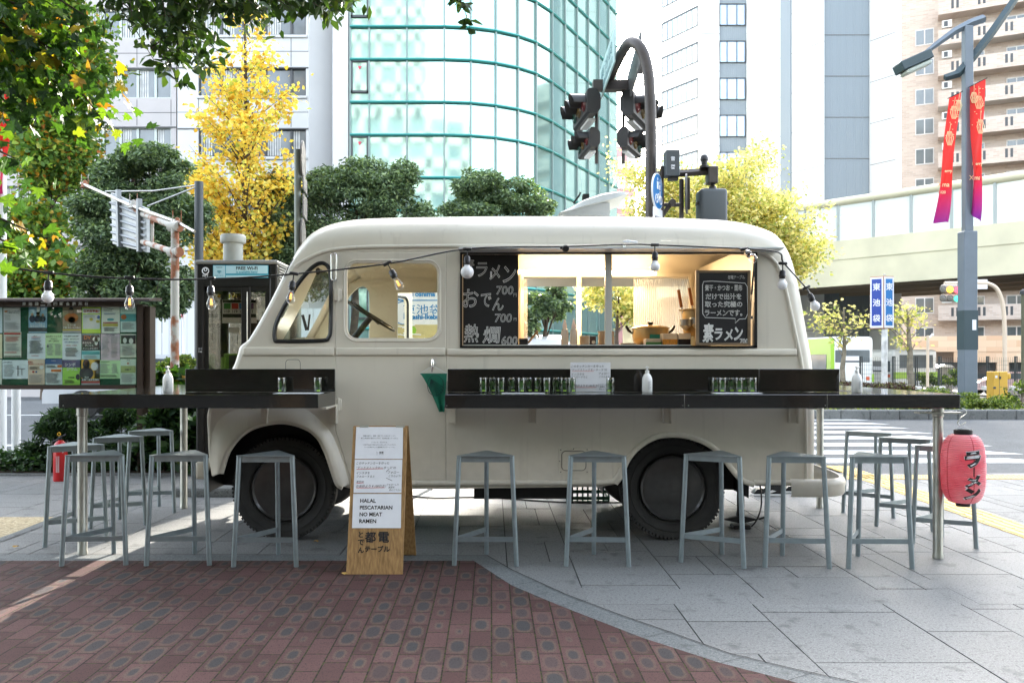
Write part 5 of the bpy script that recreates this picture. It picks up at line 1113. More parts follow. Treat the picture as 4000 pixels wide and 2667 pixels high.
for z in [q_ for z in z0s[:-1] for q_ in (z, z+2.04)]: fins.tube([(x_, y_-.08, z) for x_, y_ in path], .07, 6)
mul.build('mullions', grm_, gt); fins.build('floor_lines', teal, gt)
fw = MB()
for k, z in enumerate(z0s[:-1]):
    if k % 1 == 0 and z > 2: 
        fw = MB(); x0, x1 = path[0][0]+.9, path[0][0]+.0; x0 = path[0][0]; x1 = path[1][0]
        for a, b, c, e in ((x0+.04,x0+.12,z+.45,z+2.0),(x1-.12,x1-.04,z+.45,z+2.0),(x0+.04,x1-.04,z+.45,z+.55),(x0+.04,x1-.04,z+1.93,z+2.0)): fw.box(a,b,40.9,41.0,c,e)
        fw.build('opening_window', frm, gt)
MB().box(-7.6, -6.85, 41, 52, -1, 40).build('side_pier', w_white, gt)
for z in (13.54, 9.94): MB().prism([(-6.39,z+1.72),(-6.21,z+1.72),(-6.3,z+1.55)], 40.95, 40.97).build('red_triangle', mat('red_triangle', (.6,.05,.1), .6), gt)

# white and grey tower
tw = thing('office_tower', (24, 66, -1), 'very tall white tower with ribbed grey panels and a strip of windows', 'building')
c0 = Vector((17.03,70)); k_ = Vector((-.576,1)); c1 = c0+k_*4.1; c2 = Vector((XX(2810,70),70)); c3 = Vector((XX(2918,70),70)); c4 = Vector((24.6,63.4)); c5 = Vector((28.0,63.4)); c6 = Vector((29.05,61.6)); c7 = Vector((29.45,61.6))
MB().prism([tuple(c1),tuple(c0),tuple(c2),(c2.x,70.5),(c3.x,70.5),tuple(c3),tuple(c4),(c4.x,63.9),(c5.x,63.9),tuple(c5),tuple(c6),tuple(c7),(32,78),(17,78)], -1, 62, ax='z').build('wall', w_white, tw)
gp_ = mat('ribbed_grey_panel', (.20,.235,.26), .5); m_ = MB()
for xa, xb, Y in ((c2.x,c3.x,70.2),(c4.x,c5.x,63.6)):
    x = xa
    m_.box(xa, xb, Y, Y+.25, -1, 62)
    while x < xb: m_.box(x+.02, x+.06, Y-.03, Y, -1, 62); x += .17
dd = (c4-c3).normalized(); nq = Vector((-.87,-.5))*.12; pa = c3+dd*((c4-c3).length*.47); pb2 = c3+dd*((c4-c3).length*.60)
m_.prism([tuple(pa),tuple(pb2),tuple(pb2+nq),tuple(pa+nq)], -1, 62, ax='z')
m_.build('ribbed_panels', gp_, tw)
m_ = MB(); lv = [ZZ(y,70) for y in (1300,1154,1008,862,716,570,424,278,132,-14,-160,-306)]
for z in lv:
    m_.box(c0.x, c2.x, 69.98, 70, z-.03, z); m_.box(c4.x, c5.x, 63.56, 63.6, z+.5, z+.54)
    for a, b in ((c3,c4),(c5,c6)):
        d = (b-a).normalized(); nn = Vector((d.y,-d.x))*.02; m_.add([(a.x+nn.x,a.y+nn.y,z-.03),(b.x+nn.x,b.y+nn.y,z-.03),(b.x+nn.x,b.y+nn.y,z),(a.x+nn.x,a.y+nn.y,z)], [(0,1,2,3)])
m_.build('panel_joint', w_joint, tw)
for i in range(9):
    z1 = ZZ(593-145*i+0,70); z0 = ZZ(679-145*i+0,70); x0, x1 = c2.x+.05, c3.x-.1
    if i == 0: z0 -= 0
    f = MB(); 
    for xx in (x0, x0+(x1-x0)*.28, x0+(x1-x0)*.66, x1-.05): f.box(xx, xx+.05, 70.05, 70.14, z0, z1)
    f.box(x0, x1, 70.05, 70.14, z0, z0+.06).box(x0, x1, 70.05, 70.14, z1-.06, z1); w_ = f.build('window', frm, tw); MB().box(x0, x1, 70.14, 70.17, z0, z1).build('pane', mat('blue_glass', (.26,.33,.40), .08, metal=.5), w_)
# ribbon windows on the oblique wing
Mw = Matrix.Translation((c0.x,c0.y,0)) @ Matrix.Rotation(math.atan2(k_.y,k_.x),4,'Z')
for i in range(12):
    zb_ = ZZ(690,70)+2.95*i+.6; f = MB(); f.box(.25,4.7,.0,.07,zb_+1.5,zb_+1.62,Mw); f.box(.25,4.7,.0,.05,zb_-.02,zb_+.05,Mw)
    for u in range(8): f.box(.3+u*.6,.35+u*.6,.0,.05,zb_,zb_+1.5,Mw)
    w_ = f.build('ribbon_window', frm, tw); MB().box(.3,4.6,.0,.02,zb_,zb_+1.5,Mw).build('pane', mat('pale_glass', (.4,.47,.5), .08, metal=.5), w_)
# purple brown block in the gap
D = 92.; pb = thing('apartment_block', (XX(2410,D), D, -1), 'plum coloured block with square windows seen in the gap behind the signal', 'building'); plum = mat('plum_cladding', (.22,.13,.15), .7, var=.08)
MB().box(XX(2150,D), XX(2482,D), D, D+10, -1, ZZ(572,D)).build('wall', plum, pb)
for r_ in range(8):
    for xx in (2180,2268,2355,2414,2472-20):
        y = 614+78*r_; MB().box(XX(xx,D), XX(xx+27,D), D-.05, D, ZZ(y+44,D), ZZ(y,D)).build('window', mat('white_pane', (.6,.65,.7), .2), pb)
m_ = MB()
for x in range(2160, 2482, 46): m_.box(XX(x,D), XX(x,D)+.05, D-.02, D, -1, ZZ(574,D))
for y in range(600, 1400, 78): m_.box(XX(2150,D), XX(2482,D), D-.03, D, ZZ(y+66,D), ZZ(y+66,D)+.06)
m_.build('panel_joint', w_joint, pb)

# tan apartment building with balconies
brickw, n_, l_, b_, N_, ma_, mix_ = nodes_of('tan_brick_tile'); tc_ = N_('TexCoord'); mp = N_('Mapping'); mp.inputs['Rotation'].default_value = (R(90),0,0); l_.new(tc_.outputs['Object'], mp.inputs[0]); bt = N_('TexBrick'); l_.new(mp.outputs[0], bt.inputs[0])
bt.inputs['Color1'].default_value = (.44,.35,.29,1); bt.inputs['Color2'].default_value = (.54,.45,.38,1); bt.inputs['Mortar'].default_value = (.5,.46,.42,1); bt.inputs['Scale'].default_value = 1.; bt.inputs['Brick Width'].default_value = .45; bt.inputs['Row Height'].default_value = .16; bt.inputs['Mortar Size'].default_value = .012; l_.new(bt.outputs[0], b_.inputs[0]); b_.inputs['Roughness'].default_value = .8
stonew, n_, l_, b_, N_, ma_, mix_ = nodes_of('orange_stone'); tc_ = N_('TexCoord'); mp = N_('Mapping'); mp.inputs['Rotation'].default_value = (R(90),0,0); l_.new(tc_.outputs['Object'], mp.inputs[0]); bt = N_('TexBrick'); l_.new(mp.outputs[0], bt.inputs[0])
bt.inputs['Color1'].default_value = (.66,.42,.26,1); bt.inputs['Color2'].default_value = (.78,.58,.40,1); bt.inputs['Mortar'].default_value = (.6,.42,.28,1); bt.inputs['Scale'].default_value = 1.; bt.inputs['Brick Width'].default_value = 1.3; bt.inputs['Row Height'].default_value = .55; bt.inputs['Mortar Size'].default_value = .01; l_.new(bt.outputs[0], b_.inputs[0])
ap = thing('apartment_building', (44, 74, -1), 'tan tiled apartment building with rows of balconies behind the viaduct', 'building')
MA = Matrix.Translation((36.8,77.2,0)) @ Matrix.Rotation(math.atan2(-.45,.89),4,'Z')       # u along facade to the right, -v outward
W_ = 27
m_ = MB(); m_.box(0,W_,0,10,-1,34,MA); m_.build('wall', brickw, ap)
m_ = MB(); m_.box(.0,W_,-1.5,-.0,1.9,3.25,MA); m_.box(4.2,W_,-1.45,-.0,1.0,1.9,MA); 
for u in (0,7.4,12.5,19): m_.box(u,u+.9,-1.4,0,-1,1.9,MA)
m_.build('stone_base', stonew, ap)
MB().box(.9,W_,-.02,.0,-1,1.0,MA).build('ground_floor_glazing', winm, ap)
acm = mat('air_conditioner', (.68,.68,.64), .5); dk = mat('balcony_soffit', (.45,.36,.3), .8)
for k in range(11):
    z = 4.6+2.65*k
    for s_, (ua, ub) in enumerate(((3.0,10.0),(10.0,17.2),(17.2,W_))):
        b_o = MB(); b_o.box(ua,ub,-1.6,-1.45,z,z+1.3,MA); b_o.box(ua,ub,-1.45,0,z,z+.15,MA); b_o.box(ub-.12,ub,-1.45,0,z+.15,z+2.0,MA)
        b_o.cur = 1
        for u in range(int(ua)+1, int(ub), 2):
            for dd in (0,.38): b_o.box(u+dd,u+.2+dd,-1.607,-1.6,z+.35,z+1.1,MA)
        b_o.build('balcony', [brickw, frm], ap)
    for u in (1.2,5.1,8.2,12,15.2,19.5,23): 
        f = MB(); f.box(u,u+1.5,-.06,0,z-1.95 if u < 3 else z-2.4,z-.5,MA); f = f.build('window', whm, ap); MB().box(u+.08,u+.7,-.08,-.06,z-1.85 if u < 3 else z-2.3,z-.6,MA).box(u+.8,u+1.42,-.08,-.06,z-1.85 if u < 3 else z-2.3,z-.6,MA).build('pane', winm, f)
    for u in (3.3,10.4,17.5):
        a_ = MB(); a_.box(u,u+.75,-1.4,-1.05,z+1.55,z+2.15,MA); a_ = a_.build('air_conditioner', acm, ap); MB().box(u+.15,u+.45,-1.41,-1.40,z+1.62,z+2.08,MA).build('grille', frm, a_)
# tall building behind viewer side: what the glass and the paint reflect
fb_ = thing('office_building', (0,-34,0), 'white grid office block behind the viewpoint, mirrored in the green glass', 'building'); m_ = MB()
m_.box(-45,45,-36,-35,0,34); m_.box(-32,-9,-36,-35,34,54)
for i in range(31): m_.box(-45+3*i,-44.1+3*i,-35,-34.4,0,34)
for k in range(10): m_.box(-45,45,-35,-34.4,3.4*k,3.4*k+1.3)
for i in range(9): m_.box(-32+2.7*i,-31.2+2.7*i,-35,-34.4,34,54)
for k in range(10,16): m_.box(-32,-9,-35,-34.4,3.4*k,3.4*k+1.3)
m_.build('wall', wallmat('beige_grid', (.26,.255,.25)), fb_); MB().box(-45,45,-34.95,-34.9,0,34).box(-32,-9,-34.95,-34.9,34,54).build('glazing', mat('dark_glazing', (.05,.08,.10), .1), fb_)

# ---------------------------------------------------------------- elevated expressway
vd = Vector((-.84,1,0)).normalized(); vo = Vector((27.9,45,0)); MV = Matrix.Translation(vo) @ Matrix.Rotation(math.atan2(vd.y,vd.x),4,'Z')   # u along, +v towards left/viewer side
va = thing('expressway_viaduct', (vo.x,vo.y,-1), 'cream elevated expressway with clear noise barrier crossing behind the junction', 'viaduct')
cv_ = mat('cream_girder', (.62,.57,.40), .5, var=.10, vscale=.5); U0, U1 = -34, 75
MB().box(U0,U1,-.02,.3,5.75,7.2,MV).box(U0,U1,-.2,.3,7.2,7.35,MV).box(U0,U1,.0,.35,7.35,8.5,MV).build('girder', cv_, va)
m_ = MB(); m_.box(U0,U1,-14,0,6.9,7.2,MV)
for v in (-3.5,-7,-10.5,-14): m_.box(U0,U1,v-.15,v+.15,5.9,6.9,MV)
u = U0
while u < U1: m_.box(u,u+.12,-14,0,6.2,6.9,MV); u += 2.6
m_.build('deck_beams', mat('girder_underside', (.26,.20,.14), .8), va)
rl = MB(); rl.tube([MV @ Vector((U0,.2,10.9)), MV @ Vector((U1,.2,10.9))], .24, 12); rl.build('top_rail', cv_, va, smooth=60)
bm_, n_, l_, b_, N_, ma_, mix_ = nodes_of('noise_barrier_sheet'); tt = N_('BsdfTransparent'); tt.inputs[0].default_value = (.9,.95,.92,1); b_.inputs[0].default_value = (.85,.87,.83,1); b_.inputs['Roughness'].default_value = .6; sx_ = N_('MixShader', i0=.75); l_.new(tt.outputs[0], sx_.inputs[1]); l_.new(b_.outputs[0], sx_.inputs[2]); l_.new(sx_.outputs[0], n_['Material Output'].inputs[0])
MB().box(U0,U1,.18,.2,8.5,10.7,MV).build('noise_barrier', bm_, va)
mat('post_grey', (.35,.38,.36), .5); u = U0
while u < U1: MB().box(u,u+.14,.05,.3,7.35,10.8,MV).build('barrier_post', MATS['post_grey'], va); u += 2.2
MB().box(U0,U1,.0,.14,9.5,9.58,MV).build('barrier_rail', MATS['post_grey'], va)
for u in (-22, 30): MB().rbox(u,u+2.2,-9,-5,-1,6.0,.3,2,M=MV).build('pier', cv_, va)
# ---------------------------------------------------------------- junction signal mast
brown = mat('brown_pole', (.055,.046,.041), .45, metal=.2, var=.2, vscale=8); sigm = mat('signal_housing', (.022,.021,.02), .4, var=.1); sgrey = mat('signal_grey', (.06,.07,.075), .45)
D = 13.; ms = thing('signal_mast', (XX(2543,D), D, 0), 'thick brown arched mast rising behind the van roof', 'signal mast'); xb_ = XX(2543,D)
m_ = MB(); arch = [(xb_,D,0),(xb_,D,2),(xb_,D,4.6)]+[tuple(P(x,y,d)) for x, y, d in ((2536,330,13),(2524,245,13.02),(2506,195,13.05),(2482,170,13.15),(2458,168,13.4),(2430,205,14.0),(2385,300,15.2),(2372,335,15.7))]
m_.tube(catmull(arch, 5), [(.085)]*((len(arch)-1)*5+1), 14); m_.build('pole', brown, ms, smooth=60)
m_ = MB(); m_.tube([P(2555,684,12.95), P(2800,668,12.95)], [(.05,.055)]*2, 4); m_.rbox(XX(2765,12.9),XX(2802,12.9),12.84,13.06,ZZ(717,12.9),ZZ(652,12.9),.01,1); m_.tube([P(2784,712,12.95), P(2784,742,12.95)], .03, 8); m_.build('side_arm', brown, ms)
m_ = MB(); m_.box(XX(2315,15.2),XX(2455,15.2),15.1,15.3,ZZ(355,15.2),ZZ(318,15.2)); m_.build('cross_arm', brown, ms)
# street-name plate hanging on the far arm (seen obliquely)
def oblique(pa, pb, h0, h1): return pa, pb
sp_ = thing('street_name_sign', tuple(P(2420,200,14)), 'pale street name plate hung obliquely on the arched mast', 'sign'); A = P(2431,175,13.6); B = P(2372,330,15.6); A.z = ZZ(112,13.6); B.z = A.z
hgt = A.z-ZZ(245,13.6); d = (Vector((B.x,B.y,0))-Vector((A.x,A.y,0))); L = d.length; d.normalize(); Ms = Matrix.Translation((A.x-.12,A.y,A.z-hgt)) @ Matrix.Rotation(math.atan2(-d.y,-d.x),4,'Z')
# local frame: +u from B to A reversed so writing reads from the left
Ms = Matrix.Translation((B.x-.12,B.y,A.z-hgt)) @ Matrix.Rotation(math.atan2(-d.y,-d.x),4,'Z')
MB().rbox(0,L,-.015,.015,0,hgt,.01,1,M=Ms).build('plate', mat('pale_teal_plate', (.35,.5,.48), .4), sp_)
m_ = MB(); m_.text('東池袋', L/2, hgt*.62, -.018, h=hgt*.38, M=Ms, w=L*.8); m_.text('Higashi-Ikebukuro', L/2, hgt*.22, -.018, w=L*.85, M=Ms); m_.build('lettering', mat('plate_ink', (.05,.16,.18), .5), sp_)
sp2 = thing('street_name_sign', tuple(P(2500,230,13.4)), 'dark back of a second name plate right of the mast arm', 'sign')
A2 = P(2504,118,13.2); B2 = P(2452,250,15.4); d2 = Vector((B2.x-A2.x,B2.y-A2.y,0)); L2 = d2.length; h2 = A2.z-ZZ(250,13.2); M2 = Matrix.Translation((B2.x,B2.y,A2.z-h2)) @ Matrix.Rotation(math.atan2(-d2.y,-d2.x),4,'Z')
MB().rbox(0,L2,-.015,.015,0,h2,.01,1,M=M2).build('plate', mat('plate_back', (.12,.12,.12), .5), sp2); m_ = MB(); m_.box(.3,.36,.015,.07,0,h2,M2); m_.box(L2-.5,L2-.44,.015,.07,0,h2,M2); m_.build('back_rib', brown, sp2)
def signal(px, py, D, face, tilt, lab, sc=.86):
    """three lamps in a row seen end-on: face -1 looks left, +1 right"""
    c = P(px, py, D); t = thing('traffic_signal', tuple(c), lab, 'traffic light', 'vehicle signals on the arched mast')
    Mz = Matrix.Translation(c) @ Euler((0, 0, R(tilt))).to_matrix().to_4x4() @ Matrix.Scale(sc, 4)
    m_ = MB(); m_.prism([(face*-k_*.13,z_) if 0 else (face*k_,z_) for k_, z_ in ((.14,-.17),(.14,.17),(.10,.20),(.0,.20),(-.08,.10),(-.08,-.12),(-.02,-.20),(.10,-.20))], -.1, 1.05, Mz); m_.build('housing', sigm, t)
    for i in range(3):
        v = MB(); vs = []; fs = []; y = .12+.36*i; n = 14
        for k in range(n+1):
            a = R(-5+190*k/n); L_ = .26*(.78+.22*max(0, math.sin(a)))
            for q_ in (0,1): vs.append((face*(.14+q_*L_), y+.155*math.cos(a), .155*math.sin(a)-.02*q_*0))
        for k in range(n): fs.append((2*k, 2*k+1, 2*k+3, 2*k+2))
        v.add(vs, fs, Mz); v.build('visor', sigm, t, smooth=60)
        MB().lathe([(.13,0),(.10,face*.03),(0,face*.04)], (face*.145, y, 0), 16, axis='x', M=Mz).build('lens', mat('lens_%d' % i, ((.09,.015,.015),(.08,.05,.015),(.015,.05,.035))[i], .2), t)
    MB().box(-.06,.06,.2,.8,-.24,-.20,Mz).build('white_base', white, t); return t
signal(2322,400,15.0,-1,6,'upper left traffic signal on the arched mast, hoods pointing left',1.08)
signal(2325,540,15.0,-1,6,'lower left traffic signal on the arched mast, hoods pointing left')
signal(2448,408,15.0,1,-24,'upper right traffic signal on the arched mast, hoods pointing right',1.08)
signal(2430,540,15.0,1,-24,'lower right traffic signal on the arched mast, hoods pointing right')
m_ = MB(); 
for px in (2330,2435): m_.tube([P(px,345,15.2), P(px,640,15.3)], .03, 8)
m_.build('drop_rods', brown, ms)
# sound box, camera, pedestrian signal, round signs
D = 12.8; t = thing('speaker_box', tuple(P(2624,645,D)), 'dark box marked with two white characters on the mast arm', 'box')
MB().rbox(XX(2597,D),XX(2650,D),12.7,12.9,ZZ(692,D),ZZ(592,D),.008,1).build('case', sgrey, t); MB().box(XX(2610,D),XX(2647,D),12.75,12.85,ZZ(706,D),ZZ(693,D)).build('plug', sigm, t)
m_ = MB(); m_.vtext('音響', XX(2623,D), ZZ(626,D), 12.695, 17/F*D, 32/F*D, bold=.02); m_.build('lettering', paper, t)
t = thing('dome_camera', tuple(P(2751,656,D)), 'small black dome camera on the mast side arm', 'camera'); c = P(2751,656,12.9); MB().lathe([(.07,0),(.07,.03),(.045,.04),(.045,.1),(.06,.11),(.06,.15),(.04,.19),(0,.2)], c, 16).build('dome', blackp, t, smooth=50)
D = 12.9; t = thing('pedestrian_signal', tuple(P(2784,870,D)), 'back of a large grey signal head hanging from the mast side arm', 'traffic light')
MB().rbox(XX(2730,D),XX(2838,D),12.8,13.15,ZZ(880,D)-.45,ZZ(738,D),.06,3).build('housing', sgrey, t, smooth=40); m_ = MB(); m_.lathe([(.06,0),(.05,.03),(.03,.05),(.03,.1)], P(2784,738,12.95), 14); m_.rbox(XX(2722,D),XX(2730,D),12.9,13.0,ZZ(800,D),ZZ(788,D),.003); m_.rbox(XX(2838,D),XX(2846,D),12.9,13.0,ZZ(800,D),ZZ(788,D),.003); m_.build('bracket', brown, t)
def disc_sign(px, py, D, r, rot, m_face, lab, bike=False, pole_to=None):
    c = P(px, py, D); t = thing('round_sign', tuple(c), lab, 'sign'); Mz = Matrix.Translation(c) @ Matrix.Rotation(R(rot),4,'Z')
    MB().lathe([(0,-.012),(r,-.012),(r,.012),(0,.012)], (0,0,0), 40, axis='y', M=Mz).build('rim', paper if bike else m_face, t)
    MB().lathe([(0,-.016),(r*.94,-.016),(r*.94,-.0125)], (0,0,0), 40, axis='y', M=Mz).build('face', m_face, t)
    if bike:
        m_ = MB()
        for dx in (-.1,.1): m_.tube([(dx+.06*math.cos(a*.5236), -.02, -.12+.06*math.sin(a*.5236)) for a in range(12)], .008, 4, closed=True, M=Mz)
        m_.tube([(-.1,-.02,-.12),(-.03,-.02,-.04),(.06,-.02,-.04),(.1,-.02,-.12)], .008, 4, M=Mz); m_.tube([(-.03,-.02,-.04),(0,-.02,-.12),(.06,-.02,-.04),(.06,-.02,.01)], .008, 4, M=Mz)
        for dx, s_ in ((-.05,1.),(.05,.65)):
            m_.prism([(dx-.03*s_,-.0+.03),(dx+.03*s_,.03),(dx+.04*s_,.03+.11*s_),(dx-.04*s_,.03+.11*s_)], -.022,-.018, Mz); m_.lathe([(0,-.02),(.022*s_,-.02),(.022*s_,-.018)], (dx,0,.06+.12*s_), 10, axis='y', M=Mz)
        m_.build('symbol', paper, t)
    else: 
        m_ = MB(); m_.box(-.02,.02,.012,.05,-r*.8,r*.8,Mz); m_.build('back_bar', brown, t)
    return t
blue = mat('sign_blue', (.01,.16,.42), .35)
disc_sign(2568,749,12.7,.27,62,blue,'round blue sign of adult with child and bicycle, turned sideways by the mast', True)
disc_sign(2682,757,12.95,.30,-105,mat('sign_back', (.1,.1,.1), .5),'dark back of a round sign right of the mast')
t = thing('plate_sign', tuple(P(2570,850,12.7)), 'white plate below the round blue sign, mostly hidden by the roof', 'sign'); Mz = Matrix.Translation(P(2570,856,12.7)) @ Matrix.Rotation(R(62),4,'Z'); MB().rbox(-.22,.22,-.01,.01,-.16,.16,.008,1,M=Mz).build('plate', paper, t); m_ = MB(); m_.text('歩行者専用', 0, .0, -.013, w=.38, M=Mz, bold=.02); m_.build('lettering', ink, t)
m_ = MB(); m_.tube([P(2585,650,12.9),P(2588,900,12.9)], .03, 8); m_.tube([P(2662,700,12.95),P(2662,900,12.95)], .035, 8); m_.tube([P(2545,800,12.98),P(2662,800,12.95)], .03, 8); m_.tube([P(2625,790,12.9),P(2560,880,12.95)], .035, 8); m_.lathe([(.05,-.05),(.05,.05)], P(2625,792,12.85), 12, axis='y'); m_.build('sign_bracket', brown, ms)

# ---------------------------------------------------------------- street lamp with banners
D = 21.; sl_ = thing('street_lamp', (XX(3779,D), D, .13), 'tall grey blue street lamp with red banners and slanted arms', 'street lamp'); lampm = mat('lamp_grey', (.13,.16,.19), .45, var=.06); lamp2 = mat('lamp_dark_band', (.035,.06,.07), .5)
xa = XX(3779,D); MB().rbox(xa-.165,xa+.165,D-.165,D+.165,.13,ZZ(905,D),.02,1).rbox(xa-.10,xa+.10,D-.1,D+.1,ZZ(905,D),ZZ(105,D),.015,1).build('post', lampm, sl_)
MB().box(xa-.168,xa+.168,D-.168,D+.168,ZZ(1366,D),ZZ(1213,D)).build('dark_band', lamp2, sl_); MB().box(XX(3783,D),XX(3798,D),D-.174,D-.168,ZZ(1290,D),ZZ(1250,D)).build('sticker', paper, sl_)
a1 = [P(x,y,D) for x, y in ((3845,72),(3790,92),(3730,122),(3670,165),(3605,215))]; MB().tube(a1, [(.08,.10),(.08,.10),(.07,.085),(.055,.07),(.04,.05)], 4).build('lamp_arm', lampm, sl_)
m_ = MB(); c = P(3570,252,D); Mh = Matrix.Translation(c) @ Euler((0,R(-24),0)).to_matrix().to_4x4(); m_.rbox(-.40,.40,-.24,.24,-.06,.17,.02,1,M=Mh); hh_ = m_.build('lamp_head', lamp2, sl_); MB().rbox(-.34,.34,-.20,.20,-.17,-.06,.05,2,M=Mh).build('lamp_glass', mat('lamp_glass', (.45,.5,.45), .2), hh_)
MB().tube([P(3690,305,D),P(3740,290,D),P(3800,225,D),P(3880,120,D),P(3960,5,D),P(4030,-110,D)], [(.06,.08),(.09,.10),(.10,.10),(.10,.10),(.09,.09),(.08,.08)], 4).build('slant_arm', lamp2, sl_)
bmr, n_, l_, b_, N_, ma_, mix_ = nodes_of('red_banner'); tc_ = N_('TexCoord'); sp_x = N_('SeparateXYZ'); l_.new(tc_.outputs['Object'], sp_x.inputs[0]); mr = N_('MapRange', i1=-.9, i2=.2, i3=1., i4=0.); l_.new(sp_x.outputs[2], mr.inputs[0]); c_ = mix_(mr.outputs[0], (.62,.025,.02), (.16,.01,.20)); l_.new(c_, b_.inputs[0]); b_.inputs['Roughness'].default_value = .6; tl = N_('BsdfTranslucent'); l_.new(c_, tl.inputs[0]); sx_ = N_('MixShader', i0=.5); l_.new(b_.outputs[0], sx_.inputs[1]); l_.new(tl.outputs[0], sx_.inputs[2]); l_.new(sx_.outputs[0], n_['Material Output'].inputs[0])
gold_ = mat('banner_gold', (.7,.55,.3), .5)
def banner(tl_, tr_, bl_, br_, D, lab, words, balls, grp='red festival banners on lamp posts'):
    c = P((tl_[0]+tr_[0])/2, (tl_[1]+bl_[1])/2+120, D); t = thing('street_banner', tuple(c), lab, 'banner', grp)
    def pt(u, v, off=0): 
        a = Vector(tl_).lerp(Vector(tr_), u); b = Vector(bl_).lerp(Vector(br_), u); p = a.lerp(b, v); k = math.sin(v*3.1)*14*(1 if tl_[0] < 3800 else -.5); return P(p.x+k*0, p.y, D)+Vector((0, .10*math.sin(v*7+u*5)*v-off, 0))
    vs = []; fs = []; nu, nv = 8, 24
    for i in range(nv+1):
        for j in range(nu+1): vs.append(pt(j/nu, i/nv))
    for i in range(nv):
        for j in range(nu): fs.append((i*(nu+1)+j, i*(nu+1)+j+1, (i+1)*(nu+1)+j+1, (i+1)*(nu+1)+j))
    MB().add(vs, fs).build('cloth', bmr, t, smooth=70)
    m_ = MB(); r_ = random.Random(3)
    for u, v, s in balls:
        p = pt(u, v, .02); w_ = (pt(1,v)-pt(0,v)).length
        for k in range(5): m_.tube([p+Vector(((-.5+k/4)*s*w_*.2,0,s*.13)), p+Vector(((-.5+k/4)*s*w_*.45,-.01,0)), p+Vector(((-.5+k/4)*s*w_*.2,0,-s*.13))], .008, 4)
        m_.tube([p+Vector((0,0,s*.13)), pt(u, max(0,v-.12), .02)], .005, 4)
    for k in range(22):
        p = pt(r_.uniform(.1,.9), r_.uniform(.03,.36), .02); m_.tube([p-Vector((.012,0,0)),p+Vector((.012,0,0))], .008, 4)
    m_.build('ornament_print', gold_, t); m_ = MB()
    for s_, u, v, hp in words: p = pt(u, v, .03); m_.text(s_, p.x, p.z, p.y-.02, h=hp/F*D, bold=.02)
    m_.build('lettering', paper if 0 else gold_, t)
    a = P(tl_[0]-6, tl_[1]+3, D); b = P(tr_[0]+6, tr_[1]-3, D); MB().tube([a,b], .012, 6).build('rod', blackp, t); return t
banner((3708,383),(3755,360),(3650,870),(3700,870),20.8,'red banner flapping left of the street lamp post',[('Merry',.45,.60,16),('Xmas',.45,.70,18),('2020',.3,.76,11)],[(.5,.14,1.2),(.35,.34,1.3),(.85,.1,1)])
banner((3788,340),(3850,308),(3800,830),(3826,875),20.8,'red banner hanging right of the street lamp post',[('Merry',.55,.60,16),('Xmas',.5,.70,18)],[(.55,.15,1.2),(.7,.33,1.3),(.25,.1,1)])
banner((-60,300),(45,320),(-60,800),(20,760),12.,'red banner cut by the left edge of the view behind leaves',[],[(.7,.2,.8),(.5,.45,.8)])
t = thing('banner_post', (XX(-20,12),12,0), 'white post at the left edge carrying a red banner', 'post'); MB().tube([(XX(-8,12),12.1,0),(XX(-8,12),12.1,ZZ(250,12))], .06, 12).build('post', white, t, smooth=60)

# blue prism sign
D = 22.; t = thing('district_sign', (XX(3455,D),D,.13), 'blue pillar sign with white vertical characters on a peeling white post', 'sign'); xs = XX(3462,D)
MB().tube([(xs,D+.1,.13),(xs,D+.1,ZZ(1283,D))], .075, 12).build('post', mat('peeling_white', (.62,.62,.60), .6, var=.3, vscale=5), t, smooth=60); MB().tube([(xs,D+.1,.13),(xs,D+.1,.62)], .08, 12).build('rust_foot', mat('rust_dark', (.06,.025,.018), .8), t, smooth=60)
zb_, zt_ = ZZ(1283,D), ZZ(1078,D); x1_, x2_, x3_ = XX(3416,D), XX(3452,D), XX(3496,D)
MB().prism([(x1_,D+.26),(x2_,D),(x3_,D+.06),(x3_-.05,D+.35)], zb_, zt_, ax='z').build('case', mat('sign_rust_edge', (.45,.2,.09), .6), t)
MB().lathe([(.03,0),(.03,.06),(0,.07)], (xs,D+.1,zt_), 12).build('cap', steel, t)
for (xa_, ya_), (xb2, yb2), col_, nm in (((x1_,D+.26),(x2_,D),(.012,.05,.32),'left'),((x2_,D),(x3_,D+.06),(.008,.15,.42),'right')):
    d = Vector((xb2-xa_, yb2-ya_, 0)); L = d.length; Mf = Matrix.Translation((xa_,ya_,zb_)) @ Matrix.Rotation(math.atan2(d.y,d.x),4,'Z'); Hh = zt_-zb_
    MB().box(.01,L-.01,-.012,-.004,.02,Hh-.02,Mf).build('white_border', paper, t)
    f_ = MB(); f_.box(.05,L-.05,-.018,-.012,.08,Hh-.07,Mf); f_ = f_.build('blue_face', mat('blue_'+nm, col_, .35), t)
    m_ = MB(); m_.vtext('東池袋', L/2, Hh*.80, -.021, .19, Hh*.30, M=Mf, bold=.02); m_.build('lettering', paper, f_)
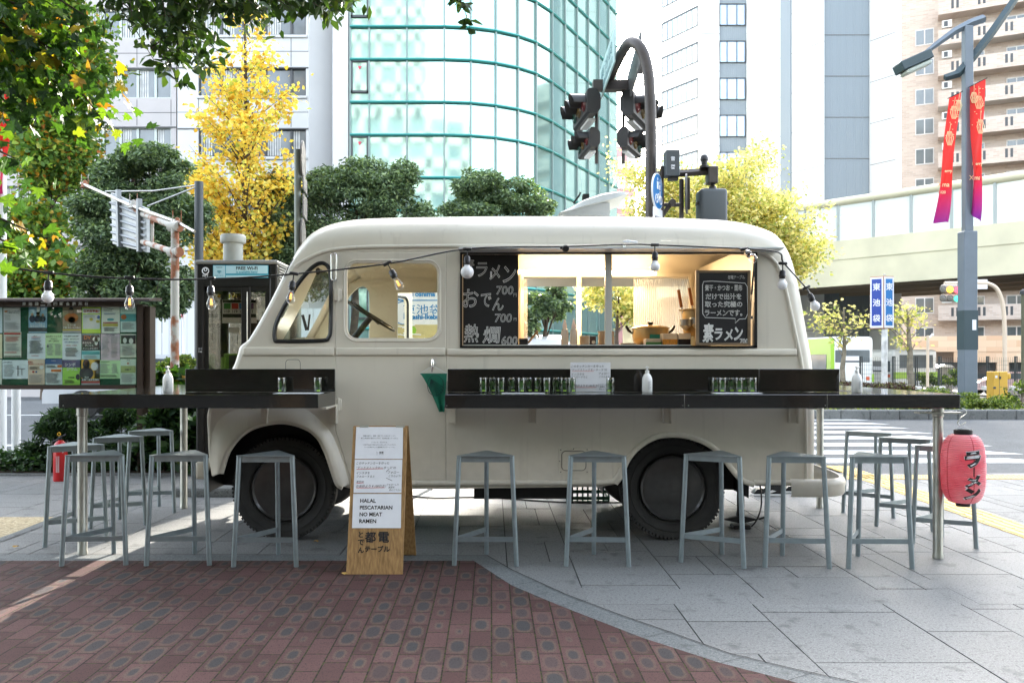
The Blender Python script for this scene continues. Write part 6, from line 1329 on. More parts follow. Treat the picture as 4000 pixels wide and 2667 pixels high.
# far horizontal signal on arched arm
D = 36.; t = thing('signal_post', (XX(3925,D),D,-.4), 'cream arched post carrying a horizontal traffic light beyond the junction', 'signal mast'); crm = mat('cream_post', (.62,.5,.38), .5)
MB().tube(catmull([tuple(P(x,y,D)) for x, y in ((3925,1560),(3925,1400),(3923,1250),(3915,1180),(3895,1130),(3865,1110),(3830,1106),(3690,1107))], 4), .085, 10).build('post', crm, t, smooth=60)
MB().box(XX(3806,D),XX(3854,D),D-.06,D+.06,ZZ(1129,D),ZZ(1092,D)).build('plate', white, t)
t = thing('traffic_signal', tuple(P(3705,1140,D-.4)), 'far horizontal traffic light with amber, red and green arrow lenses', 'traffic light')
MB().rbox(XX(3660,D),XX(3754,D),D-.4,D-.2,ZZ(1147,D),ZZ(1113,D),.15,3).rbox(XX(3660,D),XX(3754,D),D-.4,D-.2,ZZ(1181,D),ZZ(1150,D),.15,3).build('housing', mat('pale_housing', (.35,.3,.25), .5), t, smooth=40)
for i, (x, y, c_, em) in enumerate(((3683,1130,(.15,.14,.12),0),(3711,1130,(.8,.35,.02),1),(3739,1132,(.7,.03,.05),1),(3683,1166,(.15,.14,.12),0),(3711,1166,(.15,.14,.12),0),(3739,1166,(.02,.25,.15),1))):
    MB().lathe([(.14,-.0),(.12,-.03),(0,-.05)], tuple(P(x,y,D-.4)), 16, axis='y').build('lens', mat('far_lens_%d' % i, c_, .3, emis=c_ if em else None, es=.9), t); MB().tube([P(x,y,D-.55)+Vector((.14*math.cos(R(a)),0,.14*math.sin(R(a)))) for a in range(20,161,20)], .012, 4).build('hood', sigm, t)
# yellow cabinet
D = 21.5; t = thing('utility_cabinet', (XX(3908,D),D,.13), 'yellow steel utility cabinet standing in the island hedge', 'cabinet'); yel = mat('cabinet_yellow', (.62,.37,.05), .45, var=.06)
MB().rbox(XX(3880,D),XX(3937,D),D,D+.3,.13,ZZ(1451,D),.01,1).build('case', yel, t); MB().rbox(XX(3937,D),XX(3956,D),D+.05,D+.2,ZZ(1482,D),ZZ(1457,D),.04,2).build('side_horn', yel, t)
m_ = MB(); m_.box(XX(3903,D),XX(3904.5,D),D-.003,D,.2,ZZ(1453,D)); m_.box(XX(3905,D),XX(3909,D),D-.02,D,ZZ(1480,D),ZZ(1470,D)); m_.lathe([(.03,0),(.03,-.03)], P(3884,1514,D), 10, axis='y'); m_.build('lock', sgrey, t); MB().box(XX(3887,D),XX(3896,D),D-.004,D,ZZ(1476,D),ZZ(1466,D)).build('sticker', paper, t)
# mesh fence beyond the road
D = 33.; fm_ = mat('fence_black', (.03,.035,.035), .5); fn = thing('mesh_fence', (XX(3700,D),D,-.35), 'dark wire mesh fence with white concrete feet beyond the road', 'fence')
m_ = MB()
xs_ = [3360,3488,3576,3668,3762,3855,3965,4080]
for x in xs_: m_.tube([P(x,1515,D),P(x,1391,D)], .03, 6); m_.tube([P(x+8,1515,D),P(x+8,1391,D)], .02, 6)
m_.build('post', fm_, fn, smooth=60) if 0 else None
for x in xs_: MB().tube([P(x,1515,D),P(x,1391,D)], .035, 6).tube([P(x+8,1515,D),P(x+8,1391,D)], .02, 6).tube([P(x,1393,D),P(x+8,1393,D)], .02, 6).build('post', fm_, fn); MB().rbox(XX(x-12,D),XX(x+16,D),D-.2,D+.2,ZZ(1524,D),ZZ(1508,D),.02,1).build('foot', mat('concrete_white', (.6,.58,.54), .7), fn)
m_ = MB(); zb_, zt_ = ZZ(1512,D), ZZ(1395,D); x = XX(3360,D)
while x < XX(4080,D): m_.box(x-.004,x+.004,D,D+.004,zb_,zt_); x += .085
z = zb_
while z < zt_: m_.box(XX(3360,D),XX(4080,D),D-.004,D,z-.004,z+.004); z += .17
m_.build('mesh', fm_, fn)
# bus: white and green, rear view
def bus(lab, px0, px1, D, rot, top, LN=10):
    w_ = 2.5; c = Vector(((XX(px0,D)+XX(px1,D))/2, D, -.9)); t = thing('city_bus', tuple(c), lab, 'bus', 'city buses on the far road'); Mb = Matrix.Translation(c) @ Matrix.Rotation(R(rot),4,'Z')
    hb_ = top+.9; bw_ = mat('bus_white', (.74,.74,.70), .3, coat=.4); bg = mat('bus_green', (.30,.52,.03), .35, coat=.3)
    MB().rbox(-w_/2,w_/2,0,LN,.35,hb_,.22,4,M=Mb).build('body', bw_, t, smooth=50); m_ = MB(); m_.rbox(-w_/2-.01,-w_/2+.22,-.012,LN+.02,.5,hb_-.1,.02,1,M=Mb); m_.rbox(w_/2-.1,w_/2+.01,-.012,LN+.02,.9,1.35,.02,1,M=Mb); m_.build('green_stripe', bg, t)
    MB().rbox(-1.0,1.0,-.03,.05,hb_-1.45,hb_-.75,.08,3,M=Mb).build('rear_window', winm, t); MB().box(-.45,.45,-.045,-.03,hb_-1.35,hb_-1.1,Mb).build('number_plate_panel', paper, t); MB().rbox(-w_/2-.03,-w_/2+.02,.5,LN-.4,1.6,2.45,.02,1,M=Mb).build('side_windows', winm, t); MB().rbox(w_/2-.02,w_/2+.03,.5,LN-.4,1.6,2.45,.02,1,M=Mb).build('side_windows', winm, t)
    for x in (-1.0,.78): MB().rbox(x,x+.22,-.02,.02,1.0,1.2,.02,1,M=Mb).build('tail_light', mat('tail_red', (.6,.1,.03), .3), t)
    for y in (1.3,LN-1.6): 
        for s_ in (-1,1): MB().lathe([(0,-.12),(.3,-.12),(.48,-.1),(.48,.1),(0,.12)], (s_*1.1,y,.48), 20, axis='x', M=Mb).build('wheel', rubber, t, smooth=40)
    return t
bus('white and lime bus seen from behind, left of the blue pillar sign', 3235, 3425, 48, 4, 2.55)
bus('short green striped bus broadside right of the blue pillar sign', 3425, 3440, 56, -72, 1.9, 3.6)
def car(name, lab, cat, loc, rot, col, L=4.4, H_=1.42, grp=None, roofl=.0):
    t = thing(name, loc, lab, cat, grp); Mc = Matrix.Translation(loc) @ Matrix.Rotation(R(rot),4,'Z'); h = L/2
    low = catmull([(-h,.35),(-h,.72),(-h+.25,.92),(-h*.45,.98),(h*.35,.98),(h-.35,.86),(h-.03,.66),(h,.35)], 4); m_ = MB(); m_.prism(low, -.86, .86, Mc); m_.build('body', mat(name+'_paint_%d' % int(col[0]*99), col, .25, coat=.6), t)
    cab_ = catmull([(-h*.86,.93),(-h*.6,H_-.08),(-h*.15,H_),(h*.18,H_-.04),(h*.5,.95)], 4); m_ = MB(); n = len(cab_); vs = []
    for y, k in ((-.80,0),(.80,0)): vs += [(a, y*(1-.16*max(0,(b-.95)/.5)), b) for a, b in cab_]
    m_.add(vs, [tuple(range(n)), tuple(range(n,2*n))]+[(i,i+1,n+i+1,n+i) for i in range(n-1)], Mc); cb_ = m_.build('cabin', MATS[name+'_paint_%d' % int(col[0]*99)], t)
    m_ = MB()
    for y in (-.825,.81): m_.prism([(-h*.7,.98),(-h*.55,H_-.13),(-.05,H_-.08),(-.05,.98)], y, y+.015, Mc); m_.prism([(.03,.98),(.03,H_-.09),(h*.18,H_-.12),(h*.4,.98)], y, y+.015, Mc)
    m_.build('side_glass', winm, t)
    for x in (-h+.85,h-.85):
        for y in (-.84,.84): MB().lathe([(0,-.1),(.2,-.11),(.32,-.09),(.32,.09),(.2,.11),(0,.1)], (x,y,.32), 22, axis='y', M=Mc).build('wheel', rubber, t, smooth=40)
    for y in (-.6,.6): MB().rbox(-h-.01,-h+.05,y-.18,y+.18,.68,.8,.01,1,M=Mc).build('tail_light', MATS['tail_red'], t)
    return t
car('parked_car', 'pale pink car passing behind the yellow cabinet', 'car', (XX(3935,52),52,-.9), 175, (.62,.42,.40), grp=None)
car('parked_car', 'white car behind the notice board end and the rusty gantry post', 'car', (XX(610,20),20,-.02), 190, (.6,.62,.64))
car('parked_van', 'white van seen through the hatch of the food van', 'van', (XX(2020,16),16,-.02), 100, (.7,.7,.7), 4.2, 1.75)
# bicycle shelter things: bike, white tank box, blue banner
D = 58.; t = thing('storage_box', (XX(3680,D),D,-.9), 'beige storage shed with white cap behind the mesh fence', 'shed'); MB().rbox(XX(3672,D),XX(3722,D),D,D+1.5,-.9,ZZ(1433,D),.05,1).build('case', conc, t); MB().prism([(XX(3668,D),ZZ(1434,D)),(XX(3726,D),ZZ(1434,D)),(XX(3712,D),ZZ(1424,D)),(XX(3685,D),ZZ(1424,D))], D-.1, D+1.6).build('cap', white, t)
t = thing('motor_scooter', (XX(3655,56),56,-.9), 'scooter with round white lamp behind the mesh fence', 'scooter'); c = Vector((XX(3655,56),56,-.9)); m_ = MB(); m_.lathe([(0,-.06),(.26,-.06),(.26,.06),(0,.06)], c+Vector((0,0,.26)), 16, axis='x'); m_.rbox(c.x-.12,c.x+.12,c.y-.1,c.y+1.1,c.z+.3,c.z+.75,.08,2); m_.tube([c+Vector((0,0,.3)),c+Vector((0,.1,1.05))], .05, 8); m_.tube([c+Vector((-.3,.1,1.08)),c+Vector((.3,.1,1.08))], .025, 6); m_.build('body', blackp, t); MB().lathe([(.09,0),(0,-.05)], c+Vector((0,-.02,.85)), 14, axis='y').build('headlight', white, t)
t = thing('nobori_flag', (XX(3590,57),57,-.9), 'blue vertical shop flag behind the mesh fence', 'flag'); MB().box(XX(3585,57),XX(3597,57),57,57.02,-.2,1.2).build('cloth', mat('flag_blue', (.02,.08,.5), .6), t); MB().tube([(XX(3584,57),57,-.9),(XX(3584,57),57,1.3)], .02, 6).build('pole', white, t)
t = thing('path_lamp', (XX(3622,30),30,-.2), 'slim cream lamp post with small angled head in front of the apartments', 'street lamp'); MB().tube([(XX(3622,30),30,-.2),(XX(3625,30),30,ZZ(1310,30))], .05, 8).build('post', crm, t); MB().tube([P(3624,1322,30),P(3640,1310,30),P(3645,1304,30)], .035, 6).build('head', white, t)
# apartment tower right edge lamp pole
t = thing('dark_pole', (XX(3995,30),30,-.2), 'dark pole at the right edge beyond the yellow cabinet', 'post'); MB().tube([(XX(3996,30),30,-.2),(XX(3996,30),30,ZZ(1140,30))], .06, 8).build('pole', mat('moss_pole', (.1,.1,.06), .7), t); MB().lathe([(.0,.2),(.1,.12),(.12,0)], P(3996,1150,30), 10).build('lamp', blackp, t)

# ---------------------------------------------------------------- left side: booth, board, gantry, sign posts
D = 8.75; x0, x1 = XX(764,D), XX(1083,D); zt_ = ZZ(1016,D); pb_ = thing('phone_booth', ((x0+x1)/2,D+.4,.0), 'black telephone booth with free wi-fi strip, left of the van nose', 'phone booth'); bk_ = mat('booth_black', (.014,.013,.013), .35, metal=.3)
zr = ZZ(1032,D); d2 = D+.85
m_ = MB()
for xa_, ya_ in ((x0,D),(x1-.085,D),(x0,d2-.07),(x1-.07,d2-.07)): m_.rbox(xa_,xa_+.085,ya_,ya_+.07,.09,zr,.02,2)
m_.box(x0+.085,x1-.085,D+.005,D+.05,ZZ(1118,D),zr); m_.box(x0+.085,x1-.085,d2-.05,d2,ZZ(1118,D),zr); m_.box(x1-.04,x1-.005,D+.07,d2-.07,ZZ(1130,D),ZZ(1095,D)); m_.box(x0+.0,x1,D,d2,.06,.1); m_.box(x0+.005,x0+.04,D+.07,d2-.07,ZZ(1130,D),zr)
m_.build('frame', bk_, pb_)
m_ = MB(); m_.rbox(x0-.01,x1+.01,D-.02,d2+.02,zr,zt_,.03,2); m_.build('roof', mat('booth_roof', (.20,.20,.185), .5), pb_)
m_ = MB()
for i in range(6): z = ZZ(1098,D)+.025+.028*i; m_.box(x1-.03,x1-.0,D+.09,d2-.09,z,z+.014)
m_.box(x1-.05,x1-.03,D+.08,d2-.08,ZZ(1098,D),zr); m_.build('louvre', MATS['booth_roof'], pb_)
c = Vector((XX(905,8.9),8.95,zt_)); MB().lathe([(.10,0),(.10,.19),(.125,.2),(.13,.21),(.13,.27),(.12,.285),(0,.29)], c, 24).build('roof_antenna', mat('antenna_white', (.3,.31,.28), .5, var=.1), pb_, smooth=40)
m_ = MB(); m_.box(x0+.085,XX(952,D)-.03,D+.02,D+.04,ZZ(1136,D),ZZ(1118,D)); m_.rbox(XX(952,D)-.03,XX(976,D),D+.01,D+.05,.1,ZZ(1118,D),.005,1); m_.box(x0+.085,x0+.12,D+.02,D+.04,.1,ZZ(1118,D)); m_.box(XX(1034,D),x1-.085,D+.02,D+.04,.1,ZZ(1118,D)); m_.box(XX(976,D),XX(1034,D),D+.02,D+.04,ZZ(1136,D),ZZ(1118,D)); m_.box(x0+.1,x1-.1,D+.02,D+.04,.1,.25); dr_ = m_.build('door', bk_, pb_)
MB().box(x0+.1,x1-.1,D+.028,D+.032,.25,ZZ(1136,D)).build('pane', glassmat('booth_glass', (.75,.72,.66), .08), dr_); MB().tube([(XX(966,D),D-.0,ZZ(1140,D)),(XX(966,D),D-.0,ZZ(1340,D))], .006, 6).build('handle', steel, dr_)
MB().box(x1-.025,x1-.02,D+.08,d2-.08,.1,ZZ(1130,D)).box(x0+.02,x0+.025,D+.08,d2-.08,.1,ZZ(1130,D)).box(x0+.1,x1-.1,d2-.03,d2-.025,.1,ZZ(1120,D)).build('side_pane', MATS['booth_glass'], pb_)
teal_s = mat('wifi_teal', (.03,.28,.38), .4); pale = mat('wifi_pale', (.40,.60,.65), .4)
D2 = D-.004; m_ = MB(); m_.rbox(XX(833,D),XX(1049,D),D2-.008,D2,ZZ(1086,D),ZZ(1036,D),.002,1); ws = m_.build('wifi_strip', teal_s, pb_)
m_ = MB(); m_.box(XX(835,D),XX(881,D),D2-.010,D2-.008,ZZ(1084,D),ZZ(1038,D)); m_.box(XX(884,D),XX(1047,D),D2-.010,D2-.008,ZZ(1069,D),ZZ(1038,D)); m_.box(XX(884,D),XX(1047,D),D2-.010,D2-.008,ZZ(1084,D),ZZ(1076,D)); m_.build('panel', pale, ws)
m_ = MB(); m_.text('FREE Wi-Fi', XX(966,D), ZZ(1048,D), D2-.012, w=84/F*D, bold=.02); m_.text('TOKYO', XX(858,D), ZZ(1045,D), D2-.012, w=24/F*D, bold=.01); m_.build('lettering', ink, ws)
m_ = MB(); m_.text('is available here!', XX(966,D), ZZ(1062.5,D), D2-.012, w=84/F*D, bold=.015); m_.text('FREE Wi-Fi', XX(858,D), ZZ(1077,D), D2-.012, w=33/F*D, bold=.01)
for r_ in (.01,.02,.03): m_.tube([(XX(858,D)+r_*math.cos(R(a)),D2-.012,ZZ(1068,D)+r_*math.sin(R(a))*.9) for a in range(40,141,20)], .0028, 4)
m_.lathe([(.005,0),(0,-.001)], (XX(858,D),D2-.011,ZZ(1068,D)), 8, axis='y'); m_.build('teal_lettering', teal_s, ws)
m_ = MB(); m_.tube([(XX(803,D)+.033*math.cos(R(a)),D-.004,ZZ(1058,D)+.033*math.sin(R(a))) for a in range(0,360,20)], .005, 5, closed=True); m_.tube([(XX(803,D)+.014*math.cos(R(a)),D-.004,ZZ(1053,D)+.016*math.sin(R(a))) for a in range(0,360,30)], .005, 5, closed=True); m_.text('NTT', XX(803,D), ZZ(1077,D), D-.004, w=22/F*D, bold=.03); m_.text('ひく', XX(783,D), ZZ(1362,D), D-.004, w=15/F*D); m_.text('PULL', XX(783,D), ZZ(1373,D), D-.004, w=14/F*D); m_.build('lettering', paper, pb_)
# payphone and emergency card inside
Dp = d2-.25; m_ = MB(); m_.rbox(XX(872,Dp),XX(960,Dp),Dp,Dp+.18,ZZ(1470,Dp),ZZ(1380,Dp),.02,2); m_.tube([(XX(878,Dp),Dp-.05,ZZ(1395,Dp)),(XX(876,Dp),Dp-.06,ZZ(1460,Dp))], .025, 8); ph = m_.build('payphone', mat('phone_green', (.16,.36,.05), .4), pb_, smooth=40); MB().box(XX(895,Dp),XX(950,Dp),Dp-.006,Dp,ZZ(1460,Dp),ZZ(1388,Dp)).build('keypad', sgrey, ph)
Dp = d2-.12; m_ = MB(); m_.box(XX(868,Dp),XX(1002,Dp),Dp,Dp+.01,ZZ(1262,Dp),ZZ(1170,Dp)); m_.box(XX(893,Dp),XX(935,Dp),Dp-.002,Dp+.01,ZZ(1300,Dp),ZZ(1278,Dp)); cd = m_.build('number_card', paper, pb_); MB().box(XX(870,Dp),XX(1000,Dp),Dp-.002,Dp,ZZ(1182,Dp),ZZ(1171,Dp)).box(XX(870,Dp),XX(1000,Dp),Dp-.002,Dp,ZZ(1240,Dp),ZZ(1226,Dp)).build('dark_bar', ink, cd)
for x, c_, n_s in ((888,(.05,.25,.06),'110'),(918,(.5,.05,.05),'119'),(948,(.04,.18,.5),'118'),(978,(.2,.08,.28),'171')):
    MB().box(XX(x-13,Dp),XX(x+13,Dp),Dp-.004,Dp-.001,ZZ(1207,Dp),ZZ(1184,Dp)).build('colour_tile', mat('tile_%d' % x, c_, .5), cd); MB().text(n_s, XX(x,Dp), ZZ(1216,Dp), Dp-.004, w=20/F*Dp, bold=.02).build('digits', ink, cd)
MB().box(x0+.3,XX(1050,Dp),Dp+.02,Dp+.03,.1,ZZ(1250,Dp)).build('back_shelf_panel', mat('booth_brown', (.05,.035,.03), .5), pb_)

# notice board
D = 9.8; nb = thing('notice_board', (XX(250,D),D,0), 'brown framed neighbourhood notice board full of posters at the left edge', 'notice board'); brn = mat('bronze_frame', (.045,.028,.02), .45, metal=.3)
XL_, XR_ = XX(-420,D), XX(586,D); zt_, zb_ = ZZ(1190,D), ZZ(1520,D)
m_ = MB(); m_.box(XL_,XR_-.16,D-.02,D+.1,ZZ(1520,D),ZZ(1504,D)); m_.box(XL_,XR_-.16,D-.05,D+.1,ZZ(1199,D),zt_+.035); m_.box(XX(540,D),XX(562,D),D-.04,D+.12,.0,zt_); m_.box(XX(564,D),XX(586,D),D+.0,D+.16,ZZ(1545,D),zt_-.02); m_.box(XX(-340,D),XX(-320,D),D-.04,D+.12,0,zt_); m_.build('frame', brn, nb)
m_ = MB(); m_.prism([(D-.18,zt_+.035),(D-.17,zt_+.055),(D+.2,zt_+.09),(D+.2,zt_+.05)], XL_-.1, XR_+.06, ax='x'); m_.build('roof', brn, nb)
MB().box(XL_,XX(540,D),D+.03,D+.04,ZZ(1504,D),ZZ(1197,D)).build('felt_panel', mat('green_felt', (.01,.075,.04), .85, var=.1, vscale=30), nb)
MB().box(XL_,XX(540,D),D-.022,D-.018,ZZ(1196,D),ZZ(1178,D)).text('南池袋二三四町会掲示板', XX(228,D), ZZ(1188,D), D-.03, w=1, ) if 0 else None
m_ = MB(); m_.text('南池袋二三四町会掲示板', XX(106,D), ZZ(1188,D), D-.062, h=14/F*D, sp=24.2/F*D, bold=.025); m_.build('lettering', mat('title_white', (.7,.72,.7), .5), nb)
MB().box(XL_,XX(540,D),D-.012,D-.008,ZZ(1504,D),ZZ(1202,D)).build('glass_front', glass, nb)
def poster(x0, y0, x1, y1, col, lab, draw, tilt=0):
    col = tuple(min(.85, c*1.6) for c in col)
    r_ = random.Random(x0+y0); Dp = D+.026; m_ = MB(); vs = [P(x0+r_.uniform(-1,1),y1,Dp),P(x1+r_.uniform(-1,1),y1,Dp),P(x1,y0,Dp),P(x0,y0,Dp)]; m_.add(vs, [(0,1,2,3)]); o = m_.build('poster', mat('poster_%d_%d' % (x0,y0), col, .6), nb); 
    if lab: o['label'] = lab
    by = {}
    for d in draw:
        k = d[0]; c_ = d[1]; mb = by.setdefault(c_, MB()); W_, H_ = x1-x0, y1-y0; X_ = lambda u: XX(x0+u*W_,Dp); Z_ = lambda v: ZZ(y0+v*H_,Dp)
        if k == 'r': _, _, u0, v0, u1, v1 = d; mb.box(X_(u0),X_(u1),Dp-.004,Dp-.002,Z_(v1),Z_(v0))
        elif k == 't': _, _, s_, u, v, hp = d; mb.text(s_, X_(u), Z_(v), Dp-.007, h=hp/F*Dp, bold=.02)
        elif k == 'l':
            _, _, u0, v0, u1, v1, n = d
            for i in range(n): 
                v = v0+(v1-v0)*i/n; mb.box(X_(u0+r_.uniform(0,.05)),X_(u1-r_.uniform(0,.3)*(u1-u0)),Dp-.006,Dp-.004,Z_(v+.5*(v1-v0)/n*.8),Z_(v))
        elif k == 'e': _, _, u, v, ru, rv = d; mb.add([(X_(u+ru*math.cos(a*.3927)),Dp-.005,Z_(v+rv*math.sin(a*.3927))) for a in range(16)], [tuple(range(16))])
    for c_, mb in by.items(): mb.build('print', mat('print_%02d_%02d_%02d' % tuple(int(99*q_) for q_ in c_), c_, .6), o)
K = (.04,.04,.05); RD = (.45,.05,.05); BL = (.05,.12,.3); WH = (.72,.72,.72); GY = (.35,.36,.38); OR = (.55,.16,.04); DKB = (.02,.03,.06); TL = (.12,.4,.42); YL = (.6,.5,.1); SK = (.45,.28,.2)
poster(13,1201,80,1294,(.42,.40,.42),'white gas fire safety notice',[('t',K,'ガスこんろの火災',.6,.15,6),('t',K,'に気をつけよう!',.6,.22,6),('r',OR,.08,.13,.24,.2),('l',GY,.08,.32,.5,.55,6),('l',GY,.08,.62,.95,.95,9)])
poster(14,1296,83,1396,(.42,.43,.38),None,[('r',RD,.03,.03,.97,.11),('l',RD,.08,.18,.95,.4,6),('l',GY,.08,.45,.95,.75,8),('l',RD,.06,.78,.95,.84,2),('r',K,.05,.94,.97,.98)])
poster(112,1199,184,1300,(.16,.27,.38),'blue poster of three helmeted figures',[('e',WH,.53,.1,.09,.14),('e',SK,.52,.28,.09,.09),('e',DKB,.52,.24,.1,.05),('e',DKB,.52,.47,.2,.15),('e',SK,.2,.3,.07,.07),('e',DKB,.2,.46,.16,.14),('e',SK,.78,.32,.07,.07),('e',DKB,.78,.46,.15,.13),('t',WH,'地元愛',.5,.6,6),('t',WH,'あなたの力が必要です',.5,.67,6),('t',WH,'豊島消防団募集',.5,.75,8),('r',K,.0,.8,1,.95)])
poster(245,1198,317,1300,(.20,.14,.10),'dark poster of an orange-jacketed figure about fire prevention',[('e',SK,.47,.18,.1,.1),('e',K,.47,.08,.11,.06),('e',OR,.48,.42,.38,.18),('e',K,.5,.5,.2,.12),('t',WH,'もう一度',.5,.7,8),('t',WH,'確認 安心 火の用心',.5,.8,8),('r',YL,0,.87,1,.91),('r',GY,0,.93,1,1)])
poster(320,1200,394,1301,(.38,.52,.06),'lime poster with red heading about shop registration',[('r',WH,.04,.05,.95,.24),('t',RD,'登録店募集!',.5,.15,11),('r',WH,.05,.28,.95,.84),('l',GY,.1,.3,.75,.42,4),('e',BL,.87,.38,.09,.07),('e',YL,.5,.47,.1,.06),('e',YL,.85,.55,.1,.06)])
poster(397,1199,468,1301,(.55,.58,.50),None,[('l',GY,.1,.06,.7,.2,3),('l',BL,.1,.24,.9,.3,2),('e',TL,.5,.48,.2,.05),('r',RD,.08,.58,.9,.62),('r',YL,.06,.64,.9,.74),('l',K,.1,.78,.9,.95,4)])
poster(470,1199,531,1297,(.42,.52,.50),'teal poster about number cards',[('t',GY,'マイナンバーカード',.5,.07,6),('t',GY,'を作りませんか',.5,.15,6),('r',TL,0,.27,1,.57),('e',OR,.23,.4,.18,.1),('l',GY,.1,.62,.9,.9,7)])
poster(107,1302,177,1402,(.46,.49,.53),None,[('t',K,'お知らせ',.45,.1,4),('l',RD,.2,.14,.85,.18,1),('l',BL,.2,.2,.85,.24,1),('l',K,.1,.28,.9,.8,15),('l',RD,.2,.86,.8,.9,1)])
poster(177,1301,244,1399,(.38,.50,.28),'pale green owl festival poster',[('t',K,'みみずくフェスタ',.5,.13,7),('t',K,'11月20日(土)',.5,.24,6),('t',K,'12時～15時30分',.5,.32,6),('l',GY,.08,.42,.5,.9,11),('l',GY,.55,.42,.95,.9,11),('r',K,.1,.48,.2,.56)])
poster(244,1302,317,1405,(.46,.49,.53),'pale notice with collection dates',[('t',K,'町会資源の回収活動',.5,.11,6),('t',K,'毎月第二・第四水曜日です',.5,.22,5),('t',BL,'10月の資源回収日は',.5,.33,6),('t',RD,'13日(水)・27日(水)',.5,.46,6),('l',K,.15,.55,.9,.9,7)])
poster(319,1305,391,1404,(.34,.50,.54),'black and blue DV poster with a daisy',[('r',K,.02,.02,.98,.64),('t',OR,'DV',.33,.13,15),('t',WH,'あなたも',.3,.34,8),('t',WH,'子どもも',.42,.45,8),('t',WH,'抜け出すために',.5,.57,8.5),('e',WH,.8,.2,.2,.1),('e',WH,.8,.27,.1,.17),('e',YL,.86,.28,.05,.04),('r',TL,.02,.68,.98,.8),('l',GY,.1,.84,.9,.95,3)])
poster(394,1304,468,1407,(.42,.34,.40),None,[('t',K,'11月の休日当番医',.5,.05,4.5),('l',GY,.06,.12,.48,.92,18),('l',GY,.52,.12,.95,.92,18)])
poster(470,1304,531,1396,(.42,.46,.40),None,[('r',K,.05,.06,.98,.42),('e',WH,.3,.28,.12,.12),('e',WH,.7,.3,.14,.12),('l',GY,.06,.48,.95,.93,12)])
poster(9,1406,109,1479,(.46,.49,.53),'sheet with a small street map',[('t',K,'工事のお知らせ',.22,.12,5),('l',GY,.05,.25,.5,.9,10),('r',K,.55,.45,.9,.48),('r',K,.6,.3,.63,.85),('r',GY,.75,.45,.78,.8)])
poster(110,1402,175,1502,(.46,.36,.28),'salmon senior care centre poster',[('t',RD,'豊島区',.15,.12,6),('t',RD,'終活あんしんセンター',.5,.2,6),('l',K,.08,.3,.7,.42,4),('e',WH,.82,.33,.12,.08),('e',RD,.32,.5,.07,.04),('e',BL,.5,.5,.06,.04),('l',GY,.05,.62,.95,.95,9)])
poster(177,1402,243,1502,(.40,.44,.46),None,[('r',BL,0,.0,1,.2),('t',WH,'ウラス',.5,.07,5),('l',K,.05,.25,.7,.35,3),('r',OR,.72,.23,.98,.33),('r',OR,.35,.4,.95,.5),('l',K,.05,.55,.9,.95,10)])
poster(245,1406,313,1503,(.22,.42,.06),'green and violet festival poster with slanting letters',[('r',(.1,.09,.2),0,0,1,.3),('t',WH,'シンボ',.45,.18,13),('t',WH,'ジウム',.55,.36,13),('t',K,'池袋晩景',.5,.7,6),('l',K,.1,.8,.7,.95,4),('e',K,.88,.68,.12,.12)])
poster(318,1402,390,1503,(.50,.30,.04),'yellow traffic safety poster of a dark-suited figure',[('e',K,.27,.2,.19,.2),('e',SK,.28,.17,.11,.12),('e',K,.28,.55,.38,.24),('t',WH,'秋の',.3,.71,8),('r',K,0,.76,1,.85),('t',WH,'全国交通安全運動',.5,.80,8.5),('r',RD,0,.86,1,.93),('r',GY,0,.93,1,1),('e',WH,.72,.28,.2,.16)])
poster(369,1407,470,1478,(.36,.55,.30),'wide light green timetable sheet',[('l',K,.06,.06,.65,.12,1),('l',GY,.06,.18,.62,.75,9),('l',GY,.66,.2,.95,.75,9),('l',K,.06,.8,.95,.94,3)])
poster(470,1402,531,1500,(.42,.50,.44),None,[('t',K,'ご案内',.5,.05,5),('e',SK,.5,.17,.07,.05),('r',(.4,.48,.2),.03,.27,.97,.55),('t',K,'03-1234-5678' if 0 else 'お電話で',.5,.42,6),('l',GY,.06,.6,.95,.95,9)])
poster(-60,1200,9,1300,(.40,.46,.50),None,[('l',BL,.1,.1,.9,.9,10)]); poster(-60,1305,9,1400,(.50,.44,.30),None,[('l',RD,.1,.1,.9,.9,8)]); poster(-60,1404,7,1500,(.46,.47,.42),None,[('l',GY,.1,.1,.9,.9,12)])

# rusty gantry post with back of a direction sign
rust, n_, l_, b_, N_, ma_, mix_ = nodes_of('rusty_white'); tc_ = N_('TexCoord'); nz_ = N_('TexNoise', i2=3.2, i3=6.); l_.new(tc_.outputs['Object'], nz_.inputs[0]); mr = N_('MapRange', i1=.49, i2=.56); l_.new(nz_.outputs[0], mr.inputs[0]); l_.new(mix_(mr.outputs[0], (.42,.40,.35), (.26,.09,.035)), b_.inputs[0]); b_.inputs['Roughness'].default_value = .7
D = 12.; ga = thing('sign_gantry', (XX(684,D),D,-.02), 'rusty white post with double tubular arm carrying the back of a road sign', 'sign gantry')
MB().tube([(XX(682,D),D,-.02),(XX(684,D),D,ZZ(875,D))], [.062,.055], 14).build('post', rust, ga, smooth=60)
m_ = MB(); Ls, Rs = (480,808,17.5), (682,888,14.0)
m_.tube([P(480,806,14.5),P(680,886,12)], .043, 10); m_.tube([P(480,920,14.5),P(680,985,12)], .043, 10)
for u, (ya, yb) in ((.18,(820,930)),(.62,(856,962))): 
    a = P(480,806,14.5).lerp(P(680,886,12), u); b = P(480,920,14.5).lerp(P(680,985,12), u); m_.tube([a,b], .026, 8)
for y in (886,985): m_.tube([P(668,y,12.1),P(700,y,11.95)], .075, 12)
m_.build('arm', rust, ga, smooth=60)
m_ = MB(); A = P(433,752,14.8); B = P(572,815,13.3); A2 = P(440,952,14.8); B2 = P(573,985,13.3)
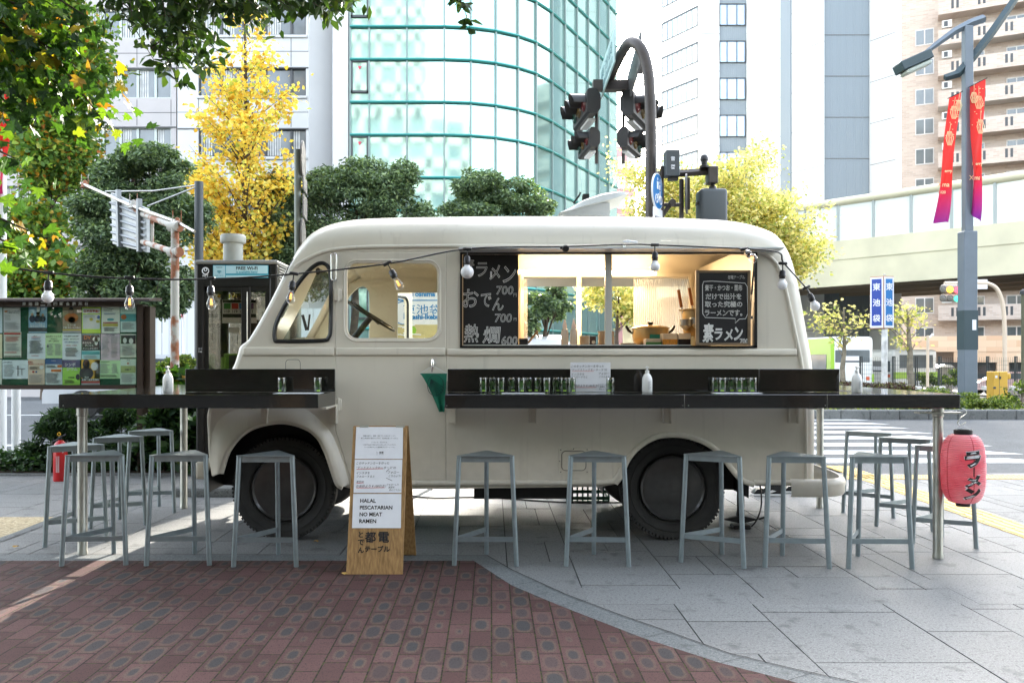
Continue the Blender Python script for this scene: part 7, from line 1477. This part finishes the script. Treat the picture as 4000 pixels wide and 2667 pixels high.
m_.add([A,B,B2,A2,A+Vector((.03,.05,0)),B+Vector((.03,.05,0)),B2+Vector((.03,.05,0)),A2+Vector((.03,.05,0))], [(0,1,2,3),(5,4,7,6),(0,4,5,1),(3,2,6,7),(0,3,7,4),(1,5,6,2)]); sgn = m_.build('sign_back', mat('sign_back_grey', (.38,.40,.40), .5, var=.1), ga)
m_ = MB()
for i in range(7): u = .06+i*.145; m_.tube([A.lerp(A2,u)+Vector((0,-.04,0)), B.lerp(B2,u)+Vector((0,-.04,0))], .022, 4)
for u in (.28,.86): m_.tube([A.lerp(B,u)+Vector((-.0,-.07,.1)), A2.lerp(B2,u)+Vector((0,-.07,-.02))], .05, 4)
m_.build('stiffeners', mat('rib_grey', (.28,.30,.31), .5), ga)
m_ = MB(); m_.tube([P(318,716,15.6),P(500,798,13.9),P(700,872,12.)], .026, 8); m_.tube([P(700,872,12.),P(760,905,11.3)], .02, 6); m_.build('light_pipe', steel, ga)
for px, py, D_ in ((332,712,15.5),(522,790,13.7),(692,860,12.1)): m_ = MB(); c = P(px,py,D_); m_.lathe([(.0,.04),(.03,.03),(.06,-.07),(.09,-.1)], c, 12); m_.box(c.x-.07,c.x-.06,c.y,c.y+.01,c.z-.08,c.z+.14); m_.box(c.x+.05,c.x+.06,c.y,c.y+.01,c.z-.08,c.z+.14); m_.build('sign_lamp', rust, ga)
D = 14.; t = thing('stay_pole', (XX(777,D),D,-.02), 'slim dark pole behind the gantry with stay wires', 'pole'); MB().tube([(XX(777,D),D,-.02),(XX(777,D),D,ZZ(710,D))], .07, 10).build('pole', sgrey, t, smooth=60); MB().tube([P(777,722,D),P(600,746,14.2),P(412,748,14.7)], .012, 4).tube([P(777,726,D),P(575,806,13.6)], .012, 4).build('stay_wire', steel, t)
# grey pole with sign plates seen edge-on
D = 10.3; t = thing('sign_post', (XX(1166,D),D,0), 'grey post with several sign plates turned edge-on, behind the windscreen', 'sign post'); gpm = mat('post_green_grey', (.20,.22,.20), .5, metal=.3); MB().tube([(XX(1166,D),D,0),(XX(1162,D),D,ZZ(585,D))], .04, 12).build('post', gpm, t, smooth=60)
for px, py, r_, hz in ((1184,628,.24,0),(1184,930,.24,0)): MB().lathe([(0,-.01),(r_,-.01),(r_,.01),(0,.01)], (0,0,0), 28, axis='y', M=Matrix.Translation(P(px,py,D+.1)) @ Matrix.Rotation(R(96),4,'Z')).build('round_plate', mat('plate_grey', (.13,.12,.11), .5), t)
mat('plate_grey', (.13,.12,.11), .5)
for y0_, y1_ in ((760,850),(690,745),(1100,1150)): MB().rbox(-.2,.2,-.008,.008,ZZ(y1_,D),ZZ(y0_,D),.004,1,M=Matrix.Translation((XX(1184,D),D+.1,0)) @ Matrix.Rotation(R(96),4,'Z')).build('square_plate', MATS['plate_grey'], t)
# district map sign seen through the cab
D = 9.6; t = thing('district_map_sign', (XX(1660,D),D,0), 'white board with blue district names and a map, seen through the cab windows', 'sign'); m_ = MB(); m_.rbox(XX(1500,D),XX(1800,D),D,D+.05,ZZ(1400,D),ZZ(1075,D),.01,1); m_.build('board', mat('sign_white', (.72,.74,.76), .4), t)
for x in (1520,1785): MB().tube([(XX(x,D),D+.08,0),(XX(x,D),D+.08,ZZ(1080,D))], .03, 8).build('leg', steel, t)
bl_ = mat('name_blue', (.01,.20,.48), .5); m_ = MB(); m_.text('豊島区', XX(1655,D), ZZ(1112,D), D-.006, h=38/F*D, sp=None, w=150/F*D); m_.text('Toshima', XX(1652,D), ZZ(1148,D), D-.006, w=96/F*D, bold=.04); m_.text('東池袋', XX(1650,D), ZZ(1208,D), D-.006, h=38/F*D, w=150/F*D); m_.text('Higashi-Ikebukuro', XX(1672,D), ZZ(1240,D), D-.006, w=190/F*D, bold=.04); m_.box(XX(1505,D),XX(1795,D),D-.006,D,ZZ(1175,D),ZZ(1171,D))
for y in (1130,1222): m_.tube([(XX(1580,D)+.13*math.cos(R(a)),D-.003,ZZ(y,D)+.13*math.sin(R(a))) for a in range(90,271,15)], .005, 4)
m_.build('lettering', bl_, t); mp_ = MB(); mp_.box(XX(1505,D),XX(1795,D),D-.006,D-.001,ZZ(1395,D),ZZ(1268,D)); mp_ = mp_.build('map', mat('map_cream', (.55,.47,.22), .6), t); m_ = MB(); r_ = random.Random(4)
for i in range(22): a = r_.uniform(1510,1770); b = r_.uniform(1270,1380); k = r_.choice((.6,-1.1,.2)); w_ = r_.uniform(20,80); m_.tube([P(a,b,D-.008),P(min(a+w_,1794),min(max(b+w_*k*.5,1269),1394),D-.008)], .006, 4)
m_.build('street', paper, mp_); MB().lathe([(0,-.009),(.05,-.009),(.05,-.006)], (XX(1610,D),D,ZZ(1290,D)), 8, axis='y').build('park', mat('park_green', (.25,.5,.04), .6), mp_)
# guard post, hoarding, no-parking sign
D = 11.7; t = thing('guard_post', (XX(63,D),D,0), 'round white post standing by the road under the notice board', 'post'); MB().lathe([(.11,0),(.11,.02),(.058,.04),(.058,1.6)], (XX(63,D),D,0), 18).build('post', white, t, smooth=40)
D = 34.; t = thing('hoarding', (XX(660,D),D,-.05), 'white corrugated construction hoarding across the road on the left', 'fence'); m_ = MB(); x = XX(585,D)
while x < XX(1250,D): m_.box(x,x+.46,D,D+.03,-.4,ZZ(1205,D)); m_.box(x+.2,x+.26,D-.03,D,-.4,ZZ(1205,D)); x += .5
m_.build('panels', mat('hoarding_white', (.62,.64,.65), .4), t)
D = 20.; t = thing('no_parking_sign', (XX(711,D),D,-.02), 'round red and blue road sign turned aside before the hoarding', 'sign'); MB().tube([(XX(714,D),D+.05,-.02),(XX(714,D),D+.05,ZZ(1160,D))], .03, 8).build('post', white, t); Mz = Matrix.Translation(P(710,1190,D)) @ Matrix.Rotation(R(-68),4,'Z'); MB().lathe([(0,-.01),(.3,-.01),(.3,.01),(0,.01)], (0,0,0), 28, axis='y', M=Mz).build('red_rim', mat('sign_red', (.6,.03,.04), .4), t); MB().lathe([(0,-.014),(.22,-.014),(.22,-.011)], (0,0,0), 28, axis='y', M=Mz).build('blue_face', blue, t)
# ---------------------------------------------------------------- trees and plants
bark = mat('bark', (.07,.05,.035), .9, var=.35, vscale=9, bump=.6, bscale=22); pbark = mat('pale_bark', (.22,.19,.14), .9, var=.4, vscale=5, bump=.4, bscale=15)
lf_plane = leafmat('plane_leaves', [(0,(.05,.11,.03)),(.35,(.11,.20,.05)),(.66,(.20,.31,.07)),(.86,(.30,.36,.07)),(.94,(.48,.26,.04)),(1,(.40,.12,.02))])
lf_ever = leafmat('evergreen_leaves', [(0,(.045,.075,.042)),(.45,(.10,.155,.08)),(.8,(.17,.25,.12)),(1,(.30,.38,.18))], trans=.2)
lf_yell = leafmat('yellow_leaves', [(0,(.55,.32,.04)),(.3,(.80,.58,.10)),(.6,(.86,.72,.18)),(.82,(.75,.72,.2)),(1,(.32,.42,.08))], trans=.55, tint=(1.2,1.15,.7))
lf_yg = leafmat('yellow_green_leaves', [(0,(.24,.32,.08)),(.3,(.52,.52,.16)),(.65,(.80,.70,.28)),(1,(.88,.78,.42))], trans=.6, tint=(1.2,1.2,.9))
lf_dark = leafmat('canopy_leaves', [(0,(.016,.036,.010)),(.5,(.028,.062,.015)),(.85,(.05,.095,.02)),(1,(.10,.14,.03))], trans=.25)
lf_big = leafmat('big_plane_leaves', [(0,(.018,.045,.016)),(.45,(.035,.085,.018)),(.7,(.065,.14,.018)),(.9,(.13,.22,.025)),(.96,(.36,.24,.02)),(1,(.28,.12,.02))], trans=.38)
lf_shrub = leafmat('shrub_leaves', [(0,(.012,.03,.014)),(.6,(.03,.07,.025)),(1,(.07,.14,.04))], trans=.25)
lf_hedge = leafmat('hedge_leaves', [(0,(.03,.06,.015)),(.5,(.08,.13,.02)),(.8,(.20,.26,.04)),(1,(.38,.40,.10))], trans=.3)
lf_purp = leafmat('purple_leaves', [(0,(.03,.02,.02)),(.5,(.08,.03,.035)),(.8,(.07,.09,.02)),(1,(.2,.22,.05))], trans=.25)
def cl(px, py, rx, ry, D, dep=None):
    c = P(px, py, D); a = rx/F*D; return (c.x, c.y, c.z, a, dep or a, ry/F*D)
D = 36.
airy_tree('plane_tree', 'green plane tree with rusty orange patches behind the notice board', (XX(185,D),D,-.4), tuple(P(190,300,D)), .24,
     [cl(120,180,240,200,D,3),cl(330,190,130,170,D,2.5),cl(200,560,240,150,D,3),cl(70,860,170,150,D,3),cl(290,740,170,130,D,2.5),cl(230,1050,190,110,D,2.5),cl(70,1130,110,90,D,2),cl(60,-60,300,150,D,3)], 34000, .27, lf_plane, bark, 11, limbs=110, sig=.38)
D = 17.
tree('evergreen_tree', 'dense dark evergreen tree behind the rusty gantry', (XX(505,D),D,0), tuple(P(530,700,D)), .13,
     [cl(570,690,205,125,D,.9),cl(400,800,120,110,D,.8),cl(650,850,160,150,17.3,.9),cl(500,950,200,130,D,.9),cl(600,1110,190,130,17,.8),cl(390,1080,110,120,17,.6)], 58000, .105, lf_ever, bark, 12, per=28, k=.43, aspect=.42, shell=.75)
D = 21.
airy_tree('yellow_tree', 'slender tree with bright yellow autumn leaves', (XX(962,D),D,0), tuple(P(960,80,D)), .11,
     [cl(960,170,140,130,D,.8),cl(940,340,215,110,D,1.2),cl(950,520,250,120,D,1.4),cl(940,700,240,120,D,1.4),cl(960,850,170,100,D,.9),cl(840,920,130,80,20.5,.8),cl(730,850,70,60,20,.5),cl(980,40,80,80,D,.5)], 9500, .125, lf_yell, bark, 13, limbs=130, sig=.14)
D = 22.
tree('evergreen_tree', 'broad dark evergreen tree rising right behind the cab roof', (XX(1370,D),D,0), tuple(P(1400,820,D)), .12,
     [cl(1430,760,190,110,D,1.1),cl(1560,700,90,70,D,.7),cl(1270,750,120,100,D,.8),cl(1130,850,140,140,D,.9),cl(1420,690,110,80,D,.8),cl(1350,930,300,120,D,1.),cl(1090,740,90,90,21.5,.5),cl(1150,1050,200,130,D,.9),cl(1650,850,70,80,D,.6)], 62000, .11, lf_ever, bark, 14, per=30, k=.44, aspect=.42, shell=.75)
D = 23.
tree('evergreen_tree', 'smaller round evergreen tree before the glass building, middle of the roof line', (XX(1940,D),D,0), tuple(P(1940,820,D)), .11,
     [cl(1870,740,120,80,D,.9),cl(2010,760,130,70,D,.9),cl(1900,840,180,80,D,.9),cl(2110,810,60,50,D,.5),cl(1950,950,200,110,D,.8)], 30000, .11, lf_ever, bark, 15, per=28, k=.46, aspect=.42, shell=.75)
D = 27.
airy_tree('yellow_green_tree', 'wide airy tree with sunlit yellow green leaves behind the signal mast', (XX(2700,D),D,0), tuple(P(2760,740,D)), .15,
     [cl(2500,740,120,110,D,1.),cl(2640,790,160,130,D,1.2),cl(2880,680,130,90,D,1.1),cl(2960,790,180,110,D,1.2),cl(3090,850,130,110,D,1.1),cl(2800,820,180,110,D,1.2),cl(3160,960,90,60,D,.8),cl(3010,600,40,50,D,.4),cl(2420,640,40,60,D,.4),cl(2900,960,260,80,D,1.)], 30000, .13, lf_yg, bark, 16, aspect=.6, limbs=150, sig=.24)
D = 15.
tree('evergreen_tree', 'small evergreen tree framed in the left half of the serving hatch', (XX(2130,D),D,0), tuple(P(2130,1180,D)), .07,
     [cl(2120,1200,100,70,D,.5),cl(2060,1260,60,60,D,.4),cl(2180,1160,60,60,D,.4)], 4500, .09, lf_ever, bark, 17, per=10, k=.4, aspect=.45, shell=.7)
D = 19.
airy_tree('street_tree', 'thin tree with light green leaves right of the hatch centre post', (XX(2405,D),D,0), tuple(P(2415,1120,D)), .07,
     [cl(2420,1150,90,60,D,.7),cl(2500,1170,90,70,D,.7),cl(2330,1120,60,50,D,.5)], 2200, .11, lf_yg, bark, 18, limbs=24, sig=.15, aspect=.6)
D = 34.
airy_tree('street_tree', 'pale trunked street tree right of the blue pillar sign', (XX(3567,D),D,-.4), tuple(P(3545,1200,D)), .15,
     [cl(3530,1220,80,40,D,.9),cl(3600,1240,60,40,D,.8),cl(3480,1250,50,50,D,.7),cl(3540,1330,60,40,D,.7)], 380, .16, lf_yg, pbark, 19, limbs=26, sig=.2)
D = 36.
airy_tree('street_tree', 'pale trunked street tree above the white bus', (XX(3290,D),D,-.4), tuple(P(3300,1200,D)), .12,
     [cl(3260,1220,90,40,D,.9),cl(3360,1240,70,50,D,.8),cl(3200,1250,50,40,D,.7),cl(3290,1320,80,40,D,.8)], 400, .16, lf_yg, pbark, 20, limbs=30, sig=.2)
# near canopy: a large tree behind the viewpoint whose twigs hang into the top of the picture
rng = np.random.default_rng(31)
ct = thing('shade_tree', (-3.2,-2.5,0), 'dark green canopy of drooping twigs hanging in along the top left, with unseen crown added for shade', 'tree'); m_ = MB(); m_.tube([(-3.2,-2.5,0),(-3.1,-2.3,2.2),(-2.6,-1.2,4.6),(-1.8,1.5,6.2)], [.26,.22,.18,.1], 12)
boughs = [((-2.6,-1.2,4.6),(-2.2,4.9,4.1)),((-1.8,1.5,5.2),(-1.0,5.2,3.95)),((-1.8,1.5,5.2),(.4,4.5,5.6)),((-2.6,-1.2,4.6),(-4.5,2,6))]
for a, b in boughs: a, b = Vector(a), Vector(b); m_.tube([a, a.lerp(b,.5)+Vector((0,0,.5)), b], [.07,.04,.012], 7)
pos = []
def twig(px, py, D, ex, ey, n=26, sp=.10):
    a = P(px, py, D); b = P(ex, ey, D+rng.uniform(-.3,.3)); m_.tube([a, a.lerp(b,.5)+Vector((0,0,.03)), b], [.006,.004,.0015], 4)
    for i in range(n): u = rng.uniform(0,1)**.8; p = a.lerp(b,u); pos.append((p.x+rng.normal()*sp*.35, p.y+rng.normal()*sp, p.z+rng.normal()*sp*.3+.03))
for px, py, ex, ey in ((400,-60,640,300),(520,-80,560,130),(520,-60,760,60),(600,-60,820,60),(640,-80,700,170),(650,60,800,220),(660,150,830,290),(620,190,700,330),(700,-80,930,40),(800,-80,1010,110),(820,-60,900,90),(900,-90,1120,40),(960,-90,1190,70),(1050,-90,1280,60),(1100,-80,1340,20),(1200,-90,1350,20),(480,-80,450,60),(700,-60,1000,80),(860,-80,1060,70),(1290,-60,1300,60)): twig(px,py,5.4,ex,ey,34); twig(px+40,py,5.6,ex+45+rng.uniform(-30,30),ey*.75-10,30); twig(px-30,py,5.2,ex-35+rng.uniform(-30,30),ey*.5,24)
for px, py, ex, ey in ((1775,-60,1790,30),(1780,-40,1842,135)): twig(px,py,5.6,ex,ey,16,.03)
m_.build('trunk', bark, ct, smooth=60)
canopy = clump_points(sub_clumps([(-3,2.4,6.9,3.6,4.4,1.0),(1.2,2.6,7.2,3.6,4.2,.9),(-6.8,4.0,7.0,2.4,3.6,1.2),(4.2,0,7.4,2.6,3,.9),(-5.5,8.2,7.6,3.8,2.8,.9),(-2.2,7.6,7.4,3.2,2.8,.8)], 36, rng, .38), 30000, rng)  # unseen crown overhead, added to shade the van and the pavement
leaf_object('crown', np.concatenate([np.array(pos), canopy]), np.concatenate([np.full(len(pos), .085), np.full(len(canopy), .24)]), lf_dark, ct, 33, aspect=.5, droop=.8)
# unseen trees added behind the viewpoint: they shade the pavement and are what dark glass and lacquer reflect
for i, (x, y, r_, z) in enumerate(((-9,-9,5.,5.2),(-1,-11,5.4,5.6),(7.5,-10,5.,5.4),(15,-8,4.6,5.),(-17,-7,4.8,5.))):
    rg = np.random.default_rng(400+i); t = thing('shade_tree', (x,y,0), 'unseen shade tree added behind the viewpoint, number '+'one two three four five'.split()[i], 'tree', 'unseen shade trees added behind the viewpoint'); MB().tube([(x,y,0),(x+.2,y,2.5),(x,y+.1,5)], [.3,.24,.15], 10).build('trunk', bark, t, smooth=60)
    leaf_object('crown', clump_points(sub_clumps([(x,y,z,r_,r_*.7,r_*.78)], 46, rg, .33, .9), 9000, rg), .42, lf_dark, t, 410+i, aspect=.6)
rg = np.random.default_rng(440); n = 9000
hp = np.stack([rg.uniform(-38,38,n), rg.uniform(-23,-20.5,n), rg.uniform(0,3.8,n)], 1); t = thing('added_hedge', (0,-22,0), 'unseen tall dark hedge added behind the viewpoint', 'hedge'); leaf_object('foliage', hp, .5, lf_dark, t, 441, aspect=.7); MB().box(-38,38,-22.5,-21.5,0,3.3).build('woody_core', bark, t)  # unseen hedge added so that glass and lacquer mirror something dark
# near plane-tree bough, big lobed leaves top left
pt = thing('plane_tree_bough', (-6.2,3.6,0), 'near plane tree bough with large green and yellow leaves at the top left', 'tree'); m_ = MB(); m_.tube([(-6.2,3.6,0),(-6.1,3.7,2.4),(-5.2,4.3,4.4)], [.2,.17,.12], 12); rng = np.random.default_rng(41); pos = []
def bough(px, py, ex, ey, D, n, sp): 
    a = P(px,py,D); b = P(ex,ey,D+rng.uniform(-.3,.2)); m_.tube([a, a.lerp(b,.5)+Vector((0,0,.06)), b], [.016,.01,.003], 5)
    for i in range(int(n*3.1)): u = rng.uniform(0,1)**.75; p = a.lerp(b,u); pos.append((p.x+rng.normal()*sp, p.y+rng.normal()*.2, p.z+rng.normal()*sp*.8))
m_.tube([(-5.2,4.3,4.4), P(-300,-100,5.2), P(-100,60,5.1)], [.12,.06,.03], 8)
for v in ((-200,-150,120,120,36),(-150,-50,260,160,44),(-120,60,300,260,46),(-100,120,320,420,44),(-120,200,200,380,40),(-60,-100,330,60,30),(60,100,400,470,30),(-150,300,60,440,26),(-150,600,60,620,12),(-200,850,110,900,15),(-150,950,60,960,10)): bough(v[0],v[1],v[2],v[3],5.0,v[4],.12)
m_.build('bough', bark, pt, smooth=60)
def lobed(pos, size, rng):       # five-lobed leaf: fan of quads
    n = len(pos); size = size*rng.uniform(.7,1.25,n); d = rng.normal(size=(n,3)); d[:,2] = d[:,2]*.5-.7; d /= np.linalg.norm(d,axis=1)[:,None]; u = rng.normal(size=(n,3)); u[:,1] -= .8; a = np.cross(d,u); a /= np.linalg.norm(a,axis=1)[:,None]; nn = np.cross(a,d)
    out = [(0,0,0),(.30,-.02,.03),(.52,.18,-.03),(.30,.34,.03),(.42,.62,-.04),(.17,.60,.03),(0,1,-.05),(-.17,.60,.03),(-.42,.62,-.04),(-.30,.34,.03),(-.52,.18,-.03),(-.30,-.02,.03),(0,.36,.0)]
    V = np.stack([pos+(a*x+d*y+nn*z)*size[:,None] for x,y,z in out],1).reshape(-1,3); b = np.arange(n)[:,None]*13; Q = np.concatenate([b+np.array([[12,i,i+1,i+2]]) for i in (0,2,4,6,8)]+[b+np.array([[12,10,11,0]])],0); return V,Q
V, Q = lobed(np.array(pos), .088, rng); me = bpy.data.meshes.new('crown'); me.from_pydata(V.tolist(), [], Q.tolist()); me.update(); finish('crown', me, lf_big, pt)
# shrubs of the left bed
def shrub(name, lab, clumps, n, size, m, base, stems, seed, cat='shrub', group=None, aspect=.35, shell=.3, k=.4, per=8, droop=.2):
    rng = np.random.default_rng(seed); t = thing(name, base, lab, cat, group); sc = sub_clumps(clumps, per, rng, k); m_ = MB(); rr = random.Random(seed)
    for i in range(stems): c = rr.choice(sc); b = Vector(base)+Vector((rr.uniform(-.2,.2),rr.uniform(-.1,.1),0)); b = Vector((c[0]+(base[0]-c[0])*.5, c[1], base[2])); m_.tube([b, b.lerp(Vector(c[:3]),.5)+Vector((rr.uniform(-.05,.05),0,.03)), Vector(c[:3])+Vector((0,0,c[5]))], [.009,.007,.003], 5)
    m_.build('stems', bark, t); leaf_object('foliage', clump_points(sc, n, rng, shell), size, m, t, seed, aspect=aspect, droop=droop); return t
shrub('nandina_shrub', 'feathery narrow leaved shrub by the white round post', [cl(330,1680,170,125,10.2,.35),cl(190,1730,110,90,10.2,.3),cl(250,1620,90,70,10.2,.25)], 9500, .075, lf_shrub, (XX(300,10.2),10.2,.03), 26, 51, aspect=.2)
shrub('nandina_shrub', 'feathery shrub between the extinguisher and the notice board leg', [cl(470,1670,140,130,10.3,.35),cl(450,1790,170,80,10.1,.3)], 9000, .075, lf_shrub, (XX(460,10.3),10.3,.03), 22, 52, aspect=.22)
shrub('fatsia_shrub', 'broad leaved dark shrub left of the phone booth base', [cl(680,1650,110,120,10.,.35),cl(640,1790,170,80,9.9,.3),cl(740,1740,60,120,9.8,.25)], 3400, .17, lf_shrub, (XX(690,10),10.,.03), 18, 53, aspect=.6)
shrub('fatsia_shrub', 'bright green broad leaves between the notice board and the phone booth', [cl(640,1470,55,40,11,.25),cl(720,1490,50,45,11,.25),cl(620,1530,60,40,11,.25),cl(700,1540,60,40,11,.2)], 420, .2, lf_big, (XX(670,11),11.,.03), 10, 54, aspect=.55)
shrub('clipped_bush', 'rounded variegated bush with yellow flecks left of the phone booth', [cl(690,1415,75,45,12.5,.4),cl(640,1450,60,50,12.5,.35),cl(740,1440,40,50,12.5,.3)], 5200, .055, lf_hedge, (XX(690,12.5),12.5,0), 10, 55, aspect=.5, shell=.8)
rng = np.random.default_rng(61); n = 5200; gcp = np.stack([rng.uniform(-6.3,-2.2,n), rng.uniform(9.72,10.35,n), .04+rng.beta(1.3,2.2,n)*.24], 1)
leaf_object('ground_cover', gcp, .065, lf_shrub, None, 62, kind='stuff', label='low dark ivy like ground cover along the left bed', aspect=.7, droop=0)
# island hedges
shrub('clipped_hedge', 'yellow green clipped hedge on the island right of the counter', [cl(3660,1560,190,60,19.9,.5),cl(3860,1575,130,55,20,.5),cl(3560,1560,80,50,19.9,.4)], 15000, .06, lf_hedge, (XX(3700,20),20.,.13), 10, 71, cat='hedge', aspect=.5, shell=.75, per=16, k=.42)
shrub('low_hedge', 'low purple and green hedge at the foot of the blue pillar sign', [cl(3330,1510,110,22,21.5,.5),cl(3460,1515,110,22,21.5,.5),cl(3590,1535,120,16,21,.4)], 7000, .07, lf_purp, (XX(3420,21.5),21.5,.13), 8, 72, cat='hedge', aspect=.5, shell=.7, per=14, k=.45)
shrub('loose_shrub', 'light airy shrub sprouting right of the yellow cabinet', [cl(3965,1510,50,35,20.3,.3),cl(3940,1560,40,40,20.3,.3)], 300, .09, lf_hedge, (XX(3955,20.3),20.3,.13), 9, 73, aspect=.6)
shrub('roadside_shrub', 'green shrubs behind the mesh fence before the shed', [cl(3600,1485,50,30,39,.6),cl(3680,1490,60,25,39,.6),cl(3740,1475,40,35,39,.5)], 3500, .12, lf_hedge, (XX(3650,39),39.,-.6), 6, 74, aspect=.5, per=10)
rng = np.random.default_rng(81); n = 2600; gcp = np.stack([rng.uniform(4,14,n), rng.uniform(19,21,n), .15+rng.uniform(0,.05,n)], 1)
leaf_object('island_ground_cover', gcp, .07, lf_hedge, None, 82, kind='stuff', label='thin weeds covering the traffic island', aspect=.5, droop=0)
# scattered fallen leaves (each too small to matter alone)
rng = np.random.default_rng(91); rr = random.Random(9)
for i, (px, py, D_) in enumerate(((1346,2246,0),(62,2140,0),(1233,2120,0))):
    g = G(px, py); m_ = MB(); s = .028; a = rr.uniform(0,6); 
    pts = [(g.x+s*r_*math.cos(a+th), g.y+s*r_*math.sin(a+th), .014+.006*math.sin(th*2)) for th, r_ in ((0,1),(.7,.5),(1.3,.9),(2.1,.5),(3.1,.8),(4,.5),(4.9,.9),(5.6,.5))]
    m_.add(pts, [tuple(range(8))]); tag(m_.build('fallen_leaf', mat('dry_leaf', (.45,.28,.08), .8), None, org=(g.x,g.y,0)), ('dry yellow leaf at the foot of the wooden board','pale dry leaf lying on the slabs at the far left','brown dry leaf on the slabs below the front wheel')[i], 'leaf', 'fallen leaves')
